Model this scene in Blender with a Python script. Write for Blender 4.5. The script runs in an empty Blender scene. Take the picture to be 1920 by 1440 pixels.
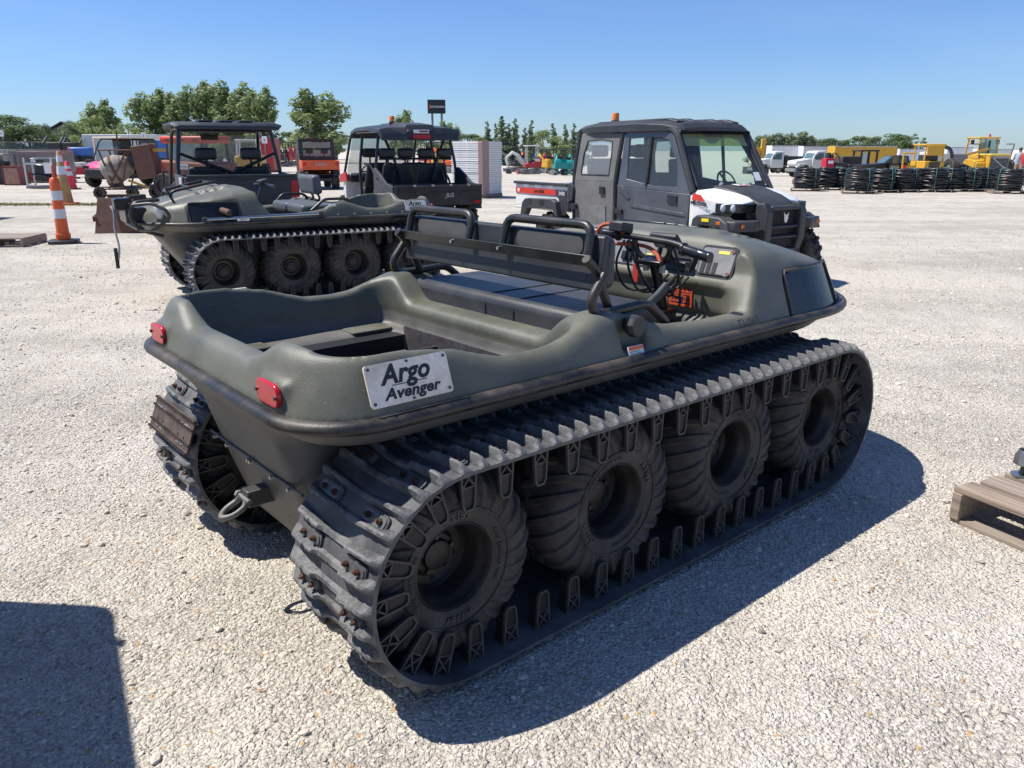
import bpy, bmesh, math, random
import numpy as np
from mathutils import Vector, Matrix, Euler
R=math.radians; PI=math.pi
rnd=random.Random(7)
scn=bpy.context.scene
COL=scn.collection
# ------------------------------------------------------------------ camera
CAM_H=1.554; PITCH=.292; FPX=1460.0
cd=bpy.data.cameras.new('camera'); cam=bpy.data.objects.new('camera',cd); COL.objects.link(cam)
cam.location=(0,0,CAM_H); cam.rotation_euler=(PI/2-PITCH,0,0)
cd.sensor_width=36; cd.lens=FPX/1920*36; cd.clip_start=.05; cd.clip_end=4000
scn.camera=cam
# ------------------------------------------------------------------ sky, sun, exposure
SUN_AZ=R(175); SUN_EL=R(60.5)          # direction towards the sun: azimuth from +X counter-clockwise
w=bpy.data.worlds.new('World'); scn.world=w; w.use_nodes=True
nt=w.node_tree; nt.nodes.clear()
wo=nt.nodes.new('ShaderNodeOutputWorld'); bg=nt.nodes.new('ShaderNodeBackground')
sk=nt.nodes.new('ShaderNodeTexSky'); sk.sky_type='NISHITA'; sk.sun_disc=False
sk.sun_elevation=SUN_EL; sk.sun_rotation=PI/2-SUN_AZ
sk.altitude=0; sk.air_density=1.0; sk.dust_density=.2; sk.ozone_density=1.0
tn=nt.nodes.new('ShaderNodeMix'); tn.data_type='RGBA'; tn.blend_type='MULTIPLY'; tn.inputs[0].default_value=1; tn.inputs[7].default_value=(.475,.655,1,1)   # the photo's cool white balance
nt.links.new(sk.outputs[0],tn.inputs[6])
# faint high cirrus, evenly over the whole sky
wc=nt.nodes.new('ShaderNodeTexCoord'); wm=nt.nodes.new('ShaderNodeMapping'); wm.inputs['Scale'].default_value=(1.2,2.2,9); wm.inputs['Rotation'].default_value=(.06,.05,.3); wn=nt.nodes.new('ShaderNodeTexNoise'); wn.inputs['Scale'].default_value=2.3; wn.inputs['Detail'].default_value=7; wn.inputs['Roughness'].default_value=.6
wr=nt.nodes.new('ShaderNodeMapRange'); wr.inputs[1].default_value=.5; wr.inputs[2].default_value=.85; wr.inputs[4].default_value=.11; wx=nt.nodes.new('ShaderNodeMix'); wx.data_type='RGBA'; wx.inputs[7].default_value=(5.2,6.0,6.6,1)
for a_,b_ in ((wc.outputs['Generated'],wm.inputs[0]),(wm.outputs[0],wn.inputs['Vector']),(wn.outputs[0],wr.inputs[0]),(wr.outputs[0],wx.inputs[0]),(tn.outputs[2],wx.inputs[6]),(wx.outputs[2],bg.inputs[0])): nt.links.new(a_,b_)
bg.inputs[1].default_value=.099
nt.links.new(bg.outputs[0],wo.inputs[0])
sd=bpy.data.lights.new('sun','SUN'); sd.energy=4.6; sd.angle=R(.53); sd.color=(1,.955,.89)
so=bpy.data.objects.new('sun',sd); COL.objects.link(so)
sv=Vector((math.cos(SUN_AZ)*math.cos(SUN_EL),math.sin(SUN_AZ)*math.cos(SUN_EL),math.sin(SUN_EL)))
so.rotation_euler=sv.to_track_quat('Z','Y').to_euler(); so.location=(-20,0,30)
vs=scn.view_settings; vs.view_transform='Standard'; vs.look='None'; vs.exposure=.52; vs.gamma=1; vs.use_curve_mapping=False
# ------------------------------------------------------------------ pixel -> world helpers (directions only)
def ray(u,v):
    a=(u-960)/FPX; b=(720-v)/FPX
    return Vector((a, math.cos(PITCH)+b*math.sin(PITCH), -math.sin(PITCH)+b*math.cos(PITCH)))
def G(u,v,z=0):                        # where the pixel's ray meets height z
    d=ray(u,v); t=(z-CAM_H)/d.z; return Vector((d.x*t,d.y*t,z))
def D(u,v,Y):                          # where the pixel's ray meets the upright plane Y metres ahead
    d=ray(u,v); t=Y/d.y; return Vector((d.x*t,Y,CAM_H+d.z*t))
# ------------------------------------------------------------------ node materials
MATS={}
def mat(name,col,rough=.6,metal=0,var=.12,vscale=6,bump=0,bscale=60,dust=None,dscale=2.5,spec=.5,emit=0,alpha=1,trans=0,coat=0,det=4,scratch=None):
    """principled material; colour varied by noise, optional dust/wear layer (colour, amount) and fine relief"""
    if name in MATS: return MATS[name]
    m=bpy.data.materials.new(name); m.use_nodes=True; MATS[name]=m
    n=m.node_tree.nodes; l=m.node_tree.links; b=n['Principled BSDF']
    b.inputs['Roughness'].default_value=rough; b.inputs['Metallic'].default_value=metal
    b.inputs['Specular IOR Level'].default_value=spec
    b.inputs['Coat Weight'].default_value=coat
    tc=n.new('ShaderNodeTexCoord'); 
    base=None
    c=tuple(col)+(1,)
    if var>0:
        t=n.new('ShaderNodeTexNoise'); t.inputs['Scale'].default_value=vscale; t.inputs['Detail'].default_value=det; t.inputs['Roughness'].default_value=.65
        l.new(tc.outputs['Object'],t.inputs['Vector'])
        r=n.new('ShaderNodeMapRange'); r.inputs[1].default_value=.3; r.inputs[2].default_value=.7
        r.inputs[3].default_value=1-var; r.inputs[4].default_value=1+var
        l.new(t.outputs[0],r.inputs[0])
        mm=n.new('ShaderNodeMix'); mm.data_type='RGBA'; mm.blend_type='MULTIPLY'; mm.inputs[0].default_value=1
        mm.inputs[6].default_value=c; l.new(r.outputs[0],mm.inputs[7]); base=mm.outputs[2]
    if dust:
        t2=n.new('ShaderNodeTexNoise'); t2.inputs['Scale'].default_value=dscale; t2.inputs['Detail'].default_value=8; t2.inputs['Roughness'].default_value=.7
        l.new(tc.outputs['Object'],t2.inputs['Vector'])
        r2=n.new('ShaderNodeMapRange'); r2.inputs[1].default_value=.42; r2.inputs[2].default_value=.75; r2.inputs[4].default_value=dust[1]
        l.new(t2.outputs[0],r2.inputs[0])
        m2=n.new('ShaderNodeMix'); m2.data_type='RGBA'; l.new(r2.outputs[0],m2.inputs[0])
        if base: l.new(base,m2.inputs[6])
        else: m2.inputs[6].default_value=c
        m2.inputs[7].default_value=tuple(dust[0])+(1,); base=m2.outputs[2]
        rr=n.new('ShaderNodeMapRange'); rr.inputs[3].default_value=rough; rr.inputs[4].default_value=min(1,rough+.3)
        l.new(r2.outputs[0],rr.inputs[0]); l.new(rr.outputs[0],b.inputs['Roughness'])
    if scratch:
        for q,rot in enumerate(((.2,.5,.3),(1.1,.3,1.9))):
            mp_=n.new('ShaderNodeMapping'); mp_.inputs['Scale'].default_value=(2.2,46,46); mp_.inputs['Rotation'].default_value=rot; l.new(tc.outputs['Object'],mp_.inputs[0])
            t4=n.new('ShaderNodeTexNoise'); t4.inputs['Scale'].default_value=1.6; t4.inputs['Detail'].default_value=3; l.new(mp_.outputs[0],t4.inputs['Vector'])
            r4=n.new('ShaderNodeMapRange'); r4.inputs[1].default_value=.70; r4.inputs[2].default_value=.76; r4.inputs[4].default_value=scratch[1]; l.new(t4.outputs[0],r4.inputs[0])
            m4=n.new('ShaderNodeMix'); m4.data_type='RGBA'; l.new(r4.outputs[0],m4.inputs[0]); l.new(base,m4.inputs[6]); m4.inputs[7].default_value=tuple(scratch[0])+(1,); base=m4.outputs[2]
    if base: l.new(base,b.inputs['Base Color'])
    else: b.inputs['Base Color'].default_value=c
    if bump:
        t3=n.new('ShaderNodeTexNoise'); t3.inputs['Scale'].default_value=bscale; t3.inputs['Detail'].default_value=3
        l.new(tc.outputs['Object'],t3.inputs['Vector'])
        bp=n.new('ShaderNodeBump'); bp.inputs['Strength'].default_value=bump; bp.inputs['Distance'].default_value=.01
        l.new(t3.outputs[0],bp.inputs['Height']); l.new(bp.outputs[0],b.inputs['Normal'])
    if emit: b.inputs['Emission Color'].default_value=c; b.inputs['Emission Strength'].default_value=emit
    if trans: b.inputs['Transmission Weight'].default_value=trans
    if alpha<1: b.inputs['Alpha'].default_value=alpha
    return m
def glass(name,col=(.75,.85,.82),a=.3,rough=.03):
    """thin tinted sheet: mostly see-through with a mirror sheen"""
    if name in MATS: return MATS[name]
    m=bpy.data.materials.new(name); m.use_nodes=True; MATS[name]=m
    n=m.node_tree.nodes; l=m.node_tree.links; n.remove(n['Principled BSDF'])
    tr=n.new('ShaderNodeBsdfTransparent'); tr.inputs[0].default_value=tuple(col)+(1,)
    gl=n.new('ShaderNodeBsdfGlossy'); gl.inputs['Roughness'].default_value=rough
    df=n.new('ShaderNodeBsdfDiffuse'); df.inputs[0].default_value=tuple(.5*c+.2 for c in col)+(1,)
    fr=n.new('ShaderNodeFresnel'); fr.inputs[0].default_value=1.5
    m0=n.new('ShaderNodeMixShader'); m0.inputs[0].default_value=a; l.new(tr.outputs[0],m0.inputs[1]); l.new(df.outputs[0],m0.inputs[2])
    mx=n.new('ShaderNodeMixShader'); l.new(fr.outputs[0],mx.inputs[0]); l.new(m0.outputs[0],mx.inputs[1]); l.new(gl.outputs[0],mx.inputs[2])
    l.new(mx.outputs[0],n['Material Output'].inputs[0]); return m
# ------------------------------------------------------------------ mesh builder
class MB:
    def __init__(s): s.v=[]; s.f=[]; s.mi=[]; s.cur=0; s.T=None
    def add(s,vs,fs):
        o=len(s.v)
        if s.T is not None: vs=[s.T@Vector(p) for p in vs]
        s.v+=[tuple(p) for p in vs]; s.f+=[tuple(i+o for i in f) for f in fs]; s.mi+=[s.cur]*len(fs); return s
    def hexa(s,p): # 4 bottom (ccw) + 4 top
        return s.add(p,[(3,2,1,0),(4,5,6,7),(0,1,5,4),(1,2,6,5),(2,3,7,6),(3,0,4,7)])
    def box(s,x0,x1,y0,y1,z0,z1):
        return s.hexa([(x0,y0,z0),(x1,y0,z0),(x1,y1,z0),(x0,y1,z0),(x0,y0,z1),(x1,y0,z1),(x1,y1,z1),(x0,y1,z1)])
    def obox(s,c,sz,rot=(0,0,0)):
        q=Matrix.Translation(c)@Euler(rot).to_matrix().to_4x4(); a,b,d=[k/2 for k in sz]
        return s.hexa([q@Vector(p) for p in [(-a,-b,-d),(a,-b,-d),(a,b,-d),(-a,b,-d),(-a,-b,d),(a,-b,d),(a,b,d),(-a,b,d)]])
    def prism(s,poly,ax,a,b,inset=None):
        """polygon in the plane across axis ax ('x': (y,z), 'y': (x,z), 'z': (x,y)) extruded from a to b"""
        def P(p,h): return {'x':(h,p[0],p[1]),'y':(p[0],h,p[1]),'z':(p[0],p[1],h)}[ax]
        n=len(poly); ar=sum(poly[i][0]*poly[(i+1)%n][1]-poly[(i+1)%n][0]*poly[i][1] for i in range(n))
        if (ar<0) != (ax=='y'): poly=poly[::-1]
        if b<a: a,b=b,a
        vs=[P(p,a) for p in poly]+[P(p,b) for p in poly]
        fs=[tuple(range(n-1,-1,-1)),tuple(range(n,2*n))]+[(i,(i+1)%n,n+(i+1)%n,n+i) for i in range(n)]
        return s.add(vs,fs)
    def loft(s,rings,cap=True,closed=True):
        n=len(rings[0]); vs=[p for r in rings for p in r]; fs=[]
        for k in range(len(rings)-1):
            for i in range(n if closed else n-1):
                j=(i+1)%n; fs.append((k*n+i,k*n+j,(k+1)*n+j,(k+1)*n+i))
        if cap: fs.append(tuple(range(n-1,-1,-1))); fs.append(tuple(range((len(rings)-1)*n,len(rings)*n)))
        return s.add(vs,fs)
    def cyl(s,p0,p1,r0,r1=None,n=12,cap=True):
        r1=r0 if r1 is None else r1
        p0=Vector(p0);p1=Vector(p1); q=(p1-p0).to_track_quat('Z','Y'); 
        rg=lambda p,r:[p+q@Vector((math.cos(2*PI*i/n)*r,math.sin(2*PI*i/n)*r,0)) for i in range(n)]
        return s.loft([rg(p0,r0),rg(p1,r1)],cap)
    def tube(s,pts,r,n=8,closed=False,fil=0,ry=None,up=(0,0,1)):
        pts=[Vector(p) for p in pts]
        if fil: pts=fillet(pts,fil,closed)
        m=len(pts); rings=[]; prev=None
        for i in range(m):
            if closed: t=(pts[(i+1)%m]-pts[i-1])
            else: t=(pts[min(i+1,m-1)]-pts[max(i-1,0)])
            t.normalize()
            if prev is None:
                u=Vector(up); 
                if abs(t.dot(u))>.95: u=Vector((1,0,0)) if abs(t.x)<.9 else Vector((0,1,0))
                a=(u-t*u.dot(t)).normalized()
            else: a=(prev-t*prev.dot(t)).normalized()
            prev=a; b=t.cross(a)
            rr=r[i] if isinstance(r,(list,tuple)) else r
            rings.append([pts[i]+b*(math.cos(2*PI*k/n)*(ry or rr))+a*(math.sin(2*PI*k/n)*rr) for k in range(n)])
        if closed: rings.append(rings[0]); return s.loft(rings,False)
        return s.loft(rings,True)
    def rev(s,prof,c=(0,0,0),ax='y',n=32,cap=False,closed=False):
        """profile [(radius, height)] turned about an axis through c"""
        rings=[]
        for r,h in prof:
            g=[]
            for i in range(n):
                a=2*PI*i/n; x,y=math.cos(a)*r,math.sin(a)*r
                g.append({'z':(c[0]+x,c[1]+y,c[2]+h),'y':(c[0]+y,c[1]+h,c[2]+x),'x':(c[0]+h,c[1]+x,c[2]+y)}[ax])
            rings.append(g)
        if closed: rings.append(rings[0])
        return s.loft(rings,cap)
    def ball(s,c,r,n=12,sc=(1,1,1)):
        k=max(4,n//2); pr=[(max(1e-4,math.sin(PI*i/k)),-math.cos(PI*i/k)) for i in range(k+1)]
        T=s.T; q=Matrix.Translation(c)@Matrix.Diagonal((r*sc[0],r*sc[1],r*sc[2],1)); s.T=q if T is None else T@q
        s.rev(pr,ax='z',n=n); s.T=T; return s
    def build(s,name,m=None,parent=None,bevel=0,seg=2,smooth=35,loc=None,label=None,kind=None):
        me=bpy.data.meshes.new(name); me.from_pydata(s.v,[],s.f)
        ms=m if isinstance(m,(list,tuple)) else [m]
        for k in ms:
            if k: me.materials.append(k)
        if len(ms)>1: me.polygons.foreach_set('material_index',s.mi)
        me.validate()
        o=bpy.data.objects.new(name,me); COL.objects.link(o)
        if smooth:
            me.polygons.foreach_set('use_smooth',[True]*len(me.polygons)); me.set_sharp_from_angle(angle=R(smooth))
        if bevel:
            bv=o.modifiers.new('edge','BEVEL'); bv.width=bevel; bv.segments=seg; bv.limit_method='ANGLE'; bv.angle_limit=R(32); bv.harden_normals=False
        if parent: o.parent=parent
        if loc: o.location=loc
        if label: o['label']=label
        if kind: o['kind']=kind
        return o
def fillet(pts,r,closed=False,k=4):
    out=[]; n=len(pts)
    for i,p in enumerate(pts):
        if not closed and i in (0,n-1): out.append(p); continue
        a=pts[i-1]-p; b=pts[(i+1)%n]-p; la=a.length; lb=b.length
        d=min(r,la*.48,lb*.48); A=p+a*(d/la); B=p+b*(d/lb)
        for j in range(k+1):
            t=j/k; out.append(A*(1-t)**2+p*2*t*(1-t)+B*t*t)
    return out
def rrect(w,h,r,k=4,cx=0,cy=0):
    o=[]
    for sx,sy,a0 in ((1,1,0),(-1,1,PI/2),(-1,-1,PI),(1,-1,3*PI/2)):
        for j in range(k+1):
            a=a0+PI/2*j/k; o.append((cx+sx*(w/2-r)+math.cos(a)*r,cy+sy*(h/2-r)+math.sin(a)*r))
    return o
def tag(o,label,cat,group=None):
    o['label']=label; o['category']=cat
    if group: o['group']=group
    return o
def thing(name,label,cat,loc=(0,0,0),rz=0,group=None):
    o=bpy.data.objects.new(name,None); COL.objects.link(o); o.empty_display_size=.2
    o.location=loc; o.rotation_euler=(0,0,rz); return tag(o,label,cat,group)
def dup(o,parent=None,mesh=True):
    c=o.copy(); COL.objects.link(c); c.parent=parent
    for ch in [k for k in bpy.data.objects if k.parent==o]: dup(ch,c)
    return c
def again(o,parent,M):          # another piece sharing o's mesh
    c=o.copy(); COL.objects.link(c); c.parent=parent; c.matrix_local=M; return c
def text(s,size,M,m,parent,name='lettering',shear=0,bold=0,ext=.0015,align='CENTER',sx=1):
    cu=bpy.data.curves.new('t','FONT'); cu.body=s; cu.size=size; cu.shear=shear; cu.offset=bold; cu.extrude=ext; cu.align_x=align; cu.align_y='CENTER'; cu.resolution_u=3; cu.space_character=1.03
    t=bpy.data.objects.new('t',cu); COL.objects.link(t); dg=bpy.context.evaluated_depsgraph_get()
    me=bpy.data.meshes.new_from_object(t.evaluated_get(dg)); bpy.data.objects.remove(t); bpy.data.curves.remove(cu)
    me.materials.clear(); me.materials.append(m)
    o=bpy.data.objects.new(name,me); COL.objects.link(o); o.parent=parent; o.matrix_local=M@Matrix.Diagonal((sx,1,1,1)); return o
def face_M(pos,right,up):
    """matrix whose local X runs along right, local Y along up"""
    r=Vector(right).normalized(); u=Vector(up); u=(u-r*u.dot(r)).normalized(); n=r.cross(u)
    return Matrix(((r.x,u.x,n.x,pos[0]),(r.y,u.y,n.y,pos[1]),(r.z,u.z,n.z,pos[2]),(0,0,0,1)))
def sstep(a,b,x):
    t=np.clip((x-a)/(b-a),0,1); return t*t*(3-2*t)
# ------------------------------------------------------------------ palette
DUST=(.42,.37,.30)
m_body=mat('olive plastic',(.098,.100,.073),.40,var=.14,vscale=5,bump=.20,bscale=300,dust=((.21,.205,.165),.6),dscale=2.2,scratch=((.27,.27,.23),.5))
m_hull=mat('dark lower plastic',(.095,.094,.085),.5,var=.18,vscale=4,bump=.12,bscale=140,dust=((.22,.20,.165),.65),dscale=2.4,scratch=((.22,.20,.17),.5))
m_rub=mat('track rubber',(.080,.081,.083),.55,var=.4,vscale=14,bump=.35,bscale=90,dust=((.30,.295,.28),.8),dscale=7)
m_tyre=mat('tyre rubber',(.026,.024,.022),.75,var=.3,vscale=8,bump=.25,bscale=70,dust=((.14,.12,.095),.75),dscale=4)
m_rim=mat('dusty black rim',(.030,.027,.024),.42,metal=.35,var=.3,vscale=6,dust=((.085,.065,.05),.5),dscale=6)
m_blk=mat('black plastic',(.018,.019,.021),.45,var=.2,vscale=6,bump=.1,bscale=150,dust=((.10,.10,.10),.3))
m_gblk=mat('gloss black',(.012,.013,.015),.25,var=.1,dust=((.06,.06,.06),.25))
m_tube=mat('black painted tube',(.016,.020,.018),.35,var=.2,vscale=9,dust=((.12,.08,.05),.4),dscale=6)
m_rail=mat('worn rubber rail',(.016,.016,.016),.42,var=.3,vscale=10,bump=.1,bscale=80,dust=((.14,.11,.08),.7),dscale=5)
m_seat=mat('dark vinyl',(.028,.031,.036),.42,var=.12,vscale=5,bump=.12,bscale=160,dust=((.10,.095,.085),.45),dscale=4)
m_rust=mat('rusty steel',(.12,.065,.045),.75,metal=.2,var=.4,vscale=9,bump=.3,bscale=60,dust=((.20,.11,.07),.6),dscale=5)
m_steel=mat('galvanised steel',(.45,.45,.44),.35,metal=.9,var=.15)
m_dsteel=mat('dark steel',(.09,.09,.09),.45,metal=.7,var=.3,vscale=10,dust=((.2,.13,.08),.3))
m_white=mat('white paint',(.78,.78,.75),.35,var=.05,coat=.3,dust=((.5,.46,.4),.3))
m_red=mat('red lens',(.50,.006,.014),.25,var=.08,vscale=40,coat=.2)
m_orange=mat('safety orange',(.72,.11,.02),.45,var=.08,dust=((.5,.25,.15),.25))
m_refl=mat('white reflective band',(.62,.63,.64),.4,var=.06)
m_silver=mat('silver panel',(.42,.42,.42),.4,metal=.3,var=.12,dust=((.3,.28,.25),.4))
m_dash=mat('dash grey',(.19,.19,.19),.45,var=.15,vscale=20,dust=((.3,.29,.27),.4),dscale=9)
m_txt=mat('black print',(.015,.015,.015),.5,var=0)
m_txtw=mat('white print',(.8,.8,.8),.5,var=0)
m_wood=mat('weathered pallet wood',(.30,.225,.16),.8,var=.3,vscale=4,bump=.3,bscale=30,dust=((.38,.33,.27),.6),dscale=6)
m_gl=glass('clear glass',(.80,.92,.87),.06)
m_smoke=glass('dusty plastic sheet',(.7,.75,.75),.28,.15)
# ================================================================== ground
def gravel_mat(name,stone=False):
    m=bpy.data.materials.new(name); m.use_nodes=True; n=m.node_tree.nodes; l=m.node_tree.links; b=n['Principled BSDF']
    b.inputs['Roughness'].default_value=.9; b.inputs['Specular IOR Level'].default_value=.25
    def N(t,**k):
        x=n.new(t)
        for a,v in k.items(): x.inputs[a.replace('_',' ')].default_value=v
        return x
    if stone:
        oi=n.new('ShaderNodeObjectInfo'); cr=n.new('ShaderNodeValToRGB'); e=cr.color_ramp.elements
        cols=[(0,(.18,.168,.152)),(.09,(.34,.315,.275)),(.30,(.48,.437,.368)),(.6,(.565,.512,.428)),(.86,(.65,.60,.515)),(.993,(.60,.545,.46)),(1,(.42,.28,.14))]
        e[0].position=0; e[0].color=cols[0][1]+(1,); e[1].position=1; e[1].color=cols[-1][1]+(1,)
        for p,c in cols[1:-1]:
            q=e.new(p); q.color=c+(1,)
        l.new(oi.outputs['Random'],cr.inputs[0])
        tc=n.new('ShaderNodeTexCoord'); t=N('ShaderNodeTexNoise',Scale=1.7,Detail=3.0); l.new(tc.outputs['Object'],t.inputs['Vector'])
        mm=n.new('ShaderNodeMix'); mm.data_type='RGBA'; mm.blend_type='OVERLAY'; mm.inputs[0].default_value=.35
        l.new(cr.outputs[0],mm.inputs[6]); l.new(t.outputs[0],mm.inputs[7]); l.new(mm.outputs[2],b.inputs['Base Color']); return m
    tc=n.new('ShaderNodeTexCoord'); P=tc.outputs['Object']
    wn=N('ShaderNodeTexNoise',Scale=9.0,Detail=2.0); l.new(P,wn.inputs['Vector'])
    wm=n.new('ShaderNodeMix'); wm.data_type='VECTOR'; wm.inputs[0].default_value=.03; l.new(P,wm.inputs[4]); l.new(wn.outputs['Color'],wm.inputs[5]); Pw=wm.outputs[1]
    va=N('ShaderNodeTexVoronoi',Scale=78.0); l.new(Pw,va.inputs['Vector'])
    vb=N('ShaderNodeTexVoronoi',Scale=160.0); l.new(Pw,vb.inputs['Vector'])
    vc=N('ShaderNodeTexVoronoi',Scale=24.0); l.new(Pw,vc.inputs['Vector'])
    # per-stone tone
    def tone(vn,lo,hi):
        s=n.new('ShaderNodeSeparateColor'); l.new(vn.outputs['Color'],s.inputs[0]); r=n.new('ShaderNodeMapRange'); r.inputs[3].default_value=lo; r.inputs[4].default_value=hi
        l.new(s.outputs[0],r.inputs[0]); return r.outputs[0]
    big=N('ShaderNodeTexNoise',Scale=.32,Detail=5.0,Roughness=.6); l.new(P,big.inputs['Vector'])
    mid=N('ShaderNodeTexNoise',Scale=2.1,Detail=5.0,Roughness=.65); l.new(P,mid.inputs['Vector'])
    # long tyre-scrubbed streaks across the yard
    mp=n.new('ShaderNodeMapping'); mp.inputs['Scale'].default_value=(.05,.55,1); mp.inputs['Rotation'].default_value=(0,0,.12); l.new(P,mp.inputs[0])
    st=N('ShaderNodeTexNoise',Scale=1.3,Detail=5.0,Roughness=.6); l.new(mp.outputs[0],st.inputs['Vector'])
    ad=n.new('ShaderNodeMath'); ad.operation='ADD'; l.new(big.outputs[0],ad.inputs[0]); l.new(mid.outputs[0],ad.inputs[1])
    ad2=n.new('ShaderNodeMath'); ad2.operation='ADD'; l.new(ad.outputs[0],ad2.inputs[0]); l.new(st.outputs[0],ad2.inputs[1])
    fin=n.new('ShaderNodeMapRange'); fin.inputs[1].default_value=1.28; fin.inputs[2].default_value=1.66; l.new(ad2.outputs[0],fin.inputs[0])
    cr=n.new('ShaderNodeMix'); cr.data_type='RGBA'; l.new(fin.outputs[0],cr.inputs[0]); cr.inputs[6].default_value=(.505,.460,.388,1); cr.inputs[7].default_value=(.655,.60,.51,1)
    k1=n.new('ShaderNodeMath'); k1.operation='MULTIPLY'; l.new(tone(va,.66,1.22),k1.inputs[0]); l.new(tone(vb,.76,1.18),k1.inputs[1])
    # fines soften the stone-to-stone contrast
    k2=n.new('ShaderNodeMix'); k2.data_type='FLOAT'; f2=n.new('ShaderNodeMath'); f2.operation='MULTIPLY'; f2.inputs[1].default_value=.75; l.new(fin.outputs[0],f2.inputs[0])
    l.new(f2.outputs[0],k2.inputs[0]); l.new(k1.outputs[0],k2.inputs[2]); k2.inputs[3].default_value=1
    mc=n.new('ShaderNodeMix'); mc.data_type='RGBA'; mc.blend_type='MULTIPLY'; mc.inputs[0].default_value=1; l.new(cr.outputs[2],mc.inputs[6]); l.new(k2.outputs[0],mc.inputs[7])
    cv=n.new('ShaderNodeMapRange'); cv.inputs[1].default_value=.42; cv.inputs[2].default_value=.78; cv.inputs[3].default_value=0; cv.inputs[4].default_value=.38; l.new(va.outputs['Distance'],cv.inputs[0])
    mv=n.new('ShaderNodeMix'); mv.data_type='RGBA'; l.new(cv.outputs[0],mv.inputs[0]); l.new(mc.outputs[2],mv.inputs[6]); mv.inputs[7].default_value=(.28,.25,.205,1); mc=mv  # darker fines in the gaps, with crevice shade painted into the colour
    # a few ochre stones
    sp=n.new('ShaderNodeSeparateColor'); l.new(va.outputs['Color'],sp.inputs[0]); gt=n.new('ShaderNodeMath'); gt.operation='GREATER_THAN'; gt.inputs[1].default_value=.992; l.new(sp.outputs[1],gt.inputs[0])
    mo=n.new('ShaderNodeMix'); mo.data_type='RGBA'; l.new(gt.outputs[0],mo.inputs[0]); l.new(mc.outputs[2],mo.inputs[6]); mo.inputs[7].default_value=(.50,.33,.17,1)
    l.new(mo.outputs[2],b.inputs['Base Color'])
    # relief: rounded stones with dark gaps
    def hgt(vn,p):
        q=n.new('ShaderNodeMath'); q.operation='POWER'; l.new(vn.outputs['Distance'],q.inputs[0]); q.inputs[1].default_value=p; return q.outputs[0]
    h=n.new('ShaderNodeMath'); h.operation='MULTIPLY_ADD'; l.new(hgt(vb,1.5),h.inputs[0]); h.inputs[1].default_value=.5; l.new(hgt(va,1.5),h.inputs[2])
    h2=n.new('ShaderNodeMath'); h2.operation='MULTIPLY_ADD'; l.new(hgt(vc,2),h2.inputs[0]); h2.inputs[1].default_value=.5; l.new(h.outputs[0],h2.inputs[2])
    inv=n.new('ShaderNodeMath'); inv.operation='MULTIPLY'; inv.inputs[1].default_value=-1; l.new(h2.outputs[0],inv.inputs[0])
    bp=N('ShaderNodeBump',Strength=.85,Distance=.014); l.new(inv.outputs[0],bp.inputs['Height'])
    bp2=N('ShaderNodeBump',Strength=.3,Distance=.12); l.new(mid.outputs[0],bp2.inputs['Height']); l.new(bp.outputs[0],bp2.inputs['Normal'])
    l.new(bp2.outputs[0],b.inputs['Normal'])
    return m
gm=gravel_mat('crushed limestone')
def gz(x,y):
    """the yard falls away gently beyond the middle ground on the right"""
    f=lambda a,b,v:(lambda t:t*t*(3-2*t))(min(1,max(0,(v-a)/(b-a))))
    return -(1.05*f(34,85,y)+1.0*f(85,140,y))*f(-12,14,x)
gxs=[-1500,-500,-150]+[-60+4*k for k in range(36)]+[100,150,500,1500]; gys=[-300,-20,34]+[36+4*k for k in range(28)]+[150,250,600,2600]
b=MB(); b.add([(x,y,gz(x,y)) for y in gys for x in gxs],[(r*len(gxs)+c,r*len(gxs)+c+1,(r+1)*len(gxs)+c+1,(r+1)*len(gxs)+c) for r in range(len(gys)-1) for c in range(len(gxs)-1)])
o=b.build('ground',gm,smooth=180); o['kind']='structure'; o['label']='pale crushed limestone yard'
# loose stones: thousands of instances on a point cloud made here
def stone_src(k):
    bm=bmesh.new(); bmesh.ops.create_icosphere(bm,subdivisions=1,radius=1); r=random.Random(k)
    sx,sy,sz=r.uniform(.8,1.25),r.uniform(.6,.95),r.uniform(.4,.65)
    for v in bm.verts:
        s=r.uniform(.72,1.22); v.co=Vector((v.co.x*sx,v.co.y*sy,v.co.z*sz))*s
    me=bpy.data.meshes.new('stone'); bm.to_mesh(me); bm.free(); me.materials.append(bpy.data.materials.get('loose stone')); return bpy.data.objects.new('stone',me)
gravel_mat('loose stone',True)
sc=bpy.data.collections.new('stones')
for k in range(7): sc.objects.link(stone_src(k))
rg=np.random.default_rng(3)
P=[];S=[]
for d0,d1,den,s0,s1 in ((1.0,3.2,5200,.0032,.0078),(3.2,5.5,2600,.0045,.009),(1.0,3.6,420,.008,.0135),(3.6,7,200,.009,.016),(5.5,9.5,600,.007,.012),(9.5,16,150,.010,.017),(1.0,6,26,.015,.024),(3,11,9,.018,.030)):
    n=int(den*(d1*d1-d0*d0)*.74)
    y=np.sqrt(rg.uniform(d0*d0,d1*d1,n)); x=rg.uniform(-.74,.74,n)*(y+.35)
    # uneven cover: clusters and swept patches
    q=.5+.5*np.sin(x*1.9+1.3*np.sin(y*1.4))*np.sin(y*2.3+1.7*np.cos(x*1.1))
    q=np.clip(q*1.5-.25+.35*np.sin(x*5.1+y*1.3)*np.sin(y*4.3-x),0,1); keep=rg.uniform(0,1,n)<(.20+.80*q); x,y=x[keep],y[keep]; n=len(x)
    s=(s0+(s1-s0)*rg.uniform(0,1,n)**2.2)*.88
    P.append(np.stack([x,y,s*rg.uniform(-.12,.28,n)],1)); S.append(s)
P=np.concatenate(P);S=np.concatenate(S)
me=bpy.data.meshes.new('gravel'); me.vertices.add(len(P)); me.vertices.foreach_set('co',P.astype('f').ravel())
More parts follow.
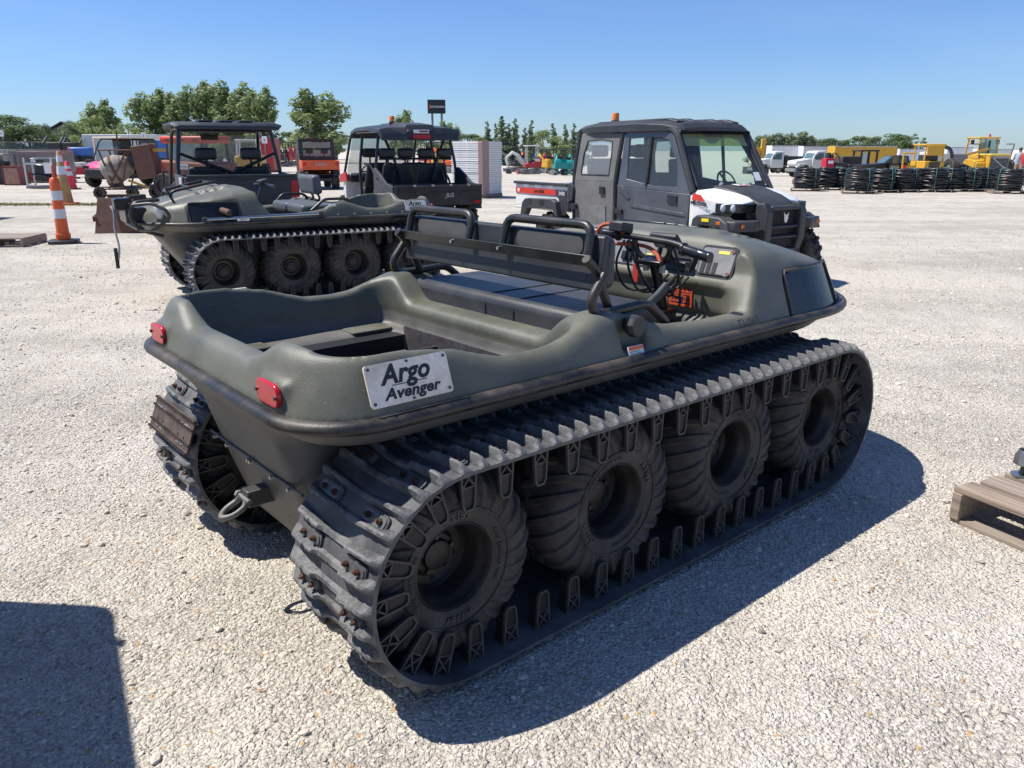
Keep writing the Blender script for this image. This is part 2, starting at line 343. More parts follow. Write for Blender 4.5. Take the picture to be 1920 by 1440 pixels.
a=me.attributes.new('size','FLOAT','POINT'); a.data.foreach_set('value',S.astype('f'))
gv=bpy.data.objects.new('gravel',me); COL.objects.link(gv); gv['kind']='stuff'; gv['label']='loose pale gravel stones scattered over the yard'
ng=bpy.data.node_groups.new('scatter','GeometryNodeTree'); ng.interface.new_socket('Geometry',in_out='INPUT',socket_type='NodeSocketGeometry'); ng.interface.new_socket('Geometry',in_out='OUTPUT',socket_type='NodeSocketGeometry')
gi=ng.nodes.new('NodeGroupInput'); go=ng.nodes.new('NodeGroupOutput'); ip=ng.nodes.new('GeometryNodeInstanceOnPoints'); ci=ng.nodes.new('GeometryNodeCollectionInfo')
ci.inputs['Collection'].default_value=sc; ci.inputs['Separate Children'].default_value=True; ci.inputs['Reset Children'].default_value=True
na=ng.nodes.new('GeometryNodeInputNamedAttribute'); na.data_type='FLOAT'; na.inputs[0].default_value='size'
rv=ng.nodes.new('FunctionNodeRandomValue'); rv.data_type='FLOAT_VECTOR'; rv.inputs[0].default_value=(-.5,-.5,0); rv.inputs[1].default_value=(.5,.5,6.28)
mp=ng.nodes.new('GeometryNodeMeshToPoints')
L=ng.links.new; L(gi.outputs[0],mp.inputs[0]); L(mp.outputs[0],ip.inputs['Points']); L(ci.outputs[0],ip.inputs['Instance']); ip.inputs['Pick Instance'].default_value=True
L(na.outputs[0],ip.inputs['Scale']); L(rv.outputs[0],ip.inputs['Rotation']); L(ip.outputs[0],go.inputs[0])
gv.modifiers.new('scatter','NODES').node_group=ng
# strip of dry yellow-green weeds at the lane edge on the left, grass bank by the far fence
def tufts(name,label,pts,h,m,seed):
    r=random.Random(seed); b=MB()
    for p in pts:
        for k in range(3):
            a=r.uniform(0,6.28); w=h*.22*r.uniform(.6,1.3); hh=h*r.uniform(.4,1.2); dx,dy=math.cos(a)*w,math.sin(a)*w; t=Vector((p[0]+r.uniform(-1,1)*h*.5,p[1]+r.uniform(-1,1)*h*.5,p[2]+hh))
            b.add([(p[0]-dx,p[1]-dy,p[2]-.02),(p[0]+dx,p[1]+dy,p[2]-.02),t],[(0,1,2)])
    o=b.build(name,m,smooth=0); o['kind']='stuff'; o['label']=label; return o
m_dry=mat('dry weed green',(.24,.22,.055),.8,var=.35,vscale=3); m_grass=mat('meadow green',(.115,.155,.035),.8,var=.4,vscale=.6)
r=random.Random(5); c=G(60,384)
tufts('grass_strip','low dry yellow-green weeds growing across the gravel lane',[(c.x+r.uniform(-5,2.6),c.y+r.gauss(0,.28),0) for k in range(2600)],.05,m_dry,2)
tufts('grass_bank','tall green weeds growing along the chain link fence',[(r.uniform(-75,-42),r.uniform(82,96),0) for k in range(5000)],1.1,m_grass,3)
# ================================================================== eight-wheel amphibious vehicle
S8=.695; TR=.334; ZW=.369
def surface_nets(F,o,h):
    nx,ny,nz=F.shape; s=F<0
    c=np.zeros((nx-1,ny-1,nz-1),np.int8)
    for i in (0,1):
        for j in (0,1):
            for k in (0,1): c+=s[i:nx-1+i,j:ny-1+j,k:nz-1+k]
    act=(c>0)&(c<8); idx=np.full(act.shape,-1,np.int32); I=np.argwhere(act); idx[act]=np.arange(len(I))
    acc=np.zeros((len(I),3)); cnt=np.zeros(len(I))
    cr=[(a,b) for a in range(8) for b in range(8) if a<b and bin(a^b).count('1')==1]
    off=lambda q:np.array([q>>2&1,q>>1&1,q&1])
    for a,b in cr:
        A=I+off(a);B=I+off(b); fa=F[A[:,0],A[:,1],A[:,2]];fb=F[B[:,0],B[:,1],B[:,2]]; m=(fa<0)!=(fb<0)
        t=np.where(m,fa/np.where(m,fa-fb,1),0)[:,None]; acc+=np.where(m[:,None],off(a)+(off(b)-off(a))*t,0); cnt+=m
    V=(I+acc/cnt[:,None])*h+np.array(o)
    Q=[]
    for ax in range(3):
        sl=[slice(1,-1)]*3; e0=[slice(1,-1)]*3; e1=[slice(1,-1)]*3; e0[ax]=slice(0,-1); e1[ax]=slice(1,None)
        d=s[tuple(e0)]!=s[tuple(e1)]; E=np.argwhere(d)
        st=np.array([1,1,1]); st[ax]=0; E=E+st
        neg=s[E[:,0],E[:,1],E[:,2]]
        u,v=[(1,2),(2,0),(0,1)][ax]; du=np.zeros(3,int);du[u]=1;dv=np.zeros(3,int);dv[v]=1
        g=lambda q:idx[q[:,0],q[:,1],q[:,2]]
        q=np.stack([g(E-du-dv),g(E-dv),g(E),g(E-du)],1); q[~neg]=q[~neg][:,::-1]; Q.append(q)
    return V,np.concatenate(Q)
def smax(a,b,k): h=np.clip(.5-.5*(b-a)/k,0,1); return b*(1-h)+a*h+k*h*(1-h)
def smin(a,b,k): return -smax(-a,-b,k)
def rbox2(x,y,x0,x1,hy,r0,r1):
    """2D rounded rectangle distance, corner radius r0 at the x0 end and r1 at the x1 end"""
    cx=(x0+x1)/2; r=np.where(x<cx,r0,r1); qx=np.abs(x-cx)-(x1-x0)/2+r; qy=np.abs(y)-hy+r
    return np.minimum(np.maximum(qx,qy),0)+np.hypot(np.maximum(qx,0),np.maximum(qy,0))-r
def hull_mesh():
    h=.0125; o=(-.52,-.86,.13); n=(int(3.4/h),int(1.72/h),int(1.13/h))
    x,y,z=np.meshgrid(*[np.arange(n[i],dtype=np.float32)*np.float32(h)+np.float32(o[i]) for i in range(3)],indexing='ij'); ay=np.abs(y)
    # --- upper shell
    ins=np.maximum(z-.85,0)*.36
    plan=rbox2(x,y,-.395+ins*.9,2.77-ins*.7,.745-ins,.24,.68)
    side=np.interp(x,[-.5,-.36,-.2,-.05,.1,.2,.28,.4,.5,.6,.7,.8,.9,.98,1.1,1.3,1.56,1.66,1.74,1.95,2.15,2.35,2.48,2.8],
                     [1.03,1.035,1.035,1.025,1.0,.965,.942,.937,.945,.978,1.012,1.02,1.0,.955,.93,.915,.912,1.06,1.15,1.165,1.12,1.03,.96,.88]).astype(np.float32)
    crown=np.interp(x,[1.5,1.7,1.9,2.1,2.3,2.5,2.65,2.76,2.85],[1.185,1.195,1.18,1.145,1.095,1.035,.985,.92,.86]).astype(np.float32)-.06*np.clip(ay/.62,0,1.1)**6
    # raised hood panel with a step at its edge
    crown=crown+.022*(1-sstep(.33,.36,ay+.06*(x-2)))*sstep(1.8,1.88,x)*(1-sstep(2.56,2.68,x))
    # three scallops on the bonnet edge
    for xs in (1.98,2.07,2.16): crown=crown-.028*np.exp(-((x-xs)/.022)**2)*sstep(.2,.3,ay)*(1-sstep(.36,.40,ay))
    side=np.where(x>1.66,np.maximum(side*0,crown),side)
    rear=.962+.075*sstep(.24,.44,ay)
    wr=1-sstep(-.24,-.12,x); top=side*(1-wr)+np.minimum(side,rear)*wr
    up=smax(plan,(z-top)*.85,.04); up=np.maximum(up,.845-z)
    # --- lower hull: sponsons above the tracks, narrow tub between them
    li=np.maximum(.85-z,0)
    sp=smax(rbox2(x,y,-.375+li*.35,2.74-li*.9,.715-li*.25,.22,.66),.755-z,.06)
    tub=rbox2(x,y,-.36+li*.30,2.70-li*.72,.398-.05*sstep(.5,.2,z),.12,.15)
    tub=smax(tub,.20-z,.08)
    lo=np.maximum(smin(sp,tub,.07),z-.85)
    f=np.minimum(up,lo)
    # --- openings
    ti=np.maximum(1.0-z,0)*.16
    c1=smax(rbox2(x,y,-.275+ti,.660-ti*.3,.652-ti,.14,.09),.790-z,.02); f=smax(f,-c1,.022)
    c2=np.maximum(rbox2(x,y,-.16,.60,.365,.04,.04),.30-z); f=np.maximum(f,-c2)
    c2b=np.maximum(rbox2(x,y,-.19,.60,.475,.05,.05),.772-z); f=np.maximum(f,-c2b)
    rg_=smax(np.maximum(np.abs(x-.72)-.14,ay-.56-.0*x),(.905+.10*sstep(.42,.58,ay))-z,.04); f=smax(f,-rg_,.04)
    face=1.645+np.clip(z-1.0,0,.4)*.42-.065*np.exp(-((z-1.01)/.028)**2)*sstep(.62,.54,ay)-.05*sstep(.52,.62,ay)
    c3=smax(np.maximum(.80-x,x-face),ay-.635+.03*sstep(1.0,.8,z),.05); c3=smax(c3,(.46+.345*sstep(.31,.35,ay))-z,.04); f=smax(f,-c3,.045)
    # recess for the filler cap and pads for the tail lamps
    fc=np.maximum(np.maximum(np.abs(x-.86)-.065,np.abs(z-.955)-.075),np.maximum(.675-ay,-y*-1)); f=smax(f,-fc,.02)
    pad=np.maximum(np.maximum(np.abs(ay-.478)-.075,np.abs(z-.912)-.038),np.abs(x+.36)-.022); f=smin(f,pad,.018)
    # recessed side panel for the radiator screens
    scn_=rbox2(x,z-.945,1.86,2.36,.115,.06,.06); f=smax(f,-np.maximum(scn_,-(plan+.018)),.012)
    V,Q=surface_nets(f,o,h)
    return V,Q
def np_obj(name,V,Q,m,parent=None):
    used=np.unique(Q); re=np.full(len(V),-1); re[used]=np.arange(len(used)); V=V[used]; Q=re[Q]
    me=bpy.data.meshes.new(name); me.vertices.add(len(V)); me.vertices.foreach_set('co',V.astype('f').ravel())
    me.loops.add(Q.size); me.loops.foreach_set('vertex_index',Q.ravel().astype('i')); me.polygons.add(len(Q))
    me.polygons.foreach_set('loop_start',np.arange(0,Q.size,4,dtype='i')); me.polygons.foreach_set('use_smooth',np.ones(len(Q),bool))
    me.update(calc_edges=True); me.materials.append(m)
    o=bpy.data.objects.new(name,me); COL.objects.link(o); o.parent=parent; return o
HV,HQ=hull_mesh()
def smooth_mesh(V,Q,it=3):
    for k in range(it):
        A=np.zeros_like(V); C=np.zeros(len(V))
        for a in range(4):
            for b_ in (1,3): np.add.at(A,Q[:,a],V[Q[:,(a+b_)%4]]); np.add.at(C,Q[:,a],1)
        V=V*.5+.5*A/np.maximum(C,1)[:,None]
    return V
HV=smooth_mesh(HV,HQ)
def track_at(s):
    """point, tangent and outward normal on the belt's outer face, s metres along the loop from under the rear axle"""
    L1=3*S8; A=PI*TR; s%=2*(L1+A)
    if s<L1: return (s,ZW-TR),(1,0),(0,-1)
    s-=L1
    if s<A: a=-PI/2+s/TR; return (L1+TR*math.cos(a),ZW+TR*math.sin(a)),(-math.sin(a),math.cos(a)),(math.cos(a),math.sin(a))
    s-=A
    if s<L1: return (L1-s,ZW+TR),(-1,0),(0,1)
    s-=L1; a=PI/2+s/TR; return (TR*math.cos(a),ZW+TR*math.sin(a)),(-math.sin(a),math.cos(a)),(math.cos(a),math.sin(a))
TLEN=2*(3*S8+PI*TR)
def tM(s,yc,flip=1):
    p,t,n=track_at(s); 
    return Matrix(((t[0],0,n[0],p[0]),(0,flip,0,yc),(t[1],0,n[1],p[1]),(0,0,0,1)))
TW=.457; YC=.662
# belt rubber with fine cross ribs
def belt_mat():
    m=mat('ribbed belt rubber',(.058,.059,.061),.5,var=.3,vscale=9,dust=((.24,.235,.23),.65),dscale=6)
    n=m.node_tree.nodes; l=m.node_tree.links; tc=n.new('ShaderNodeTexCoord'); wv=n.new('ShaderNodeTexWave'); wv.bands_direction='X'; wv.inputs['Scale'].default_value=42
    sp=n.new('ShaderNodeSeparateXYZ'); cb=n.new('ShaderNodeCombineXYZ'); l.new(tc.outputs['Object'],sp.inputs[0]); l.new(sp.outputs[1],cb.inputs[0]); l.new(cb.outputs[0],wv.inputs['Vector'])
    bp=n.new('ShaderNodeBump'); bp.inputs['Strength'].default_value=.5; bp.inputs['Distance'].default_value=.004; l.new(wv.outputs[1],bp.inputs['Height']); l.new(bp.outputs[0],n['Principled BSDF'].inputs['Normal']); return m
m_belt=belt_mat()
def mk_belt():
    b=MB(); N=150; rings=[]
    for k in range(N):
        p,t,n=track_at(k*TLEN/N); i=.011
        rings.append([(p[0],-TW/2,p[1]),(p[0],TW/2,p[1]),(p[0]-n[0]*i,TW/2,p[1]-n[1]*i),(p[0]-n[0]*i,-TW/2,p[1]-n[1]*i)])
    rings.append(rings[0]); b.loft(rings,False); return b
def mk_cleat(clip):
    b=MB(); prof=[(0,.010),(.05,.011),(.066,.015),(.080,.030),(.096,.033),(.112,.033),(.118,.029),(.128,.029),(.134,.034),(.160,.034),(.166,.030),(.178,.030),(.184,.032),(.206,.028),(.219,.018),(.228,.003)]
    prof=[(-p[0],p[1]) for p in prof[:0:-1]]+prof
    rings=[]
    for i,(wy,hh) in enumerate(prof):
        t0=.005*math.cos(wy*13)-.004; hh=hh*.95; e=.010*max(0,abs(wy)-.15)/.078
        rings.append([(t0-.017-e,wy,-.002),(t0+.012+e,wy,-.002),(t0+.006,wy,hh*.92),(t0-.001,wy,hh),(t0-.008,wy,hh*.86)])
    b.loft(rings)
    if clip:
        for wy in (-.125,.125):
            b.cur=1; b.prism([(p[0]-.034,p[1]+wy) for p in rrect(.034,.105,.012,3)],'z',0,.010)
            b.cur=0; b.prism([(p[0]-.034,p[1]+wy) for p in rrect(.046,.118,.016,3)],'z',0,.006)
            for d in (-.03,.03):
                b.cur=2; b.cyl((-.034,wy+d,.010),(-.034,wy+d,.020),.0095,n=6); b.cyl((-.034,wy+d,.02),(-.034,wy+d,.027),.005,n=6)
    return b
def mk_lug():
    """guide lug: tapered frame with a cross near the belt and a pocket at its tip; +z = towards the wheel, +y = outer face"""
    b=MB(); ow=[(-.031,0),(-.023,.118),(-.014,.134),(.014,.134),(.023,.118),(.031,0)]
    iw=[(-.024,.006),(-.018,.114),(-.011,.127),(.011,.127),(.018,.114),(.024,.006)]
    b.cur=1
    for i in range(5):
        a,c=ow[i],ow[i+1]; d,e=iw[i+1],iw[i]
        b.hexa([(a[0],-.006,a[1]),(c[0],-.006,c[1]),(d[0],-.006,d[1]),(e[0],-.006,e[1]),(a[0],.005,a[1]),(c[0],.005,c[1]),(d[0],.005,d[1]),(e[0],.005,e[1])])
    for s in (-1,1): b.obox((0,0,.031),(.005,.008,.066),(0,s*.70,0))
    b.obox((0,-.001,.060),(.042,.006,.005)); b.cur=0
    b.prism([(-.021,.060),(-.017,.115),(-.010,.126),(.010,.126),(.017,.115),(.021,.060)],'y',-.010,-.002)
    b.prism([(-.026,0),(-.019,.11),(.019,.11),(.026,0)],'y',-.045,-.012)
    return b
m_lugd=mat('lug rubber',(.014,.014,.014),.6,var=.2); m_lugf=mat('scuffed lug frame',(.055,.053,.048),.6,var=.25,vscale=20,dust=((.11,.10,.085),.5),dscale=12)
m_clip=mat('clip plate',(.16,.16,.16),.5,metal=.4,var=.3,vscale=14); m_bolt=mat('rusty bolt',(.10,.05,.032),.6,metal=.4,var=.4,vscale=20)
def mk_tyre():
    R0=.306; hw=.152; b=MB()
    prof=[(.134,-.118),(.142,-.139),(.17,-.151),(.215,-.156),(.255,-.150),(.285,-.128),(.299,-.08),(.303,0),(.299,.08),(.285,.128),(.255,.150),(.215,.156),(.17,.151),(.142,.139),(.134,.118)]
    b.rev(prof,n=48)
    b.rev([(.190,.1545),(.188,.158),(.193,.159),(.196,.1550)],n=48)      # sidewall ring
    b.rev([(.190,-.1545),(.188,-.158),(.193,-.159),(.196,-.1550)],n=48)
    arc=[(.196,.1545),(.225,.156),(.255,.151),(.285,.129),(.2985,.085),(.3025,.03),(.303,-.02)]
    for s in (1,-1):
        for k in range(26):
            a0=2*PI*(k+(.5 if s<0 else 0))/26; rr=[]
            for j,(r,hh) in enumerate(arc):
                t=j/6; a=a0+s*0+.42*t**1.3*1; lift=.010*min(1,t*3+.25)
                # outward direction of the tyre surface there
                nx,ny=(0,1) if r<.24 else (math.sin(min(1,(r-.24)/.06)*PI/2),math.cos(min(1,(r-.24)/.06)*PI/2))
                wd=(.34-.02*t)*r*2*PI/26*.5+.004
                pts=[]
                for dw,dl in ((-wd*1.25,-.002),(-wd*.7,lift),(wd*.7,lift),(wd*1.25,-.002)):
                    ra=r+nx*dl; h2=(hh+ny*dl)*s; aa=a+dw/ra
                    pts.append((math.sin(aa)*ra,h2,math.cos(aa)*ra))
                if s<0: pts=pts[::-1]
                rr.append(pts)
            b.loft(rr,True,True)
    return b
def side_letters(wh):
    """raised size marking on the sidewall, bent round the rim"""
    o=text('AT189',.034,Matrix(),m_tyre,wh,name='sidewall_lettering',bold=.0008,ext=.002); 
    p=text('ARGO  25x12.00-9  NHS',.017,Matrix(),m_tyre,wh,name='tmp',bold=.0004,ext=.0015)
    V=[];F=[]
    for q,a0,r0 in ((o,PI,.168),(o,0,.168),(p,PI/2,.165),(p,-PI/2,.165)):
        n=len(V)
        for v in q.data.vertices:
            r=r0+v.co.y; a=a0-v.co.x/r0; V.append((math.sin(a)*r,.1525+v.co.z,math.cos(a)*r))
        F+=[tuple(i+n for i in f.vertices)[::-1] for f in q.data.polygons]
    me=bpy.data.meshes.new('sidewall_lettering'); me.from_pydata(V,[],F); me.materials.append(m_lugf); o.data=me; bpy.data.objects.remove(p); return o
def mk_rim():
    b=MB(); b.rev([(.112,.02),(.114,.085),(.119,.104),(.126,.112),(.129,.128),(.134,.137),(.139,.134),(.139,.126),(.136,.118),(.134,-.11),(.118,-.13),(.112,.02)],n=40)
    b.rev([(.113,.035),(.104,.020),(.080,.018),(.066,.034),(.052,.034),(.046,.050),(.030,.055),(.001,.055)],n=28)
    b.cur=1
    for k in range(5):
        a=2*PI*k/5; b.cyl((math.sin(a)*.059,.033,math.cos(a)*.059),(math.sin(a)*.059,.048,math.cos(a)*.059),.0075,n=6); b.cyl((math.sin(a+.6)*.090,.0185,math.cos(a+.6)*.090),(math.sin(a+.6)*.090,.0192,math.cos(a+.6)*.090),.010,n=10)
    return b
PROTO={}
def argo(name,label,loc,rz,main):
    t=thing(name,label,'amphibious vehicle',loc,rz,'tracked amphibious vehicles')
    zc=HV[HQ][:,:,2].mean(1); mb=m_body
    if main:
        PROTO['up']=np_obj('body_shell',HV,HQ[zc>.845],mb,t); PROTO['lo']=np_obj('lower_hull',HV,HQ[zc<=.845],m_hull,t)
    else:
        for k in ('up','lo'): o=again(PROTO[k],t,Matrix()); 
    # rub rail round the gunwale
    pts=[]
    for cx,cy,r,a0 in ((2.10,-.072,.68,-PI/2),(2.10,.072,.68,0),(-.16,.51,.242,PI/2),(-.16,-.51,.242,PI)):
        for k in range(13): q=a0+PI/2*k/12; pts.append((cx+r*math.cos(q),cy+r*math.sin(q),.848))
    b=MB(); b.tube(pts,.021,10,True,ry=.027); b.build('rub_rail',m_rail,t,smooth=60)
    for sd in (-1,1):
        if main and sd<0:
            PROTO['belt']=mk_belt().build('track',m_belt,t,smooth=25); bt=PROTO['belt']; bt.matrix_local=Matrix.Translation((0,sd*YC,0))
            PROTO['c0']=mk_cleat(0).build('cleat',[m_rub],bt,smooth=30); PROTO['c1']=mk_cleat(1).build('cleat',[m_rub,m_clip,m_bolt],bt,smooth=30); PROTO['lug']=mk_lug().build('guide_lug',[m_lugd,m_lugf],bt,smooth=30)
            first=True
        else: bt=again(PROTO['belt'],t,Matrix.Translation((0,sd*YC,0))); first=False
        NC=90
        for k in range(NC):
            s=(k+.35)*TLEN/NC; src='c1' if k%2==1 else 'c0'; M=tM(s,0)
            if first and k==0: PROTO['c0'].matrix_local=M; continue
            if first and k==1: PROTO['c1'].matrix_local=M; continue
            again(PROTO[src],bt,M)
        for k in range(45):
            p,tt,nn=track_at((k+.3)*TLEN/45); i=.0112
            for ys in (-1,1):
                M=Matrix(((tt[0],0,-nn[0],p[0]-nn[0]*i),(0,ys,0,ys*.178),(tt[1],0,-nn[1],p[1]-nn[1]*i),(0,0,0,1)))
                if first and k==0 and ys<0: PROTO['lug'].matrix_local=M; continue
                again(PROTO['lug'],bt,M)
        for k in range(4):
            M=Matrix.Translation((k*S8,sd*YC,ZW))@Matrix.Rotation(k*1.1,4,'Y')@(Matrix.Rotation(PI,4,'Z') if sd<0 else Matrix())
            if main and sd<0 and k==0:
                wh=mk_tyre().build('wheel',m_tyre,t,smooth=40); PROTO['wh']=wh; rm=mk_rim().build('rim',[m_rim,MATS['gloss black']],wh,smooth=35); PROTO['let']=side_letters(wh); PROTO['rim']=rm; wh.matrix_local=M
            else: wh=again(PROTO['wh'],t,M); again(PROTO['rim'],wh,Matrix()); again(PROTO['let'],wh,Matrix())
    # tail lamps, name plate
    for sd in (-1,1):
        lp=MB().prism(rrect(.145,.068,.030,5,sd*.478,.912),'x',-.395,-.380).build('tail_lamp',m_red,t,bevel=.004)
        b=MB()
        for d in (-.062,.062): b.cyl((-.400,sd*.478+d,.912),(-.394,sd*.478+d,.912),.006,n=8)
        b.build('lamp_screw',m_dsteel,lp)
    m_plate=mat('scratched name plate',(.92,.82,.68),.45,var=.10,vscale=14,dust=((.40,.27,.16),.75),dscale=8)
    for sd in (-1,1):
        up=Vector((0,-sd*.36,1)).normalized(); M=face_M((-.085,sd*.7215,.947),(-sd,0,0),up); M=M@Matrix.Translation((0,0,.004))
        pl=MB().prism(rrect(.268,.118,.010,3),'z',-.003,.002).build('name_plate',m_plate,t); pl.matrix_local=M
        # words set in two lines
        T=Matrix.Translation((-.012,.022,.0025)); text('Argo',.074,T,m_txt,pl,shear=.30,bold=.0022,ext=.0006)
        text('Avenger',.043,Matrix.Translation((.0,-.030,.0025)),m_txt,pl,shear=.30,bold=.0013,ext=.0006,sx=1.18)
        u=MB(); u.box(-.06,-.005,-.0075,-.0055,.0025,.0032); u.box(.022,.055,-.0075,-.0055,.0025,.0032); u.build('underline',m_txt,pl,smooth=0)
        b=MB(); 
        for sx in (-1,1):
            for sy in (-1,1): b.cyl((sx*.122,sy*.047,.001),(sx*.122,sy*.047,.005),.0045,n=8)
        for sy in (-1,1): b.cyl((0,sy*.052,.001),(0,sy*.052,.005),.004,n=8)
        b.build('rivet',m_dsteel,pl)
    # radiator screens on the bonnet flanks
    for sd in (-1,1):
        def surf(xx,zz,d):
            ins=max(zz-.85,0)*.36; x1=2.77-ins*.7; hy=.745-ins; r=.68; e=max(0,xx-(x1-r)); return (xx,sd*(hy-r+math.sqrt(max(r*r-e*e,0))+d),zz)
        xs=[1.885+.45*i/12 for i in range(13)]
        b=MB()
        for i in range(22):
            z0=.852+.0088*i; q=.03 if i in (0,21) else (.012 if i in (1,20) else 0)
            xx=[min(max(x,1.885+q),2.335-q) for x in xs]
            rg_=[[surf(x,z0,-.016),surf(x,z0,-.009),surf(x,z0+.0074,-.009),surf(x,z0+.0074,-.016)] for x in xx]; b.loft(rg_ if sd>0 else [r[::-1] for r in rg_])
        sc_=b.build('side_screen',m_gblk,t,smooth=0)
        b=MB(); rg_=[[surf(x,.85,-.030),surf(x,.85,-.015),surf(x,1.045,-.015),surf(x,1.045,-.030)] for x in xs]; b.loft(rg_ if sd>0 else [r[::-1] for r in rg_]); b.build('screen_backing',m_txt,sc_,smooth=0)
        b=MB(); P=[surf(x,.846,-.006) for x in xs]+[surf(2.345,z,-.006) for z in (.87,.92,.98,1.03)]+[surf(x,1.052,-.006) for x in xs[::-1]]+[surf(1.875,z,-.006) for z in (1.03,.98,.92,.87)]
        b.tube(P,.008,6,True); b.build('screen_gasket',m_rail,sc_,smooth=60)
    # towing receiver with shackle under the stern
    h=MB(); h.prism([(.028,-.030),(.028,.030),(-.028,.030),(-.028,-.030)],'x',-.31,.05); hb=h.build('hitch_bar',m_dsteel,t,bevel=.004); hb.location=(0,0,.40)
    b=MB(); b.tube([(-.36,-.03,.0),(-.37,-.045,-.02),(-.42,-.05,-.045),(-.46,0,-.06),(-.42,.05,-.045),(-.37,.045,-.02),(-.36,.03,0)],.013,8,fil=.03); b.cyl((-.355,-.06,.0),(-.355,.06,0),.011,n=8); b.cyl((-.355,.055,0),(-.355,.075,0),.018,n=6); k=b.build('shackle',mat('weathered steel',(.17,.165,.155),.6,metal=.5,var=.25,vscale=20),hb,smooth=60); k.scale=(.88,.74,.8)
    b=MB(); b.rev([(.050,-.006),(.056,0),(.050,.006),(.044,0)],c=(-.19,-.12,-.045),ax='x',n=20,closed=True); b.cyl((-.21,-.12,-.045),(-.15,-.12,-.045),.012,n=10); b.obox((-.17,-.09,-.04),(.04,.16,.06)); b.build('drain_ring',m_dsteel,hb)
    b=MB(); b.tube([(-.272,.385,.535),(-.268,.2,.528),(-.268,0,.530),(-.268,-.2,.528),(-.272,-.385,.535)],.005,6); sm=b.build('hull_seam',m_hull,t)
    b=MB()
    for y in (.33,.21,.02,.0,-.17,-.3): b.cyl((-.285,y,.527),(-.262,y,.527),.007,n=8)
    b.build('seam_bolt',m_steel,sm)
    # filler cap and caution labels, right flank only
    b=MB(); b.rev([(.001,-.045),(.036,-.045),(.040,-.038),(.040,-.01),(.030,0),(.024,.02)],c=(0,0,0),ax='y',n=9); cp=b.build('filler_cap',m_blk,t,smooth=20); cp.location=(.86,-.692,.962)
    m_lab=mat('white label',(.72,.72,.70),.45,var=.06); m_olab=mat('orange label',(.75,.17,.03),.45,var=.05)
    M=face_M((.845,-.7385,.872),(1,0,0),(0,.36,1)); M=M@Matrix.Translation((0,0,.003))
    lb=MB().prism(rrect(.078,.05,.004,2),'z',-.002,.0012).build('caution_label',m_lab,t); lb.matrix_local=M
    b=MB().box(-.037,.037,.010,.023,.0012,.002).build('orange_band',m_olab,lb,smooth=0)
    b=MB(); 
    for i,wd in enumerate((.05,.062,.056,.04)): b.box(-.034,-.034+wd,.004-.0072*i,.006-.0072*i,.0012,.0018)
    b.build('fine_print',m_txt,lb,smooth=0)
    # cargo well: bracket plates and a worn checker plate across its front
    for sd in (-1,1):
        for xx in (-.07,.50): MB().prism(rrect(.20,.115,.02,3,xx,sd*.52),'z',.788,.797).build('bracket_plate',m_body,t,bevel=.002)
    m_chk=mat('worn aluminium plate',(.16,.16,.17),.4,metal=.6,var=.35,vscale=25,dust=((.16,.07,.04),.6),dscale=18)
    MB().box(.588,.596,-.36,.36,.72,.82).build('checker_plate',m_chk,t)
    b=MB(); b.box(-.157,-.150,-.36,.36,.303,.782); b.box(.590,.5955,-.36,.36,.303,.715); b.box(-.15,.59,-.362,-.356,.303,.782); b.box(-.15,.59,.356,.362,.303,.782); b.box(-.15,.59,-.356,.356,.302,.305); b.box(-.19,.60,.362,.472,.773,.778); b.box(-.19,.60,-.472,-.362,.773,.778); b.box(-.188,-.157,-.362,.362,.773,.778); b.build('well_shade_sheet',m_txt,t,smooth=0)  # black sheets added to stand in for the deep shade inside the well
    for yy in (.12,): MB().box(-.185,.595,yy-.012,yy+.012,.755,.776).build('cross_rail',m_tube,t,bevel=.003)
    b=MB(); b.box(-.12,.55,-.10,.10,.305,.36); b.box(.05,.2,-.3,.3,.305,.35); b.build('axle_cover',m_blk,t,bevel=.01)
    return t
A1=argo('amphibious_vehicle','olive eight-wheel amphibious vehicle with open cargo well, black seat rail and handlebars',(-.687,2.667,0),R(40.37),True)
def tb(pts,r,name,m,p,fil=.04,n=10): return MB().tube(pts,r,n,False,fil).build(name,m,p,smooth=60)
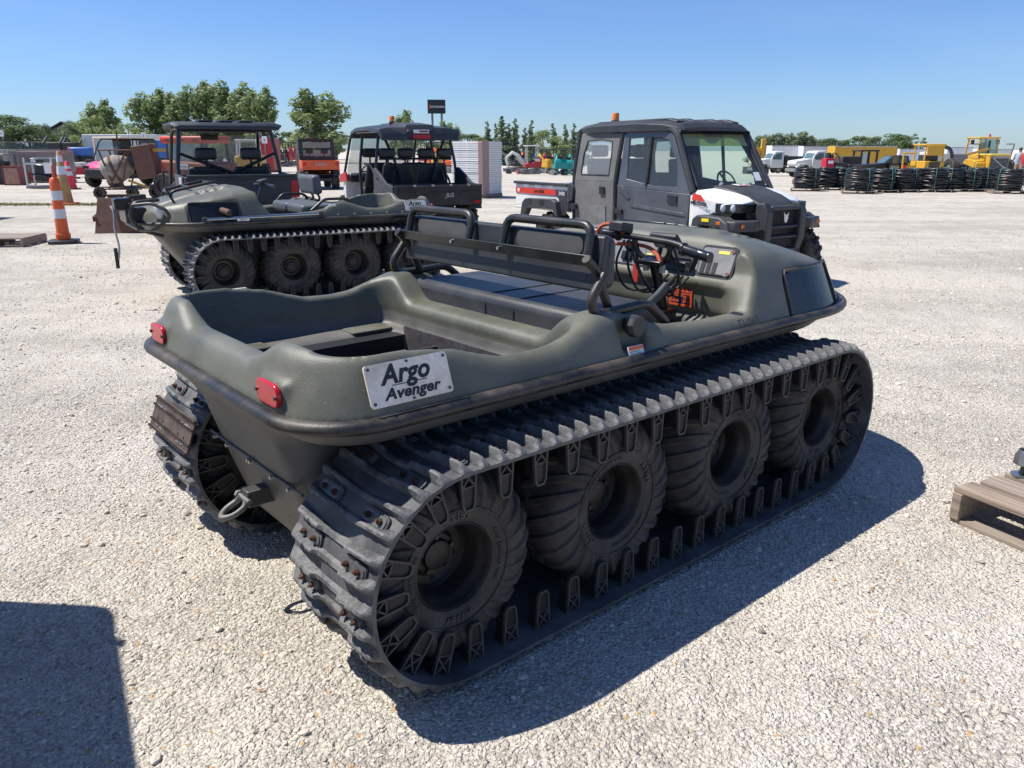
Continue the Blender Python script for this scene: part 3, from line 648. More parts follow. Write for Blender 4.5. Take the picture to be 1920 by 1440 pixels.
def argo_seat(t):
    """bench cushion and back rest on its bent tube frame"""
    rr=[]
    c=bpy.data.objects.new('seat_cushion',None)
    b=MB(); b.box(.775,1.185,-.565,.575,.865,.985); cu=b.build('seat_cushion',m_seat,t,bevel=.035,seg=4,smooth=50)
    m_seam=mat('seam line',(.01,.01,.01),.7,var=0)
    s=MB()
    for y in (-.16,.02): s.tube([(.7725,y,.88),(.7725,y,.95),(.80,y,.9865),(1.15,y,.9865)],.0022,4,fil=.03)
    s.build('cushion_seam',m_seam,cu)
    fr=bpy.data.objects.new('x',None)
    for sd in (-1,1):
        y=sd*.60
        a=tb([(.725,y,1.197),(.775,y,1.155),(.845,y,1.01)],.0165,'seat_upright',m_tube,t,.03)
        tb([(.782,y*1.06,1.14),(.715,y*1.06,1.06),(.735,y*1.06,1.004),(.80,y*1.06,1.004),(1.0,y*1.06,1.012),(1.035,y*1.06,1.0),(1.13,y*1.06,.925)],.0175,'seat_foot',m_tube,a,.035)
        lo=(.565,.115) if sd>0 else (-.565,-.105)
        tb([(.765,lo[0],1.19),(.790,lo[0],1.303),(.790,lo[1],1.303),(.760,lo[1],1.19)],.0165,'grab_loop',m_tube,a,.05)
    b=MB(); b.hexa([(.752,-.60,1.165),(.764,-.60,1.165),(.764,.60,1.165),(.752,.60,1.165),(.744,-.60,1.205),(.756,-.60,1.205),(.756,.60,1.205),(.744,.60,1.205)]); bar=b.build('cross_bar',m_tube,t,bevel=.003)
    b=MB()
    for y in (.21,-.10): b.cyl((.740,y,1.186),(.752,y,1.186),.007,n=8)
    b.build('bar_bolt',m_steel,bar)
    # back pad: two padded halves on a black board
    b=MB(); b.hexa([(.775,-.615,1.075),(.805,-.615,1.075),(.805,.615,1.075),(.775,.615,1.075),(.80,-.615,1.268),(.828,-.615,1.268),(.828,.615,1.268),(.80,.615,1.268)])
    bk=b.build('back_board',m_blk,t,bevel=.008)
    b=MB(); b.hexa([(.80,-.61,1.07),(.875,-.61,1.08),(.875,.61,1.08),(.80,.61,1.07),(.825,-.60,1.275),(.89,-.60,1.255),(.89,.60,1.255),(.825,.60,1.275)])
    b.build('back_pad',m_seat,t,bevel=.028,seg=3,smooth=50)
    m_patch=mat('grey scuffed insert',(.085,.083,.078),.5,var=.2,vscale=8,dust=((.15,.13,.11),.5))
    for y0,y1 in ((.16,.52),(-.52,-.16)):
        b=MB(); b.prism(rrect(abs(y1-y0),.062,.028,4,(y0+y1)/2,1.228),'x',-.003,.004); q=b.build('back_insert',m_patch,bk); q.location=(.792,0,0); q.rotation_euler=(0,0,0)
argo_seat(A1)
def argo_cockpit(t):
    """handlebar column, gauges, dash plates and warning stickers of the near machine"""
    yh=-.285
    col=tb([(1.585,yh,.74),(1.50,yh,1.02),(1.47,yh,1.095)],.024,'steering_column',m_gblk,t,.03)
    hb=tb([(1.445,.03,1.192),(1.45,yh+.12,1.190),(1.45,yh-.12,1.180),(1.435,-.60,1.14)],.014,'handlebar',m_tube,t,.05)
    for a,b_ in (((1.445,.045,1.192),(1.449,-.10,1.191)),((1.437,-.60,1.139),(1.443,-.46,1.160))):
        g=MB(); g.rev([(.0,0),(.022,0),(.0235,.006),(.0215,.012),(.0215,.05),(.0225,.055),(.0215,.06),(.0215,.13),(.028,.135),(.028,.145),(.014,.15)],ax='z',n=14); o=g.build('grip',m_gblk,hb,smooth=40); q=(Vector(b_)-Vector(a)); o.matrix_local=Matrix.Translation(a)@q.to_track_quat('Z','Y').to_matrix().to_4x4()
    for s in (-1,1): tb([(1.452,yh+s*.10,1.185),(1.46,yh+s*.09,1.12),(1.472,yh+s*.03,1.09)],.0125,'bar_riser',m_gblk,hb,.03)
    MB().obox((1.468,yh,1.092),(.07,.13,.022),(0,-.25,0)).build('clamp_plate',m_gblk,col,bevel=.004)
    b=MB(); 
    for s in (-1,1): b.cyl((1.475,yh+s*.045,1.045),(1.472,yh+s*.045,1.085),.014,n=10)
    b.build('clamp_bolt',m_silver,col)
    MB().obox((1.44,-.115,1.225),(.085,.075,.042),(0,.15,.1)).build('brake_reservoir',m_blk,hb,bevel=.005)
    m_rope=mat('orange cord',(.50,.10,.04),.7,var=.3,vscale=60,bump=.5,bscale=150)
    tb([(1.44,-.135,1.20),(1.41,-.07,1.245),(1.39,-.02,1.22),(1.395,-.015,1.165),(1.43,-.09,1.150),(1.46,-.16,1.155),(1.475,-.24,1.150),(1.455,-.31,1.13),(1.445,-.345,1.085)],.0085,'orange_cord',m_rope,hb,.05,8)
    m_cable=mat('black cable',(.012,.012,.013),.4,var=0)
    for k,(y0,y1,bulge) in enumerate(((-.13,-.22,.05),(-.15,-.26,.02),(-.17,-.30,-.03),(-.36,-.30,-.06),(-.20,-.33,.0),(-.40,-.27,-.02))):
        tb([(1.45,y0,1.17),(1.44+.03*k%.05,y0+bulge,1.06),(1.50,(y0+y1)/2+bulge*1.5,.93),(1.56,y1,.95),(1.60,y1-.05,1.02)],.0055,'control_cable',m_cable,hb,.08,6)
    # gauge pod
    gp=MB().obox((0,0,0),(.03,.155,.085)).build('gauge_pod',m_blk,t,bevel=.012,seg=3); gp.matrix_local=Matrix.Translation((1.60,-.245,1.165))@Euler((0,-.75,0)).to_matrix().to_4x4()
    MB().box(-.017,-.0155,-.055,.055,-.028,.012).build('lcd_screen',mat('pale lcd',(.35,.42,.45),.15,var=.05),gp)
    b=MB()
    for i in range(4): b.prism(rrect(.016,.009,.003,2,-.033+.022*i,.026),'x',-.018,-.0155)
    b.build('indicator_lamp',m_txtw,gp)
    # dash plates: slope follows the dash face
    def dash(y,wd,hh,z,x,name,m):
        M=face_M((x,y,z),(0,-1,0),(.42,0,1)); o=MB().prism(rrect(wd,hh,.018,3),'z',-.004,.006).build(name,m,t,bevel=.002); o.matrix_local=M; return o
    rp=dash(-.475,.170,.120,1.088,1.664,'dash_plate',m_dash)
    MB().prism(rrect(.185,.145,.02,3),'z',-.006,.002).build('dash_surround',m_blk,rp)
    b=MB()
    for x0,x1,y0,y1 in ((-.07,.06,-.052,.02),): 
        for i in range(3): b.box(x0+.03*i,x0+.03*i+.02,y0,y1-.012*i,.006,.009)
    b.box(-.07,.05,-.058,-.054,.006,.009); b.build('dash_rib',m_blk,rp)
    b=MB(); 
    for x,y in ((.072,-.05),(.072,.05)): b.cyl((x,y,.004),(x,y,.010),.009,n=10)
    b.build('dash_bolt',mat('rusty dash bolt',(.15,.06,.05),.6,var=.2),rp)
    MB().box(.0,.055,.036,.05,.006,.0075).build('yellow_sticker',mat('yellow label',(.72,.62,.10),.5,var=.15,vscale=40),rp,smooth=0)
    lp=dash(.07,.42,.115,1.085,1.664,'dash_plate',m_dash)
    MB().prism(rrect(.43,.13,.02,3),'z',-.006,.002).build('dash_surround',m_blk,lp)
    b=MB()
    for i in range(3): b.prism(rrect(.028,.042,.006,2,.03+.035*i,-.02),'z',.004,.02)
    b.build('rocker_switch',m_gblk,lp,bevel=.003)
    MB().cyl((.055,.028,.004),(.055,.028,.035),.026,n=16).build('ignition_knob',m_gblk,lp,bevel=.003)
    MB().box(.155,.19,-.01,.005,.006,.0075).build('yellow_sticker',MATS['yellow label'],lp,smooth=0)
    cp=dash(-.275,.16,.115,1.085,1.664,'dash_plate',m_blk)
    b=MB(); b.obox((0,0,0),(.10,.018,.014),(0,0,.6)); b.obox((-.03,0,.03),(.05,.06,.02)); o=b.build('shift_lever',m_gblk,t,bevel=.003); o.location=(1.555,-.40,1.055)
    # sticker PTR
    m_or=mat('orange sticker',(.62,.085,.02),.5,var=.08,vscale=20); m_nv=mat('navy print',(.02,.02,.06),.5,var=0)
    st=MB().prism(rrect(.125,.128,.004,2),'z',-.001,.001).build('orange_sticker',m_or,t); st.matrix_local=face_M((1.640,-.311,.940),(.0,-1,0),(0,0,1))
    text('PTR',.056,Matrix.Translation((0,.027,.0012)),m_nv,st,bold=.002,ext=.0004)
    b=MB()
    for x0,x1,y0,y1 in ((-.055,.055,.054,.057),(-.055,.055,-.003,0),(-.055,-.052,0,.055),(.052,.055,0,.055),(-.055,.055,-.014,-.011),(-.055,.055,-.052,-.046)): b.box(x0,x1,y0,y1,.001,.0016)
    b.prism([(-.015,-.02),(.02,-.02),(.004,-.058)],'z',.001,.0016)
    b.build('sticker_print',m_nv,st,smooth=0); text('812-4-2139',.021,Matrix.Translation((0,-.031,.0014)),m_nv,st,bold=.0006,ext=.0004)
    tg=MB().box(-.004,.004,-.018,.018,-.085,0).build('red_key_tag',mat('red tag',(.42,.05,.03),.5,var=.1),t,bevel=.003); tg.location=(1.57,-.10,1.05)
    MB().tube([(0,0,-.004),(.03,.0,.05),(.10,.03,.06)],.0015,4).build('tag_string',m_steel,tg)
    # moulded battery tray along the firewall and the park lever
    b=MB(); b.box(1.46,1.60,-.33,.33,.79,.872); tr=b.build('battery_tray',m_gblk,t,bevel=.015); 
    b=MB(); 
    for y in (.26,.08,-.10,-.27): b.cyl((1.4585,y,.835),(1.465,y,.835),.022,n=12)
    b.build('tray_socket',m_txt,tr)
    b=MB().box(1.4575,1.4595,.255,.325,.805,.865); b.build('data_plate',mat('grey data plate',(.3,.3,.3),.4,var=.3,vscale=60),tr)
    b=MB().box(1.4575,1.4595,-.005,.06,.80,.865); b.build('warning_label',m_txtw,tr)
    tb([(1.02,-.50,.88),(1.22,-.52,1.00),(1.27,-.52,1.035)],.019,'park_lever',m_blk,t,.02)
    # vent recess on the bonnet, left of its crown
    b=MB()
    for k in range(4): b.obox((1.92+.075*k,.16-.012*k,1.198-.010*k),(.05,.30,.012),(0,.35,0))
    b.build('bonnet_vent',m_gblk,t,bevel=.003)
    # faded stock number chalked on the flank
    text('TV063',.055,face_M((1.52,-.7455,.885),(1,0,0),(0,.36,1))@Matrix.Translation((0,0,.003)),mat('faded crayon',(.062,.063,.046),.6,var=.2),t,name='faded_number',ext=.0003)
    # steel ice cleat bolted over the left belt
    s=3*S8*2+PI*TR+TR*1.2; b=MB(); b.obox((0,0,.022),(.125,.45,.007))
    for dx in (-.062,-.03,.03,.062):
        for i in range(26): b.obox((dx,-.222+.0177*i,.028),(.008,.007,.014))
    for dx in (-.062,.062): b.cyl((dx,-.226,.022),(dx,.226,.022),.007,n=8)
    o=b.build('steel_ice_cleat',mat('brown stained steel',(.085,.060,.050),.7,metal=.3,var=.4,vscale=25,bump=.4,bscale=80,dust=((.16,.13,.11),.6),dscale=14),t,label='rusty studded steel bar bolted across the belt'); o.matrix_local=tM(s,YC)
argo_cockpit(A1)
A2=argo('amphibious_vehicle','olive eight-wheel amphibious vehicle with front bull bar, winch and bonnet rack',(-1.56,9.66,0),R(212.5),False)
def argo_far(t):
    # bull bar with lamps and winch
    bb=tb([(2.57,.42,.72),(2.79,.42,.80),(2.86,.42,.93),(2.81,.42,1.06),(2.57,.42,1.08)],.019,'bull_bar',m_tube,t,.06)
    tb([(2.57,-.42,.72),(2.79,-.42,.80),(2.86,-.42,.93),(2.81,-.42,1.06),(2.57,-.42,1.08)],.019,'bull_bar',m_tube,t,.06)
    for x,z in ((2.79,.80),(2.83,1.04)): tb([(x,-.42,z),(x,.42,z)],.019,'bull_bar_tube',m_tube,bb,.02)
    tb([(2.57,.70,1.0),(2.67,.62,1.06),(2.83,.50,1.04)],.017,'bull_bar_brace',m_tube,bb,.05)
    tb([(2.57,.70,1.0),(2.53,.70,.93),(2.67,.6,.80),(2.79,.42,.80)],.017,'bull_bar_brace',m_tube,bb,.05)
    w_=MB().box(2.67,2.87,-.25,.25,.84,1.0).build('winch',m_gblk,t,bevel=.02); MB().cyl((2.77,-.17,.92),(2.77,.17,.92),.06,n=14).build('winch_drum',m_dsteel,w_)
    MB().box(2.81,2.97,.16,.34,.98,1.10).build('winch_box',m_gblk,t,bevel=.015)
    tb([(2.99,.20,1.02),(2.97,.24,.98),(2.99,.28,.80),(2.97,.30,.62),(3.01,.30,.45)],.010,'winch_cable',m_steel,w_,.06)
    tb([(3.01,.30,.62),(3.01,.30,.42)],.018,'hook_strap',m_txt,w_,.01)
    # bonnet rack
    rk=tb([(2.42,-.36,1.03),(2.40,-.36,1.14),(1.95,-.36,1.235),(1.86,-.36,1.18)],.015,'bonnet_rack',m_tube,t,.05)
    for x,z in ((2.40,1.13),(2.2,1.18),(1.98,1.22)): tb([(x,-.36,z),(x,.10,z)],.013,'rack_bar',m_tube,rk,.02)
    tb([(2.42,.10,1.03),(2.40,.10,1.14),(1.95,.10,1.235),(1.86,.10,1.18)],.015,'rack_bar',m_tube,rk,.05)
    # antenna, exhaust, lamp, spot bar
    MB().cyl((2.42,.40,1.02),(2.50,.42,1.20),.014,.010,n=8).build('antenna_stub',m_txt,t)
    ex=MB(); ex.cyl((2.05,.60,.98),(1.99,.80,.955),.034,n=14); ex.rev([(.034,0),(.037,0),(.037,.02),(.030,.02)],n=14); 
    ex=MB(); ex.tube([(2.08,.58,.99),(2.03,.70,.97),(1.99,.80,.955)],.032,12); ex.build('exhaust_pipe',m_rust,t,smooth=60)
    MB().cyl((1.99,.795,.956),(1.985,.8045,.9545),.026,n=14).build('exhaust_mouth',m_txt,t)
    hl=MB(); hl.ball((0,0,0),.075,14,(.45,.6,1)); o=hl.build('head_lamp',mat('lamp glass',(.5,.55,.55),.1,var=0,coat=1),t,smooth=60); o.location=(2.60,.505,.965); o.rotation_euler=(0,.2,.7)
    br=MB(); br.cyl((1.05,.765,.905),(2.22,.765,.895),.017,n=10); br=br.build('spot_bar',mat('polished tube',(.35,.38,.40),.15,metal=.9,var=.05),t,smooth=60)
    b=MB(); b.cyl((2.21,.765,.895),(2.25,.765,.895),.024,n=10); b.cyl((1.03,.765,.905),(1.07,.765,.905),.024,n=10); b.build('bar_cap',m_blk,br)
    lb=MB().box(1.80,1.92,.776,.7785,.868,.890).build('stock_label',m_txtw,t); text('EJ8673',.022,face_M((1.86,.7790,.879),(-1,0,0),(0,0,1)),m_txt,lb,ext=.0003)
    b=MB()
    for i in range(9): b.cyl((-.1+.19*i,.733,.888),(-.1+.19*i,.742,.888),.008,n=8)
    b.build('gunwale_bolt',m_steel,t)
    # handlebar stump, cushions and folded back rest
    tb([(1.58,.18,.9),(1.50,.18,1.12),(1.47,.18,1.20)],.022,'steering_column',m_gblk,t,.03)
    hb=tb([(1.46,.46,1.19),(1.47,.18,1.21),(1.46,-.12,1.19)],.013,'handlebar',m_gblk,t,.05)
    for y in (.44,-.10): MB().cyl((1.458,y,1.19),(1.45,y+(.10 if y>0 else -.10),1.185),.019,n=10).build('grip',m_gblk,hb)
    MB().obox((1.47,.18,1.22),(.10,.14,.06),(0,.2,0)).build('gauge_pod',m_blk,t,bevel=.012)
    m_gv=mat('grey vinyl',(.085,.095,.105),.45,var=.1,dust=((.16,.16,.15),.4))
    for y0,y1 in ((-.55,-.01),(.01,.55)): MB().box(.775,1.185,y0,y1,.87,.985).build('seat_cushion',m_gv,t,bevel=.04,seg=4)
    bk=MB(); bk.box(-.05,.055,-.28,.28,-.11,.11); bk=bk.build('seat_back',m_gv,t,bevel=.04,seg=4); bk.location=(.80,-.27,1.17); bk.rotation_euler=(0,.12,0)
    tb([(0,-.1,.09),(0,-.1,.125),(0,.0,.125),(0,.0,.09)],.009,'grab_loop',m_tube,bk,.03)
    for y in (-.12,.10): tb([(-.02,y,-.08),(-.06,y,-.17),(.02,y,-.22)],.013,'seat_post',m_tube,bk,.03)
    tb([(.72,-.56,.97),(.80,-.56,1.05),(1.05,-.56,1.05),(1.14,-.56,.95)],.016,'grab_rail',m_tube,t,.05)
    tb([(.62,.62,.98),(.70,.62,1.045),(.95,.62,1.045),(1.10,.62,.93)],.016,'grab_rail',m_tube,t,.05)
    MB().prism(rrect(.52,.14,.06,4),'z',-.004,.004).build('mud_flap',m_blk,t).matrix_local=Matrix.Translation((-.02,.83,.80))@Euler((R(22),0,0)).to_matrix().to_4x4()
    MB().box(.86,.93,.705,.712,.975,1.0).build('lot_tag',m_txtw,t)
argo_far(A2)
# ================================================================== cab utility vehicle, white with dark doors
def utv_wheel(parent,x,y,r,w_,rim=m_rim,nlug=16,name='wheel',sd=1,ty=None):
    b=MB(); hw=w_/2; b.rev([(r*.5,-hw*.85),(r*.62,-hw),(r*.85,-hw*1.02),(r*.95,-hw*.8),(r*.965,0),(r*.95,hw*.8),(r*.85,hw*1.02),(r*.62,hw),(r*.5,hw*.85)],n=28)
    for s in (-1,1):
        for k in range(nlug):
            a=2*PI*(k+.25*s)/nlug; rr=[]
            for (q,h,da) in ((r*.86,hw*1.03,0),(r*.955,hw*.82,.04),(r*.97,hw*.3,.16),(r*.97,-hw*.02,.22)):
                ww=.33*2*PI*r/nlug; an=a+s*0+da; pts=[]
                for d,lf in ((-ww*.5,-.004),(-ww*.4,.035*r+.008),(ww*.4,.035*r+.008),(ww*.5,-.004)):
                    pts.append((math.sin(an+d/q)*(q+lf),h*s+(lf*.6*s if q<r*.9 else 0),math.cos(an+d/q)*(q+lf)))
                rr.append(pts[::-1] if s<0 else pts)
            b.loft(rr)
    o=b.build(name,ty or m_tyre,parent,smooth=35); o.location=(x,y,r*1.0)
    if sd<0: o.rotation_euler=(0,0,PI)
    b=MB(); b.rev([(r*.5,hw*.86),(r*.53,hw*.95),(r*.47,hw*.9),(r*.43,hw*.4),(r*.40,hw*.35),(r*.2,hw*.5),(.001,hw*.5)],n=24); b.rev([(r*.5,hw*.8),(r*.5,-hw*.8)],n=24)
    for k in range(8): a=2*PI*k/8; b.obox((math.sin(a)*r*.3,hw*.46,math.cos(a)*r*.3),(r*.09,hw*.12,r*.2),(0,a,0))
    b.build('rim',rim,o); return o
def bobcat(name,label,loc,rz,full=True):
    t=thing(name,label,'utility vehicle',loc,rz)
    m_door=mat('slate grey door plastic',(.068,.076,.091),.32,var=.10,vscale=2.5,bump=.08,bscale=180,dust=((.16,.165,.175),.5),dscale=2)
    m_cloth=mat('grey cab canvas',(.125,.125,.123),.85,var=.14,vscale=4,bump=.8,bscale=7,dust=((.20,.19,.17),.5))
    m_trim=mat('charcoal bumper plastic',(.030,.033,.037),.5,var=.12,bump=.2,bscale=160,dust=((.09,.09,.09),.5))
    m_visor=mat('yellow-green roof liner',(.30,.36,.05),.6,var=.05)
    m_wred=mat('red decal',(.60,.05,.03),.4,var=.08)
    hw=.70
    # chassis, floor and firewall
    ch=MB().box(-3.5,.75,-.45,.45,.36,.50).build('chassis',m_blk,t,bevel=.02)
    MB().box(-2.25,.02,-.66,.66,.50,.56).build('floor_pan',m_blk,t)
    for x in (-2.72,.50):
        for s in (-1,1): utv_wheel(t,x,s*.63,.345,.25,sd=s)
    # cargo box
    cb=MB(); cb.box(-3.68,-2.34,-.70,.70,.70,.74); cb.box(-3.68,-2.34,-.70,-.64,.74,1.06); cb.box(-3.68,-2.34,.64,.70,.74,1.06); cb.box(-2.40,-2.34,-.64,.64,.74,1.06); cb.box(-3.68,-3.62,-.64,.64,.74,1.06)
    bed=cb.build('cargo_box',m_white,t,bevel=.012)
    for s in (-1,1):
        MB().box(-3.70,-2.33,s*.70-.035,s*.70+.035,1.06,1.10).build('box_cap',m_trim,bed,bevel=.008)
        y0,y1=sorted((s*.702,s*.712))
        MB().box(-3.66,-2.62,y0,y1,.925,1.005).build('red_stripe',m_wred,bed,smooth=0)
        MB().prism([(-2.62,.925),(-2.62,1.0),(-2.36,1.0),(-2.36,.66),(-2.45,.66),(-2.55,.90)],'y',y0,y1).build('black_panel',m_trim,bed,smooth=0)
        fl=MB(); fl.prism([(-3.42,.58),(-3.36,.80),(-3.28,.86),(-2.62,.88),(-2.52,.84),(-2.44,.64),(-2.52,.64),(-2.58,.74),(-3.22,.72),(-3.32,.58)],'y',s*.70,s*.80); fl.build('wheel_flare',m_trim,bed,bevel=.012)
        b=MB()
        for x in (-3.14,-2.84): b.prism([(x-.05,.79),(x-.035,.862),(x+.035,.862),(x+.05,.79)],'y',s*.79,s*.806)
        b.build('flare_pad',m_blk,bed)
        b=MB()
        for x in (-3.38,-3.06,-2.74): b.prism(rrect(.15,.045,.015,2,x,1.045),'y',s*.70,s*.716)
        b.build('tie_pocket',m_txtw,bed)
    text('3400',.075,face_M((-2.47,-.7145,.955),(1,0,0),(0,0,1)),m_txtw,bed,ext=.0005)
    text('4x4 DIESEL',.06,face_M((-3.02,-.7145,.965),(1,0,0),(0,0,1)),m_txt,bed,bold=.001,ext=.0005,shear=.2)
    text('M',.07,face_M((-3.58,-.7145,.965),(1,0,0),(0,0,1)),m_txtw,bed,bold=.004,ext=.0005)
    for s in (-1,1): MB().box(-3.685,-3.67,s*.64-.05,s*.64+.05,.85,1.0).build('tail_lamp',m_red,bed)
    # cab frame posts and roof
    RZ=1.80
    for s in (-1,1):
        MB().tube([(-2.22,s*.66,.5),(-2.24,s*.66,1.2),(-2.20,s*.60,RZ)],.035,8,fil=.1).build('rear_post',m_blk,t)
        MB().tube([(-1.33,s*.68,.5),(-1.33,s*.69,1.2),(-1.30,s*.61,RZ)],.03,8,fil=.1).build('door_post',m_blk,t)
        MB().tube([(.05,s*.68,1.08),(-.36,s*.60,RZ-.02),(-.62,s*.59,RZ+.02)],.038,8,fil=.12).build('windscreen_post',m_trim,t)
    rf=MB(); xs=[-2.30,-2.22,-1.9,-1.0,-.55,-.36,-.30]; zs=[RZ+.03,RZ+.075,RZ+.10,RZ+.115,RZ+.095,RZ+.06,RZ+.0]; rr=[]
    for x,z in zip(xs,zs):
        hwf=.655 if -2.2<x<-.4 else .60
        rr.append([(x,-hwf,RZ-.03),(x,-hwf-.005,z-.05),(x,-hwf+.09,z-.005),(x,-.25,z+.012),(x,.25,z+.012),(x,hwf-.09,z-.005),(x,hwf+.005,z-.05),(x,hwf,RZ-.03)][::-1])
    ro=rf.loft(rr).build('roof',m_trim,t,bevel=.012)
    b=MB()
    for y in (-.48,-.2,.2,.48): b.prism([(-1.9,RZ+.11),(-.6,RZ+.125),(-.42,RZ+.085),(-.45,RZ+.06),(-1.9,RZ+.08)],'y',y-.06,y+.06)
    b.build('roof_rib',m_trim,ro,bevel=.01)
    MB().box(-1.9,-.42,-.56,.56,RZ-.05,RZ-.03).build('roof_liner',m_visor,ro)
    be=MB().cyl((-1.72,-.40,RZ+.10),(-1.72,-.40,RZ+.13),.055,n=14).build('beacon_base',m_blk,t)
    MB().rev([(.05,.13),(.05,.20),(.04,.225),(.001,.23)],c=(-1.72,-.40,RZ),ax='z',n=16).build('beacon_lens',mat('amber lens',(.80,.22,.01),.2,var=.05,coat=.6,emit=0),be,smooth=40)
    # doors: rigid front doors with split glass, cloth rear doors with a plastic window
    for s in (-1,1):
        y=s*.70
        def P(x,z): # tumblehome above the belt
            return (x,y-s*max(0,(z-1.10))*.13,z)
        def panel(name,outer,hole,m,th=.035,par=t):
            """plate with a window opening: outer and hole outlines have equal counts"""
            b=MB(); n=len(outer); A=[P(*p) for p in outer]; 
            off=lambda q:(q[0],q[1]-s*th,q[2])
            if hole:
                B=[P(*p) for p in hole]; vs=A+B+[off(q) for q in A]+[off(q) for q in B]; fs=[]
                for i in range(n):
                    j=(i+1)%n; fs+= [(i,j,n+j,n+i),(2*n+j,2*n+i,3*n+i,3*n+j),(j,i,2*n+i,2*n+j),(n+i,n+j,3*n+j,3*n+i)]
            else:
                vs=A+[off(q) for q in A]; fs=[tuple(range(n)),tuple(range(2*n-1,n-1,-1))]+[((i+1)%n,i,n+i,n+(i+1)%n) for i in range(n)]
            if s>0: fs=[f[::-1] for f in fs]
            b.add(vs,fs); return b.build(name,m,par,bevel=.008)
        # front door lower part
        d=panel('front_door',[(-1.28,.54),(-.05,.54),(.0,.75),(.02,1.06),(-1.28,1.10)],None,m_door)
        fo=[(-1.28,1.10),(-.5,1.08),(.02,1.06),(-.20,1.42),(-.40,1.74),(-.55,1.785),(-.9,1.785),(-1.26,1.77)]
        fi=[(-1.12,1.20),(-.6,1.13),(-.20,1.135),(-.26,1.40),(-.46,1.66),(-.58,1.70),(-.9,1.70),(-1.17,1.69)]
        panel('window_frame',fo,fi,m_door,par=d)
        b=MB(); b.add([P(*p) for p in fi],[tuple(range(8))]); g=b.build('door_glass',m_gl,d,smooth=0); g.location=(0,-s*.015,0)
        b=MB(); b.tube([P(-.74,1.13),P(-.76,1.71)],.022,6); b.build('glass_divider',m_blk,d)
        MB().prism(rrect(.16,.10,.015,2,-.26,.99),'y',y,y+s*.018).build('door_handle',m_blk,d,bevel=.004)
        MB().prism([(-1.0,.86),(-.92,.90),(-.06,.84),(-.03,.80)],'y',y,y+s*.012).build('door_crease',m_door,d,bevel=.004)
        MB().prism([(-1.28,1.12),(-1.18,1.12),(-1.02,.97),(-1.06,.95),(-1.24,1.06)],'y',y,y+s*.014).build('door_crease',m_door,d,bevel=.004)
        b=MB(); b.cyl((-1.30,y+s*.02,.74),(-1.30,y+s*.02,.84),.025,n=8); b.obox((-1.22,y+s*.02,.79),(.14,.03,.06)); b.build('door_hinge',m_blk,d,bevel=.004)
        rd=panel('rear_door',[(-2.16,.56),(-1.36,.46),(-1.345,.80),(-1.34,1.15),(-2.2,1.15)],None,m_cloth,.02)
        ro_=[(-2.2,1.15),(-1.8,1.15),(-1.34,1.15),(-1.335,1.5),(-1.33,1.76),(-1.7,1.775),(-2.16,1.76),(-2.18,1.5)]
        ri=[(-2.07,1.235),(-1.8,1.235),(-1.48,1.235),(-1.475,1.5),(-1.49,1.66),(-1.7,1.685),(-2.0,1.67),(-2.06,1.5)]
        panel('cloth_window_frame',ro_,ri,m_cloth,.02,rd)
        b=MB(); b.add([P(*p) for p in ri],[tuple(range(8))]); g=b.build('plastic_window',m_smoke,rd,smooth=0); g.location=(0,-s*.008,0)
        b=MB(); b.tube([P(*p) for p in ri],.010,5,True); b.build('window_piping',m_blk,rd)
        MB().prism(rrect(.10,.10,.012,2,-1.58,1.04),'y',y,y+s*.02).build('door_latch',m_blk,rd,bevel=.004)
        MB().prism([(-1.88,.82),(-1.50,.85),(-1.48,.55),(-1.66,.52)],'y',y,y+s*.012).build('cloth_patch',m_smoke and mat('pale plastic patch',(.17,.175,.17),.35,var=.3,vscale=8),rd,bevel=.006)
        b=MB(); b.obox((-2.18,y+s*.03,.80),(.16,.05,.07)); b.cyl((-2.25,y+s*.04,.72),(-2.25,y+s*.04,.88),.03,n=8); b.build('rear_hinge',m_blk,rd,bevel=.005)
        MB().prism([(-2.32,.78),(-2.22,.78),(-2.18,1.06),(-2.24,1.12),(-2.32,1.1)],'y',y-s*.05,y+s*.03).build('cab_corner',m_trim,t,bevel=.01)
    # windscreen
    wq=[(.045,-.60,1.115),(.045,.60,1.115),(-.37,.55,1.755),(-.37,-.55,1.755)]
    b=MB(); b.add(wq,[(0,1,2,3)]); ws=b.build('windscreen',m_gl,t,smooth=0)
    b=MB(); b.tube([Vector(q)+Vector((.006,0,0)) for q in wq],.022,6,True,.05); b.build('windscreen_seal',m_blk,ws,smooth=50)
    b=MB(); b.add([(-.258,-.565,1.60),(-.258,.565,1.60),(-.362,.548,1.755),(-.362,-.548,1.755)],[(0,1,2,3)]); b.build('sun_band',glass('yellow-green sun band',(.50,.62,.10),.55),ws,smooth=0)
    b=MB(); b.prism([(-.20,1.76),(.20,1.76),(.10,1.66),(.03,1.63),(-.03,1.63),(-.10,1.66)],'x',-.375,-.33); b.build('mirror_bracket',m_blk,ws,bevel=.006)
    b=MB(); b.add([(.0,.44,1.19),(.0,.55,1.19),(-.06,.55,1.29),(-.06,.44,1.29)],[(0,1,2,3)]); b.build('windscreen_sticker',m_txtw,ws,smooth=0)
    MB().box(-.22,.04,-.62,.62,.98,1.10).build('dashboard',m_blk,t,bevel=.04)
    sw=MB(); sw.rev([(.155,-.012),(.170,0),(.155,.012),(.14,0)],ax='x',n=24,closed=True)
    for a in (0,2.1,4.2): sw.obox((0,math.cos(a)*.08,math.sin(a)*.08),(.012,.15,.025),(a,0,0))
    sw=sw.build('steering_wheel',m_gblk,t); sw.location=(-.32,.28,1.16); sw.rotation_euler=(0,-.5,0)
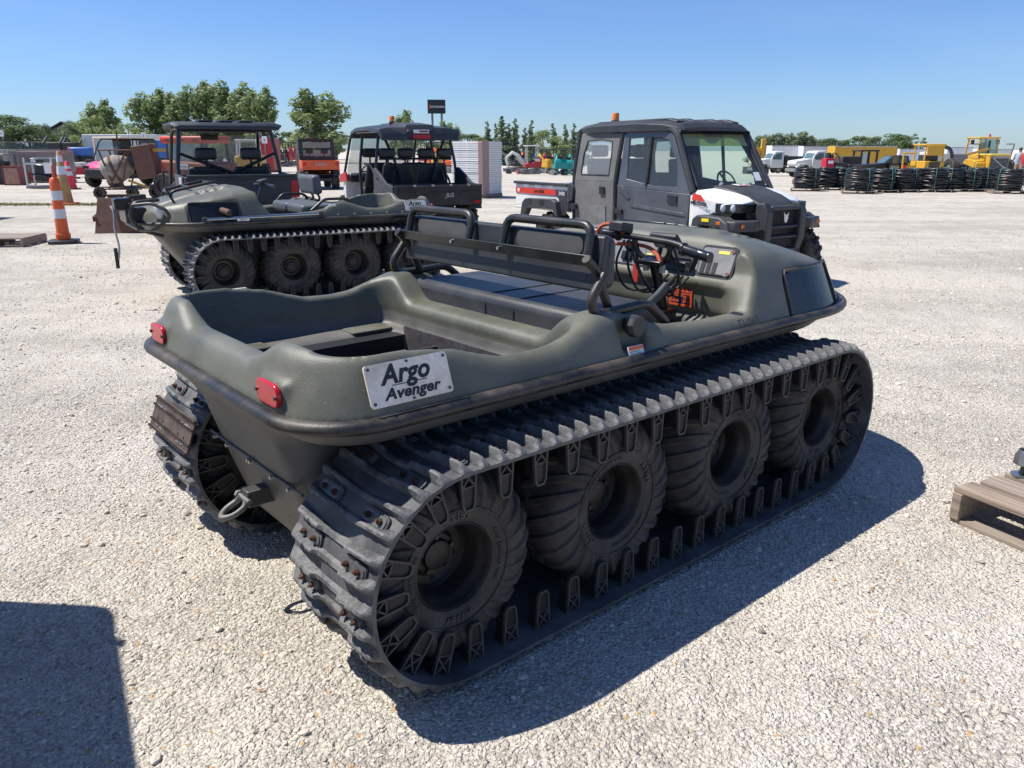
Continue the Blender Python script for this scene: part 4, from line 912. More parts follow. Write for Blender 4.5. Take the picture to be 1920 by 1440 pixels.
    for y in (-.32,.32):
        s_=MB().box(-1.10,-.65,y-.24,y+.24,.74,.90).build('front_seat',m_gblk,t,bevel=.04,seg=3)
        MB().hexa([(-1.16,y-.22,.86),(-1.04,y-.22,.86),(-1.04,y+.22,.86),(-1.16,y+.22,.86),(-1.28,y-.17,1.44),(-1.19,y-.17,1.44),(-1.19,y+.17,1.44),(-1.28,y+.17,1.44)]).build('seat_back',m_gblk,s_,bevel=.04,seg=3)
        MB().obox((-1.25,y,1.54),(.09,.26,.17),(0,.1,0)).build('headrest',m_gblk,s_,bevel=.035,seg=3)
    s_=MB().box(-2.02,-1.65,-.55,.55,.74,.90).build('rear_seat',m_gblk,t,bevel=.04); MB().obox((-2.06,0,1.18),(.10,1.1,.52),(0,-.12,0)).build('seat_back',m_gblk,s_,bevel=.03)
    for y in (-.32,.32): MB().obox((-2.12,y,1.54),(.09,.26,.16)).build('headrest',m_gblk,s_,bevel=.03)
    # bonnet: white wings, dark centre hood, charcoal nose with meshed grille
    for s in (-1,1):
        wg=MB(); wg.hexa([(.06,s*.70,.60),(.10,s*.70,.60),(.72,s*.50,.86),(.06,s*.40,.86),(.06,s*.70,1.07),(.10,s*.70,1.07),(.70,s*.46,.985),(.06,s*.36,1.13)] if s>0 else [(.06,s*.40,.86),(.72,s*.50,.86),(.10,s*.70,.60),(.06,s*.70,.60),(.06,s*.36,1.13),(.70,s*.46,.985),(.10,s*.70,1.07),(.06,s*.70,1.07)])
        wg=MB(); rg_=[]
        for x,yo,zt,zb in ((.03,.705,1.10,.56),(.20,.70,1.085,.72),(.45,.665,1.055,.86),(.70,.60,1.01,.88),(.80,.54,.97,.90)):
            q=[(x,s*yo,zb),(x,s*yo,zt-.05),(x,s*(yo-.04),zt-.012),(x,s*(yo-.12),zt+.012),(x,s*.27,zt+.03),(x,s*.27,zb)]; rg_.append(q if s<0 else q[::-1])
        wing=wg.loft(rg_).build('front_wing',m_white,t,bevel=.012)
        MB().prism([(.07,1.0),(.09,1.075),(.24,1.06),(.33,.99)],'y',s*.702,s*.7125).build('red_decal',m_wred,wing,smooth=0)
        fl=MB(); fl.prism([(.18,.70),(.21,.80),(.30,.845),(.74,.835),(.88,.78),(.96,.66),(.84,.66),(.76,.72),(.36,.735),(.28,.62),(.20,.56)],'y',s*.60,s*.80); fl.build('front_flare',m_trim,t,bevel=.018)
        MB().box(.42,.56,*sorted((s*.80,s*.812)),.775,.81).build('reflector',mat('yellow reflector',(.80,.62,.02),.3,var=.03),fl and t,bevel=.003)
        MB().box(.70,.78,*sorted((s*.79,s*.806)),.755,.79).build('side_marker',mat('amber marker',(.5,.12,.02),.3,var=.03),t,bevel=.003)
        MB().prism([(.50,s*.30),(.50,s*.672),(.66,s*.645),(.86,s*.575),(.86,s*.30)],'z',.872,.975).build('lamp_recess',m_gblk,t,bevel=.01)
        b=MB()
        for x,y in ((.64,.655),(.77,.60)): b.ball((x,s*y,.925),.048,14,(.8,.8,1))
        b.build('head_lamp',MATS['lamp glass'],t,smooth=60)
        bp=MB(); bp.prism([(.62,s*.80),(.98,s*.74),(1.10,s*.46),(1.04,s*.38),(.80,s*.40),(.62,s*.60)],'z',.68,.80); bp.build('bumper_horn',m_trim,t,bevel=.02)
        MB().obox((1.03,s*.64,.745),(.02,.07,.035),(0,0,-s*.4)).build('turn_lamp',MATS['amber marker'],t)
    b=MB(); rg_=[]
    for x,hy,z in ((.04,.36,1.155),(.30,.33,1.135),(.70,.31,1.055),(.92,.30,.985),(.99,.30,.93)): rg_.append([(x,-hy,z-.12),(x,-hy,z-.02),(x,-hy+.05,z),(x,hy-.05,z),(x,hy,z-.02),(x,hy,z-.12)])
    hd=b.loft([r[::-1] for r in rg_]).build('bonnet',m_trim,t,bevel=.012)
    b=MB(); b.add([(.10,-.10,1.162),(.10,.12,1.162),(.26,.12,1.15),(.26,-.10,1.15)],[(3,2,1,0)]); lt=b.build('lot_sticker',m_txtw,hd,smooth=0); b=MB(); b.add([(.205,-.06,1.158),(.205,.10,1.158),(.24,.10,1.155),(.24,-.06,1.155)],[(3,2,1,0)]); b.build('red_print',m_wred,lt,smooth=0)
    text('1081',.06,face_M((.155,.01,1.163),(0,1,0),(-1,0,.07)),m_txt,lt,bold=.001,ext=.0004)
    b=MB(); 
    for y in (-.25,.25): b.cyl((.08,y,1.15),(.09,y,1.18),.03,.022,n=10)
    b.build('bonnet_latch',m_silver,hd)
    # nose frame and grille
    ns=MB(); 
    for s in (-1,1): ns.prism([(.94,.42),(1.06,.44),(1.12,.60),(1.12,.88),(1.04,.99),(.90,.97),(.86,.60)],'y',s*.24,s*.345)
    for z0,z1 in ((.40,.47),(.585,.62),(.70,.735),(.90,.95)): ns.box(.98,1.095,-.24,.24,z0,z1)
    nose=ns.build('nose_frame',m_trim,t,bevel=.014)
    MB().box(.96,1.0,-.25,.25,.42,.93).build('grille_backing',m_txt,nose)
    b=MB()
    for i in range(13):
        for k in range(16):
            y=-.225+.0375*i+(.019 if k%2 else 0); z=.435+.031*k
            if abs(y)<.235: b.obox((1.03,y,z),(.008,.026,.008),(.6,0,0)); b.obox((1.03,y,z),(.008,.026,.008),(-.6,0,0))
    b.build('grille_mesh',m_trim,nose,smooth=0)
    # silver wildcat-head badge on the grille
    b=MB(); b.prism([(0,-.062),(.020,-.045),(.034,-.008),(.030,.012),(.046,.062),(.020,.036),(0,.030),(-.020,.036),(-.046,.062),(-.030,.012),(-.034,-.008),(-.020,-.045)],'x',1.094,1.104); bg_=b.build('badge',mat('badge silver',(.6,.6,.6),.3,metal=.5,var=.2,vscale=60),nose,bevel=.002); bg_.location=(0,0,.82)
    text('Bobcat',.075,face_M((.235,-.708,.962),(1,0,-.04),(0,0,1)),m_txt,t,bold=.0012,ext=.001)
    b=MB(); b.prism([(-.03,-.012),(.03,-.008),(.02,.004),(.034,.02),(.008,.010),(-.026,.018),(-.016,.004)],'z',0,.001); o=b.build('wildcat_mark',m_txt,t); o.matrix_local=face_M((.085,-.7085,.97),(1,0,0),(0,0,1))
    # the nose is short: draw everything ahead of the windscreen back
    for o in list(t.children_recursive):
        if o.type!='MESH' or o.name.split('.')[0] in ('wheel','rim','chassis','windscreen'): continue
        if o.location.x>.05 and o.location.length>.05: o.location.x*=.80; continue
        if o.data.users>1: continue
        for v in o.data.vertices:
            if v.co.x>.05: v.co.x=.05+(v.co.x-.05)*.76
    return t
BC=bobcat('cab_utility_vehicle','white and charcoal cab utility vehicle with amber roof beacon and cloth rear door',(2.65,9.72,0),R(-57))
# ================================================================== open utility vehicles
def utv_base(name,label,loc,rz,o):
    """o: w half width, bed length, cab length, roof z, colours; local origin on the ground under the tailgate, x forward"""
    t=thing(name,label,'utility vehicle',loc,rz)
    w_=o['w']; bl=o['bed']; cl=o['cab']; RZ=o['roof']; mb=o['mb']; x1=bl+cl; wr=o.get('wr',.32)
    for x in (.42,x1+.45):
        for s in (-1,1): utv_wheel(t,x,s*(w_-.13),wr,.26,sd=s,ty=o.get('ty'))
    MB().box(.05,x1+.7,-w_*.6,w_*.6,.34,.46).build('chassis',m_blk,t,bevel=.02)
    # cargo bed
    zb,zt=o.get('zb',.82),o.get('zt',1.15)
    b=MB(); b.box(.03,bl,-w_,w_,zb,zb+.04); b.box(bl-.04,bl,-w_,w_,zb+.04,zt); bed=b.build('cargo_bed',mb,t,bevel=.01)
    for s in (-1,1):
        sid=MB(); prof=o.get('side',[(.03,zb-.12),(bl,zb-.12),(bl,zt+.02),(.03,zt)]); sid.prism(prof,'y',s*w_-.025,s*w_+.025); sid.build('bed_side',mb,bed,bevel=.012)
        MB().prism([(.02,.55),(.1,.80),(.3,.88),(.62,.88),(.82,.78),(.9,.55),(.82,.55),(.74,.72),(.2,.74),(.12,.55)],'y',s*(w_-.22),s*(w_+.03)).build('wheel_flare',m_blk,t,bevel=.015)
    tg=MB(); tg.box(-.05,.03,-w_,w_,zb-.07,zt); tg=tg.build('tailgate',o['mt'],t,bevel=.014)
    for s in (-1,1): MB().box(-.065,-.045,*sorted((s*(w_-.02),s*(w_-.02-o.get('lw',.09)))),zt-o.get('lz',.30),zt-.06).build('tail_lamp',m_red,tg,bevel=.006)
    # cab tub, seats
    MB().box(bl+.02,x1+.1,-w_*.93,w_*.93,.46,.55).build('floor_pan',m_blk,t)
    rows=o.get('rows',1)
    for k in range(rows):
        xs=bl+.10+k*(cl*.5)
        st=MB().box(xs+.05,xs+.52,-w_*.84,w_*.84,.70,.86).build('bench_seat',m_blk,t,bevel=.04)
        for y0,y1 in o.get('backs',((-.84,-.02),(.02,.84))):
            MB().hexa([(xs,w_*y0,.84),(xs+.11,w_*y0,.84),(xs+.11,w_*y1,.84),(xs,w_*y1,.84),(xs-.08,w_*(y0+.08),1.32),(xs+.01,w_*(y0+.08),1.32),(xs+.01,w_*(y1-.08),1.32),(xs-.08,w_*(y1-.08),1.32)]).build('seat_back',m_blk,st,bevel=.05,seg=3)
        for y in o.get('heads',(-.42,.42)):
            MB().obox((xs-.07,y*w_,1.50),(.10,.30,.17)).build('headrest',m_blk,st,bevel=.045,seg=3)
            MB().cyl((xs-.06,y*w_,1.30),(xs-.07,y*w_,1.45),.018,n=6).build('headrest_post',m_blk,st)
    # roll cage
    r=o.get('cr',.028)
    xp=[bl+.0,x1-.05] if rows==1 else [bl+.0,bl+cl*.5,x1-.05]
    for s in (-1,1):
        for k,x in enumerate(xp):
            if k==len(xp)-1: p=[(x+.38,s*w_*.93,1.02),(x-.12,s*w_*.86,RZ-.10),(x-.30,s*w_*.84,RZ-.03)]
            else: p=[(x,s*w_*.95,.55),(x,s*w_*.97,1.25),(x+.06,s*w_*.84,RZ-.06)]
            MB().tube(p,r,8,fil=.15).build('cage_post',m_gblk,t,smooth=60)
        MB().tube([(bl+.02,s*w_*.84,RZ-.05),(x1-.3,s*w_*.84,RZ-.04)],r,8).build('cage_rail',m_gblk,t)
    MB().tube([(bl+.05,-w_*.84,RZ-.06),(bl+.05,w_*.84,RZ-.06)],r,8).build('cage_cross',m_gblk,t)
    # front: dash, bonnet, windscreen
    MB().box(x1-.05,x1+.22,-w_*.9,w_*.9,.92,1.08).build('dashboard',m_blk,t,bevel=.03)
    b=MB(); rg_=[]
    for x,hy,z,z0 in ((x1+.2,w_*.95,1.10,.5),(x1+.45,w_*.92,1.06,.62),(x1+.75,w_*.8,.95,.6),(x1+.88,w_*.7,.82,.5)): rg_.append([(x,-hy,z0),(x,-hy,z-.08),(x,-hy+.1,z),(x,hy-.1,z),(x,hy,z-.08),(x,hy,z0)][::-1])
    b.loft(rg_).build('bonnet',o['mh'],t,bevel=.02)
    b=MB(); b.add([(x1+.30,-w_*.86,1.09),(x1+.30,w_*.86,1.09),(x1-.14,w_*.8,RZ-.12),(x1-.14,-w_*.8,RZ-.12)],[(0,1,2,3)]); b.build('windscreen',o.get('wg',m_smoke),t,smooth=0)
    sw=MB(); sw.rev([(.145,-.012),(.160,0),(.145,.012),(.13,0)],ax='x',n=18,closed=True); sw.obox((0,0,0),(.012,.28,.03)); sw=sw.build('steering_wheel',m_gblk,t); sw.location=(x1-.18,w_*.45,1.13); sw.rotation_euler=(0,-.5,0)
    return t,bed,tg
# --- dark pickup-bed machine with X-brace, seen from behind
m_char=mat('charcoal bed plastic',(.030,.034,.038),.42,var=.08,bump=.1,bscale=120,dust=((.075,.08,.085),.5),dscale=2)
RG,bed,tg=utv_base('open_utility_vehicle','dark open utility vehicle with flat roof and crossed rear braces, tailgate closed',(-3.68,11.0,0),R(118),dict(w=.745,bed=.98,cab=1.25,roof=1.90,mb=m_char,mt=m_char,mh=m_char,zb=.86,zt=1.21,lz=.31))
rr=[]; b=MB()
for x,z,hy in ((.78,1.87,.70),(.84,1.915,.755),(1.2,1.935,.765),(1.9,1.935,.76),(2.12,1.90,.74),(2.2,1.85,.70)): rr.append([(x,-hy,z-.045),(x,-hy-.012,z-.015),(x,-hy+.07,z+.012),(x,hy-.07,z+.012),(x,hy+.012,z-.015),(x,hy,z-.045)][::-1])
ro=b.loft(rr).build('roof',m_char,RG,bevel=.012)
b=MB()
for y in (-.28,.0,.28): b.box(.9,1.9,y-.10,y+.10,1.94,1.965)
b.build('roof_rib',m_char,ro,bevel=.01)
br=MB().tube([(1.02,-.66,1.50),(1.0,0,1.21),(1.0,.12,1.17)],.024,8).build('cross_brace',m_gblk,RG)
MB().tube([(1.02,.66,1.50),(1.0,0,1.24),(1.0,-.12,1.19)],.024,8).build('cross_brace',m_gblk,RG)
MB().tube([(.93,.70,.6),(.93,.72,1.3),(.98,.64,1.86)],.03,8,fil=.1).build('cage_post',m_gblk,RG)
MB().obox((2.05,.10,1.74),(.03,.26,.07)).build('rear_mirror',m_blk,RG,bevel=.012)
b=MB(); 
for s in (-1,1):
    b.prism([(s*.60,.84),(s*.52,.84),(s*.30,1.16),(s*.34,1.16)],'x',-.058,-.045); b.prism([(s*.25,1.15),(s*.22,1.15),(s*.16,1.03),(s*.20,1.03)],'x',-.058,-.045)
b.box(-.058,-.046,-.20,.20,1.145,1.165); b.build('tailgate_crease',m_char,tg,bevel=.004)
MB().box(-.075,-.02,-.72,.72,1.205,1.235).build('tailgate_cap',m_char,tg,bevel=.008)
b=MB()
for i in range(3): b.prism(rrect(.04,.09,.018,3,.12+.10*i,1.15),'y',.768,.778)
b.build('tie_slot',m_txtw,bed)
MB().box(-.10,.02,-.16,.16,.55,.62).build('hitch_plate',m_dsteel,RG,bevel=.01)
MB().tube([(2.4,.82,1.0),(2.3,.8,1.25)],.018,6).build('mirror_arm',m_blk,RG)
# --- black crew machine with sloping bed sides
m_jl=mat('black bed plastic',(.011,.012,.014),.38,var=.1,bump=.15,bscale=140,dust=((.055,.057,.06),.5),dscale=3)
m_jg=mat('dark grey bed side',(.034,.037,.042),.45,var=.1,bump=.2,bscale=120,dust=((.07,.07,.07),.5))
JL,bed,tg=utv_base('open_utility_vehicle','black four-seat utility vehicle with faceted roof, amber beacon and lettered tailgate',(-1.27,13.9,0),R(116),dict(w=.80,bed=1.12,cab=2.1,roof=1.92,mb=m_jg,mt=m_jl,mh=m_white,zb=.70,zt=.96,rows=2,heads=(-.70,-.25,.25,.70),side=[(.03,.62),(1.12,.62),(1.14,1.22),(1.06,1.25),(.75,1.14),(.42,1.0),(.03,.96)],lw=.13,lz=.30,ty=m_tyre))
for ch in [c for c in tg.children if c.name.startswith('tail_lamp')]: bpy.data.objects.remove(ch)
MB().box(-.066,-.048,-.76,-.64,.665,.70).build('tail_lamp',m_red,tg); MB().box(-.066,-.048,.64,.76,.665,.70).build('tail_lamp',m_red,tg)
text('JLG',.095,face_M((-.056,-.18,.80),(0,-1,0),(0,0,1)),m_refl,tg,bold=.003,ext=.004,shear=.2)
b=MB(); b.prism([(-.30,.86),(.30,.86),(.22,.74),(-.22,.74)],'x',-.060,-.045); b.prism([(-.76,.88),(-.42,.86),(-.36,.78),(-.76,.74)],'x',-.058,-.045); b.prism([(.76,.88),(.42,.86),(.36,.78),(.76,.74)],'x',-.058,-.045); b.build('tailgate_panel',m_jl,tg,bevel=.006)
b=MB(); b.prism([(.50,.95),(.74,.95),(.74,.87),(.50,.87)],'x',-.07,-.045); b.build('tailgate_latch',m_gblk,tg,bevel=.006)
MB().box(-.062,-.05,-.80,.80,.945,.975).build('tailgate_cap',m_jg,tg,bevel=.006)
b=MB(); rr=[]
for x,z,hy in ((.82,1.80,.74),(.90,1.93,.78),(1.5,1.98,.80),(2.4,1.98,.78),(2.9,1.93,.74),(3.05,1.86,.70)): rr.append([(x,-hy,z-.09),(x,-hy+.02,z-.02),(x,-hy+.22,z+.01),(x,-.30,z+.012),(x,-.24,z+.06),(x,.24,z+.06),(x,.30,z+.012),(x,hy-.22,z+.01),(x,hy-.02,z-.02),(x,hy,z-.09)][::-1])
ro=b.loft(rr).build('roof',m_char,JL,bevel=.01)
MB().box(.80,.90,-.26,.26,1.74,1.90).build('roof_tail',m_jl,ro,bevel=.03)
MB().box(.785,.80,-.16,.16,1.745,1.815).build('stop_lamp',m_red,ro); pl=MB().box(.785,.80,-.14,.14,1.84,1.90).build('maker_plate',m_txtw,ro); MB().box(.780,.786,-.12,.04,1.855,1.885).build('plate_print',mat('dark red print',(.25,.02,.03),.5,var=0),pl)
be=MB().cyl((1.7,.25,1.98),(1.7,.25,2.06),.055,n=14).build('beacon_base',m_blk,JL); MB().rev([(.052,0),(.052,.08),(.04,.10),(.001,.105)],c=(1.7,.25,2.06),ax='z',n=16).build('beacon_lens',MATS['amber lens'],be,smooth=40)
for s in (-1,1):
    MB().tube([(1.10,s*.30,.98),(1.14,s*.42,1.40),(1.16,s*.62,1.86)],.028,8).build('cage_brace',m_gblk,JL)
    MB().tube([(1.2,s*.72,.62),(1.25,s*.70,1.0),(1.75,s*.70,1.30),(2.1,s*.70,1.30)],.022,8,fil=.1).build('side_grab_rail',m_gblk,JL)
MB().tube([(1.14,-.70,1.40),(1.14,.70,1.40)],.02,8).build('head_bar',m_gblk,JL)
for s in (-1,1): MB().tube([(1.0,s*.50,1.0),(1.05,s*.45,1.22),(1.05,s*.36,1.22),(1.0,s*.32,1.0)],.016,6,fil=.06).build('tie_loop',m_gblk,bed)
b=MB()
for i in range(4): b.box(-.09,-.04,-.55+.33*i,-.51+.33*i,.955,.985)
b.build('cap_clip',m_steel,tg)
b=MB(); b.tube([(.25,.828,.72),(.45,.83,.95),(.85,.83,1.10),(.9,.83,1.05),(.60,.83,.88),(.45,.83,.70)],.012,6,fil=.08); b.tube([(.6,.83,.66),(.8,.83,.80),(1.05,.83,.86)],.010,6,fil=.08); b.build('side_moulding',m_jg,bed)
lb=MB().box(.18,.30,.826,.833,.70,.80).build('lot_tag',m_txtw,bed)
MB().prism([(3.2,.95),(3.3,1.12),(3.75,1.06),(3.8,.9)],'y',.74,.79).build('red_wing_panel',mat('crimson plastic',(.42,.02,.03),.35,var=.06),JL,bevel=.01)
# --- small enclosed machine with an orange tailgate further back
m_or2=mat('machine orange',(.66,.09,.015),.4,var=.08,dust=((.45,.25,.15),.3))
p=D(603,330,32.5)
KU,bed,tg=utv_base('enclosed_utility_vehicle','black enclosed utility vehicle with bright orange tailgate',(p.x,p.y,0),R(110),dict(w=.72,bed=1.05,cab=1.5,roof=1.96,mb=m_or2,mt=m_or2,mh=m_or2,zb=.86,zt=1.14,lw=.12,lz=.2))
b=MB(); b.hexa([(1.08,-.72,.9),(2.5,-.72,.9),(2.5,.72,.9),(1.08,.72,.9),(1.14,-.68,1.93),(2.2,-.66,1.93),(2.2,.66,1.93),(1.14,.68,1.93)])
cab=MB()
for s in (-1,1): 
    cab.prism([(1.05,.5),(2.6,.5),(2.7,1.05),(2.22,1.9),(2.1,1.95),(1.12,1.95)],'y',s*.72,s*.69)
cab.box(1.05,1.12,-.69,.69,.9,1.26); cab.box(1.08,1.13,-.69,.69,1.88,1.96); cab.box(1.07,1.12,-.69,.69,1.56,1.62)
for s in (-1,1): cab.box(1.06,1.12,*sorted((s*.69,s*.56)),1.26,1.9)
cab=cab.build('cab_shell',m_gblk,KU,bevel=.01); MB().box(1.05,2.25,-.72,.72,1.95,2.0).build('roof',m_gblk,KU,bevel=.02)
for z0,z1 in ((1.30,1.54),(1.64,1.86)): MB().box(1.075,1.08,-.56,.56,z0,z1).build('rear_window',m_smoke,cab,smooth=0)
for x0,x1 in ((1.25,1.6),(1.7,2.1)): MB().box(x0,x1,.722,.727,1.35,1.8).build('side_window',m_smoke,cab,smooth=0)
text('KUBOTA',.11,face_M((-.056,0,1.0),(0,-1,0),(0,0,1)),m_silver,tg,bold=.003,ext=.004)
MB().cyl((1.3,.2,2.0),(1.3,.2,2.07),.05,n=10).build('beacon',m_red,KU)
# --- pink-nosed crew machine facing us, cream roof
p=G(215,351)
m_pink=mat('pink plastic',(.62,.07,.20),.4,var=.06); m_cream=mat('cream roof',(.62,.55,.42),.5,var=.08)
PK,bed,tg=utv_base('crew_utility_vehicle','crew utility vehicle with bright pink nose and cream roof beside cement mixer',(p.x+.9,p.y+3.0,0),R(-112),dict(w=.76,bed=.9,cab=2.0,roof=2.05,mb=m_char,mt=m_char,mh=m_pink,zb=.86,zt=1.2,rows=2,wr=.36,wg=m_gl))
MB().box(.7,2.95,-.84,.84,2.03,2.10).build('roof',m_cream,PK,bevel=.03)
for s in (-1,1):
    MB().prism([(.9,.5),(1.95,.5),(1.95,1.98),(.95,1.98)],'y',s*.78,s*.75).build('side_door',m_char,PK)
    for x0,x1 in ((1.05,1.4),(1.5,1.85)): MB().box(x0,x1,*sorted((s*.782,s*.786)),1.3,1.85).build('door_window',m_smoke,PK,smooth=0)
    MB().box(3.62,3.80,*sorted((s*.35,s*.62)),.80,.90).build('head_lamp',m_gblk,PK)
MB().box(3.5,3.86,-.5,.5,.42,.78).build('front_bumper',m_blk,PK,bevel=.04)
MB().box(2.92,2.96,-.80,-.72,1.05,2.05).build('roof_side_curtain',m_cream,PK)
# ================================================================== things standing about the yard
# delineator post
def delineator(label,p,h,handle=True,group='orange delineator posts'):
    t=thing('delineator_post',label,'traffic post',(p.x,p.y,0),rnd.uniform(0,6),group)
    k=h/1.31
    MB().prism(rrect(.46*k,.46*k,.10*k,3),'z',0,.06*k).build('rubber_base',m_blk,t,bevel=.01)
    b=MB(); b.rev([(.115*k,.06*k),(.115*k,.16*k),(.10*k,.165*k),(.098*k,.22*k),(.083*k,.98*k),(.075*k,1.06*k),(.045*k,1.09*k)],ax='z',n=20,cap=True); po=b.build('post',m_orange,t,smooth=40)
    for z0,z1 in ((.42,.575),(.72,.875)):
        f=lambda z:(.098-(z-.22)*.0197+.0025)*k
        MB().rev([(f(z0),z0*k),(f(z1),z1*k)],ax='z',n=20).build('reflective_band',m_refl,po,smooth=60)
    if handle: MB().tube([(-.035*k,0,1.08*k),(-.05*k,0,1.20*k),(-.03*k,0,1.29*k),(.03*k,0,1.29*k),(.05*k,0,1.20*k),(.035*k,0,1.08*k)],.014*k,8,fil=.05*k).build('handle_loop',m_orange,po,smooth=60)
    return t
delineator('orange delineator post with two silver bands on black base, beside grass strip',G(121,456),1.33)
delineator('short orange and white post behind the pink traffic cone',G(124,352),1.55)
delineator('orange and white post far behind the traffic cones',G(138,335),1.75)
p=G(125,383); t=thing('traffic_cone','tall faded ochre traffic cone on orange base behind delineator post','traffic cone',(p.x,p.y,0),.3)
m_och=mat('faded cone ochre',(.42,.25,.09),.6,var=.15)
MB().prism(rrect(.62,.62,.06,2),'z',0,.05).build('cone_base',m_orange,t,bevel=.01); c=MB().rev([(.20,.05),(.17,.40),(.06,1.50),(.04,1.52)],ax='z',n=18,cap=True).build('cone_body',m_och,t,smooth=40)
MB().rev([(.135,.86),(.108,1.10)],ax='z',n=18).build('reflective_band',m_refl,c); MB().rev([(.092,1.22),(.072,1.40)],ax='z',n=18).build('reflective_band',m_refl,c)
p=G(133,355); t=thing('traffic_cone','bright pink-red traffic cone with two white bands','traffic cone',(p.x,p.y,0),.1)
m_ck=mat('fluorescent cone red',(.80,.045,.07),.5,var=.06)
MB().prism(rrect(.62,.62,.06,2),'z',0,.04).build('cone_base',m_blk,t,bevel=.01); c=MB().rev([(.25,.04),(.06,1.10),(.04,1.12)],ax='z',n=18,cap=True).build('cone_body',m_ck,t,smooth=40)
MB().rev([(.165,.55),(.135,.72)],ax='z',n=18).build('reflective_band',m_refl,c); MB().rev([(.115,.82),(.097,.93)],ax='z',n=18).build('reflective_band',m_refl,c)
# pallets
def wood_mat():
    m=bpy.data.materials.new('grained pallet board'); m.use_nodes=True; n=m.node_tree.nodes; l=m.node_tree.links; b_=n['Principled BSDF']; b_.inputs['Roughness'].default_value=.8
    tc=n.new('ShaderNodeTexCoord'); mp_=n.new('ShaderNodeMapping'); mp_.inputs['Scale'].default_value=(1.2,22,22); l.new(tc.outputs['Object'],mp_.inputs[0])
    oi=n.new('ShaderNodeObjectInfo'); ad=n.new('ShaderNodeVectorMath'); ad.operation='MULTIPLY_ADD'; ad.inputs[1].default_value=(1,1,1); l.new(mp_.outputs[0],ad.inputs[0]); sc_=n.new('ShaderNodeVectorMath'); sc_.operation='SCALE'; sc_.inputs[0].default_value=(7,40,13); l.new(oi.outputs['Random'],sc_.inputs['Scale']); l.new(sc_.outputs[0],ad.inputs[2])
    t_=n.new('ShaderNodeTexNoise'); t_.inputs['Scale'].default_value=2.2; t_.inputs['Detail'].default_value=7; t_.inputs['Distortion'].default_value=.6; l.new(ad.outputs[0],t_.inputs['Vector'])
    cr=n.new('ShaderNodeValToRGB'); e=cr.color_ramp.elements; e[0].position=.30; e[0].color=(.085,.055,.035,1); e[1].position=.72; e[1].color=(.40,.31,.225,1); q=e.new(.48); q.color=(.25,.18,.12,1); l.new(t_.outputs[0],cr.inputs[0])
    mx=n.new('ShaderNodeMix'); mx.data_type='RGBA'; mx.inputs[7].default_value=(.30,.275,.25,1); r_=n.new('ShaderNodeMath'); r_.operation='MULTIPLY'; r_.inputs[1].default_value=.55; l.new(oi.outputs['Random'],r_.inputs[0]); l.new(r_.outputs[0],mx.inputs[0]); l.new(cr.outputs[0],mx.inputs[6]); l.new(mx.outputs[2],b_.inputs['Base Color'])
    bp=n.new('ShaderNodeBump'); bp.inputs['Strength'].default_value=.4; bp.inputs['Distance'].default_value=.004; l.new(t_.outputs[0],bp.inputs['Height']); l.new(bp.outputs[0],b_.inputs['Normal']); return m
m_board=wood_mat()
_pc={}
def pallet(label,loc,rz,L=1.2,W=1.0,H=.14,parent_cat='pallet',group=None,n=7,detail=True):
    """boards run along local x; three stringers across"""
    t=thing('wooden_pallet',label,'pallet',loc,rz,group)
    def pc(key,sx,sy,sz,nm):
        if key not in _pc:
            o=MB().obox((0,0,0),(sx,sy,sz)).build(nm,m_board,t,bevel=.003 if detail else 0,smooth=0); _pc[key]=o; return o
        o=_pc[key].copy(); COL.objects.link(o); o.parent=t; return o
    th=.018; r=random.Random(int(loc[0]*100)+n)
    for i in range(3): o=pc(('s',W,H,detail),.04,W,H-2*th,'stringer'); o.location=((i-1)*(L/2-.02),0,H/2); 
    for i in range(n): o=pc(('b',L,W,n,detail),L,W/n*.80,th,'top_board'); o.location=(r.uniform(-.008,.008),(i-(n-1)/2)*W/n,H-th/2); o.rotation_euler=(0,0,r.uniform(-.012,.012))
    for i in range(3): o=pc(('l',L,W,detail),L,.10,th,'bottom_board'); o.location=(0,(i-1)*(W/2-.06),th/2)
    return t
# near pallet at the right edge standing on it
PA=pallet('weathered wooden pallet carrying the steel foot of a machine',(2.63,2.795,0),R(-62),1.2,1.0,.155,n=6)
f=thing('steel_stand','galvanised levelling foot and pale blue leg standing on the near pallet','machine leg',(2.285,3.225,.155),R(-20))
MB().cyl((0,0,0),(0,0,.008),.045,n=20).build('foot_disc',m_steel,f); MB().cyl((0,0,.008),(0,0,.10),.011,n=8).build('threaded_rod',m_dsteel,f)
b=MB(); b.rev([(.04,.055),(.045,.06),(.042,.10),(.03,.125)],ax='z',n=8); b.build('jack_nut',m_steel,f); MB().hexa([(.0,-.06,.10),(.14,-.06,.10),(.14,.06,.10),(.0,.06,.10),(.08,-.06,.36),(.22,-.06,.36),(.22,.06,.36),(.08,.06,.36)]).build('leg_plate',mat('pale blue grey paint',(.22,.27,.29),.5,var=.12,dust=((.25,.12,.06),.5)),f,bevel=.004)
# pallet at the left edge
p=G(14,462); PL=pallet('grey weathered pallet lying at the edge of the gravel lane',(p.x-.25,p.y+.25,0),.12,1.1,.9,.15,n=5)
p=G(-8,410); t=thing('white_machine','white machine end standing by the grey weathered pallet','machine',(p.x-.35,p.y,0),.1)
b=MB(); b.hexa([(-.5,-.4,.12),(.20,-.4,.12),(.20,.4,.12),(-.5,.4,.12),(-.5,-.4,1.0),(.12,-.4,1.0),(.12,.4,1.0),(-.5,.4,1.0)]); b.build('housing',m_white,t,bevel=.03); MB().box(-.5,.12,-.42,.42,0,.12).build('skid',m_blk,t,bevel=.02); MB().box(.13,.21,-.2,.2,.35,.62).build('vent_panel',m_blk,t,bevel=.01)
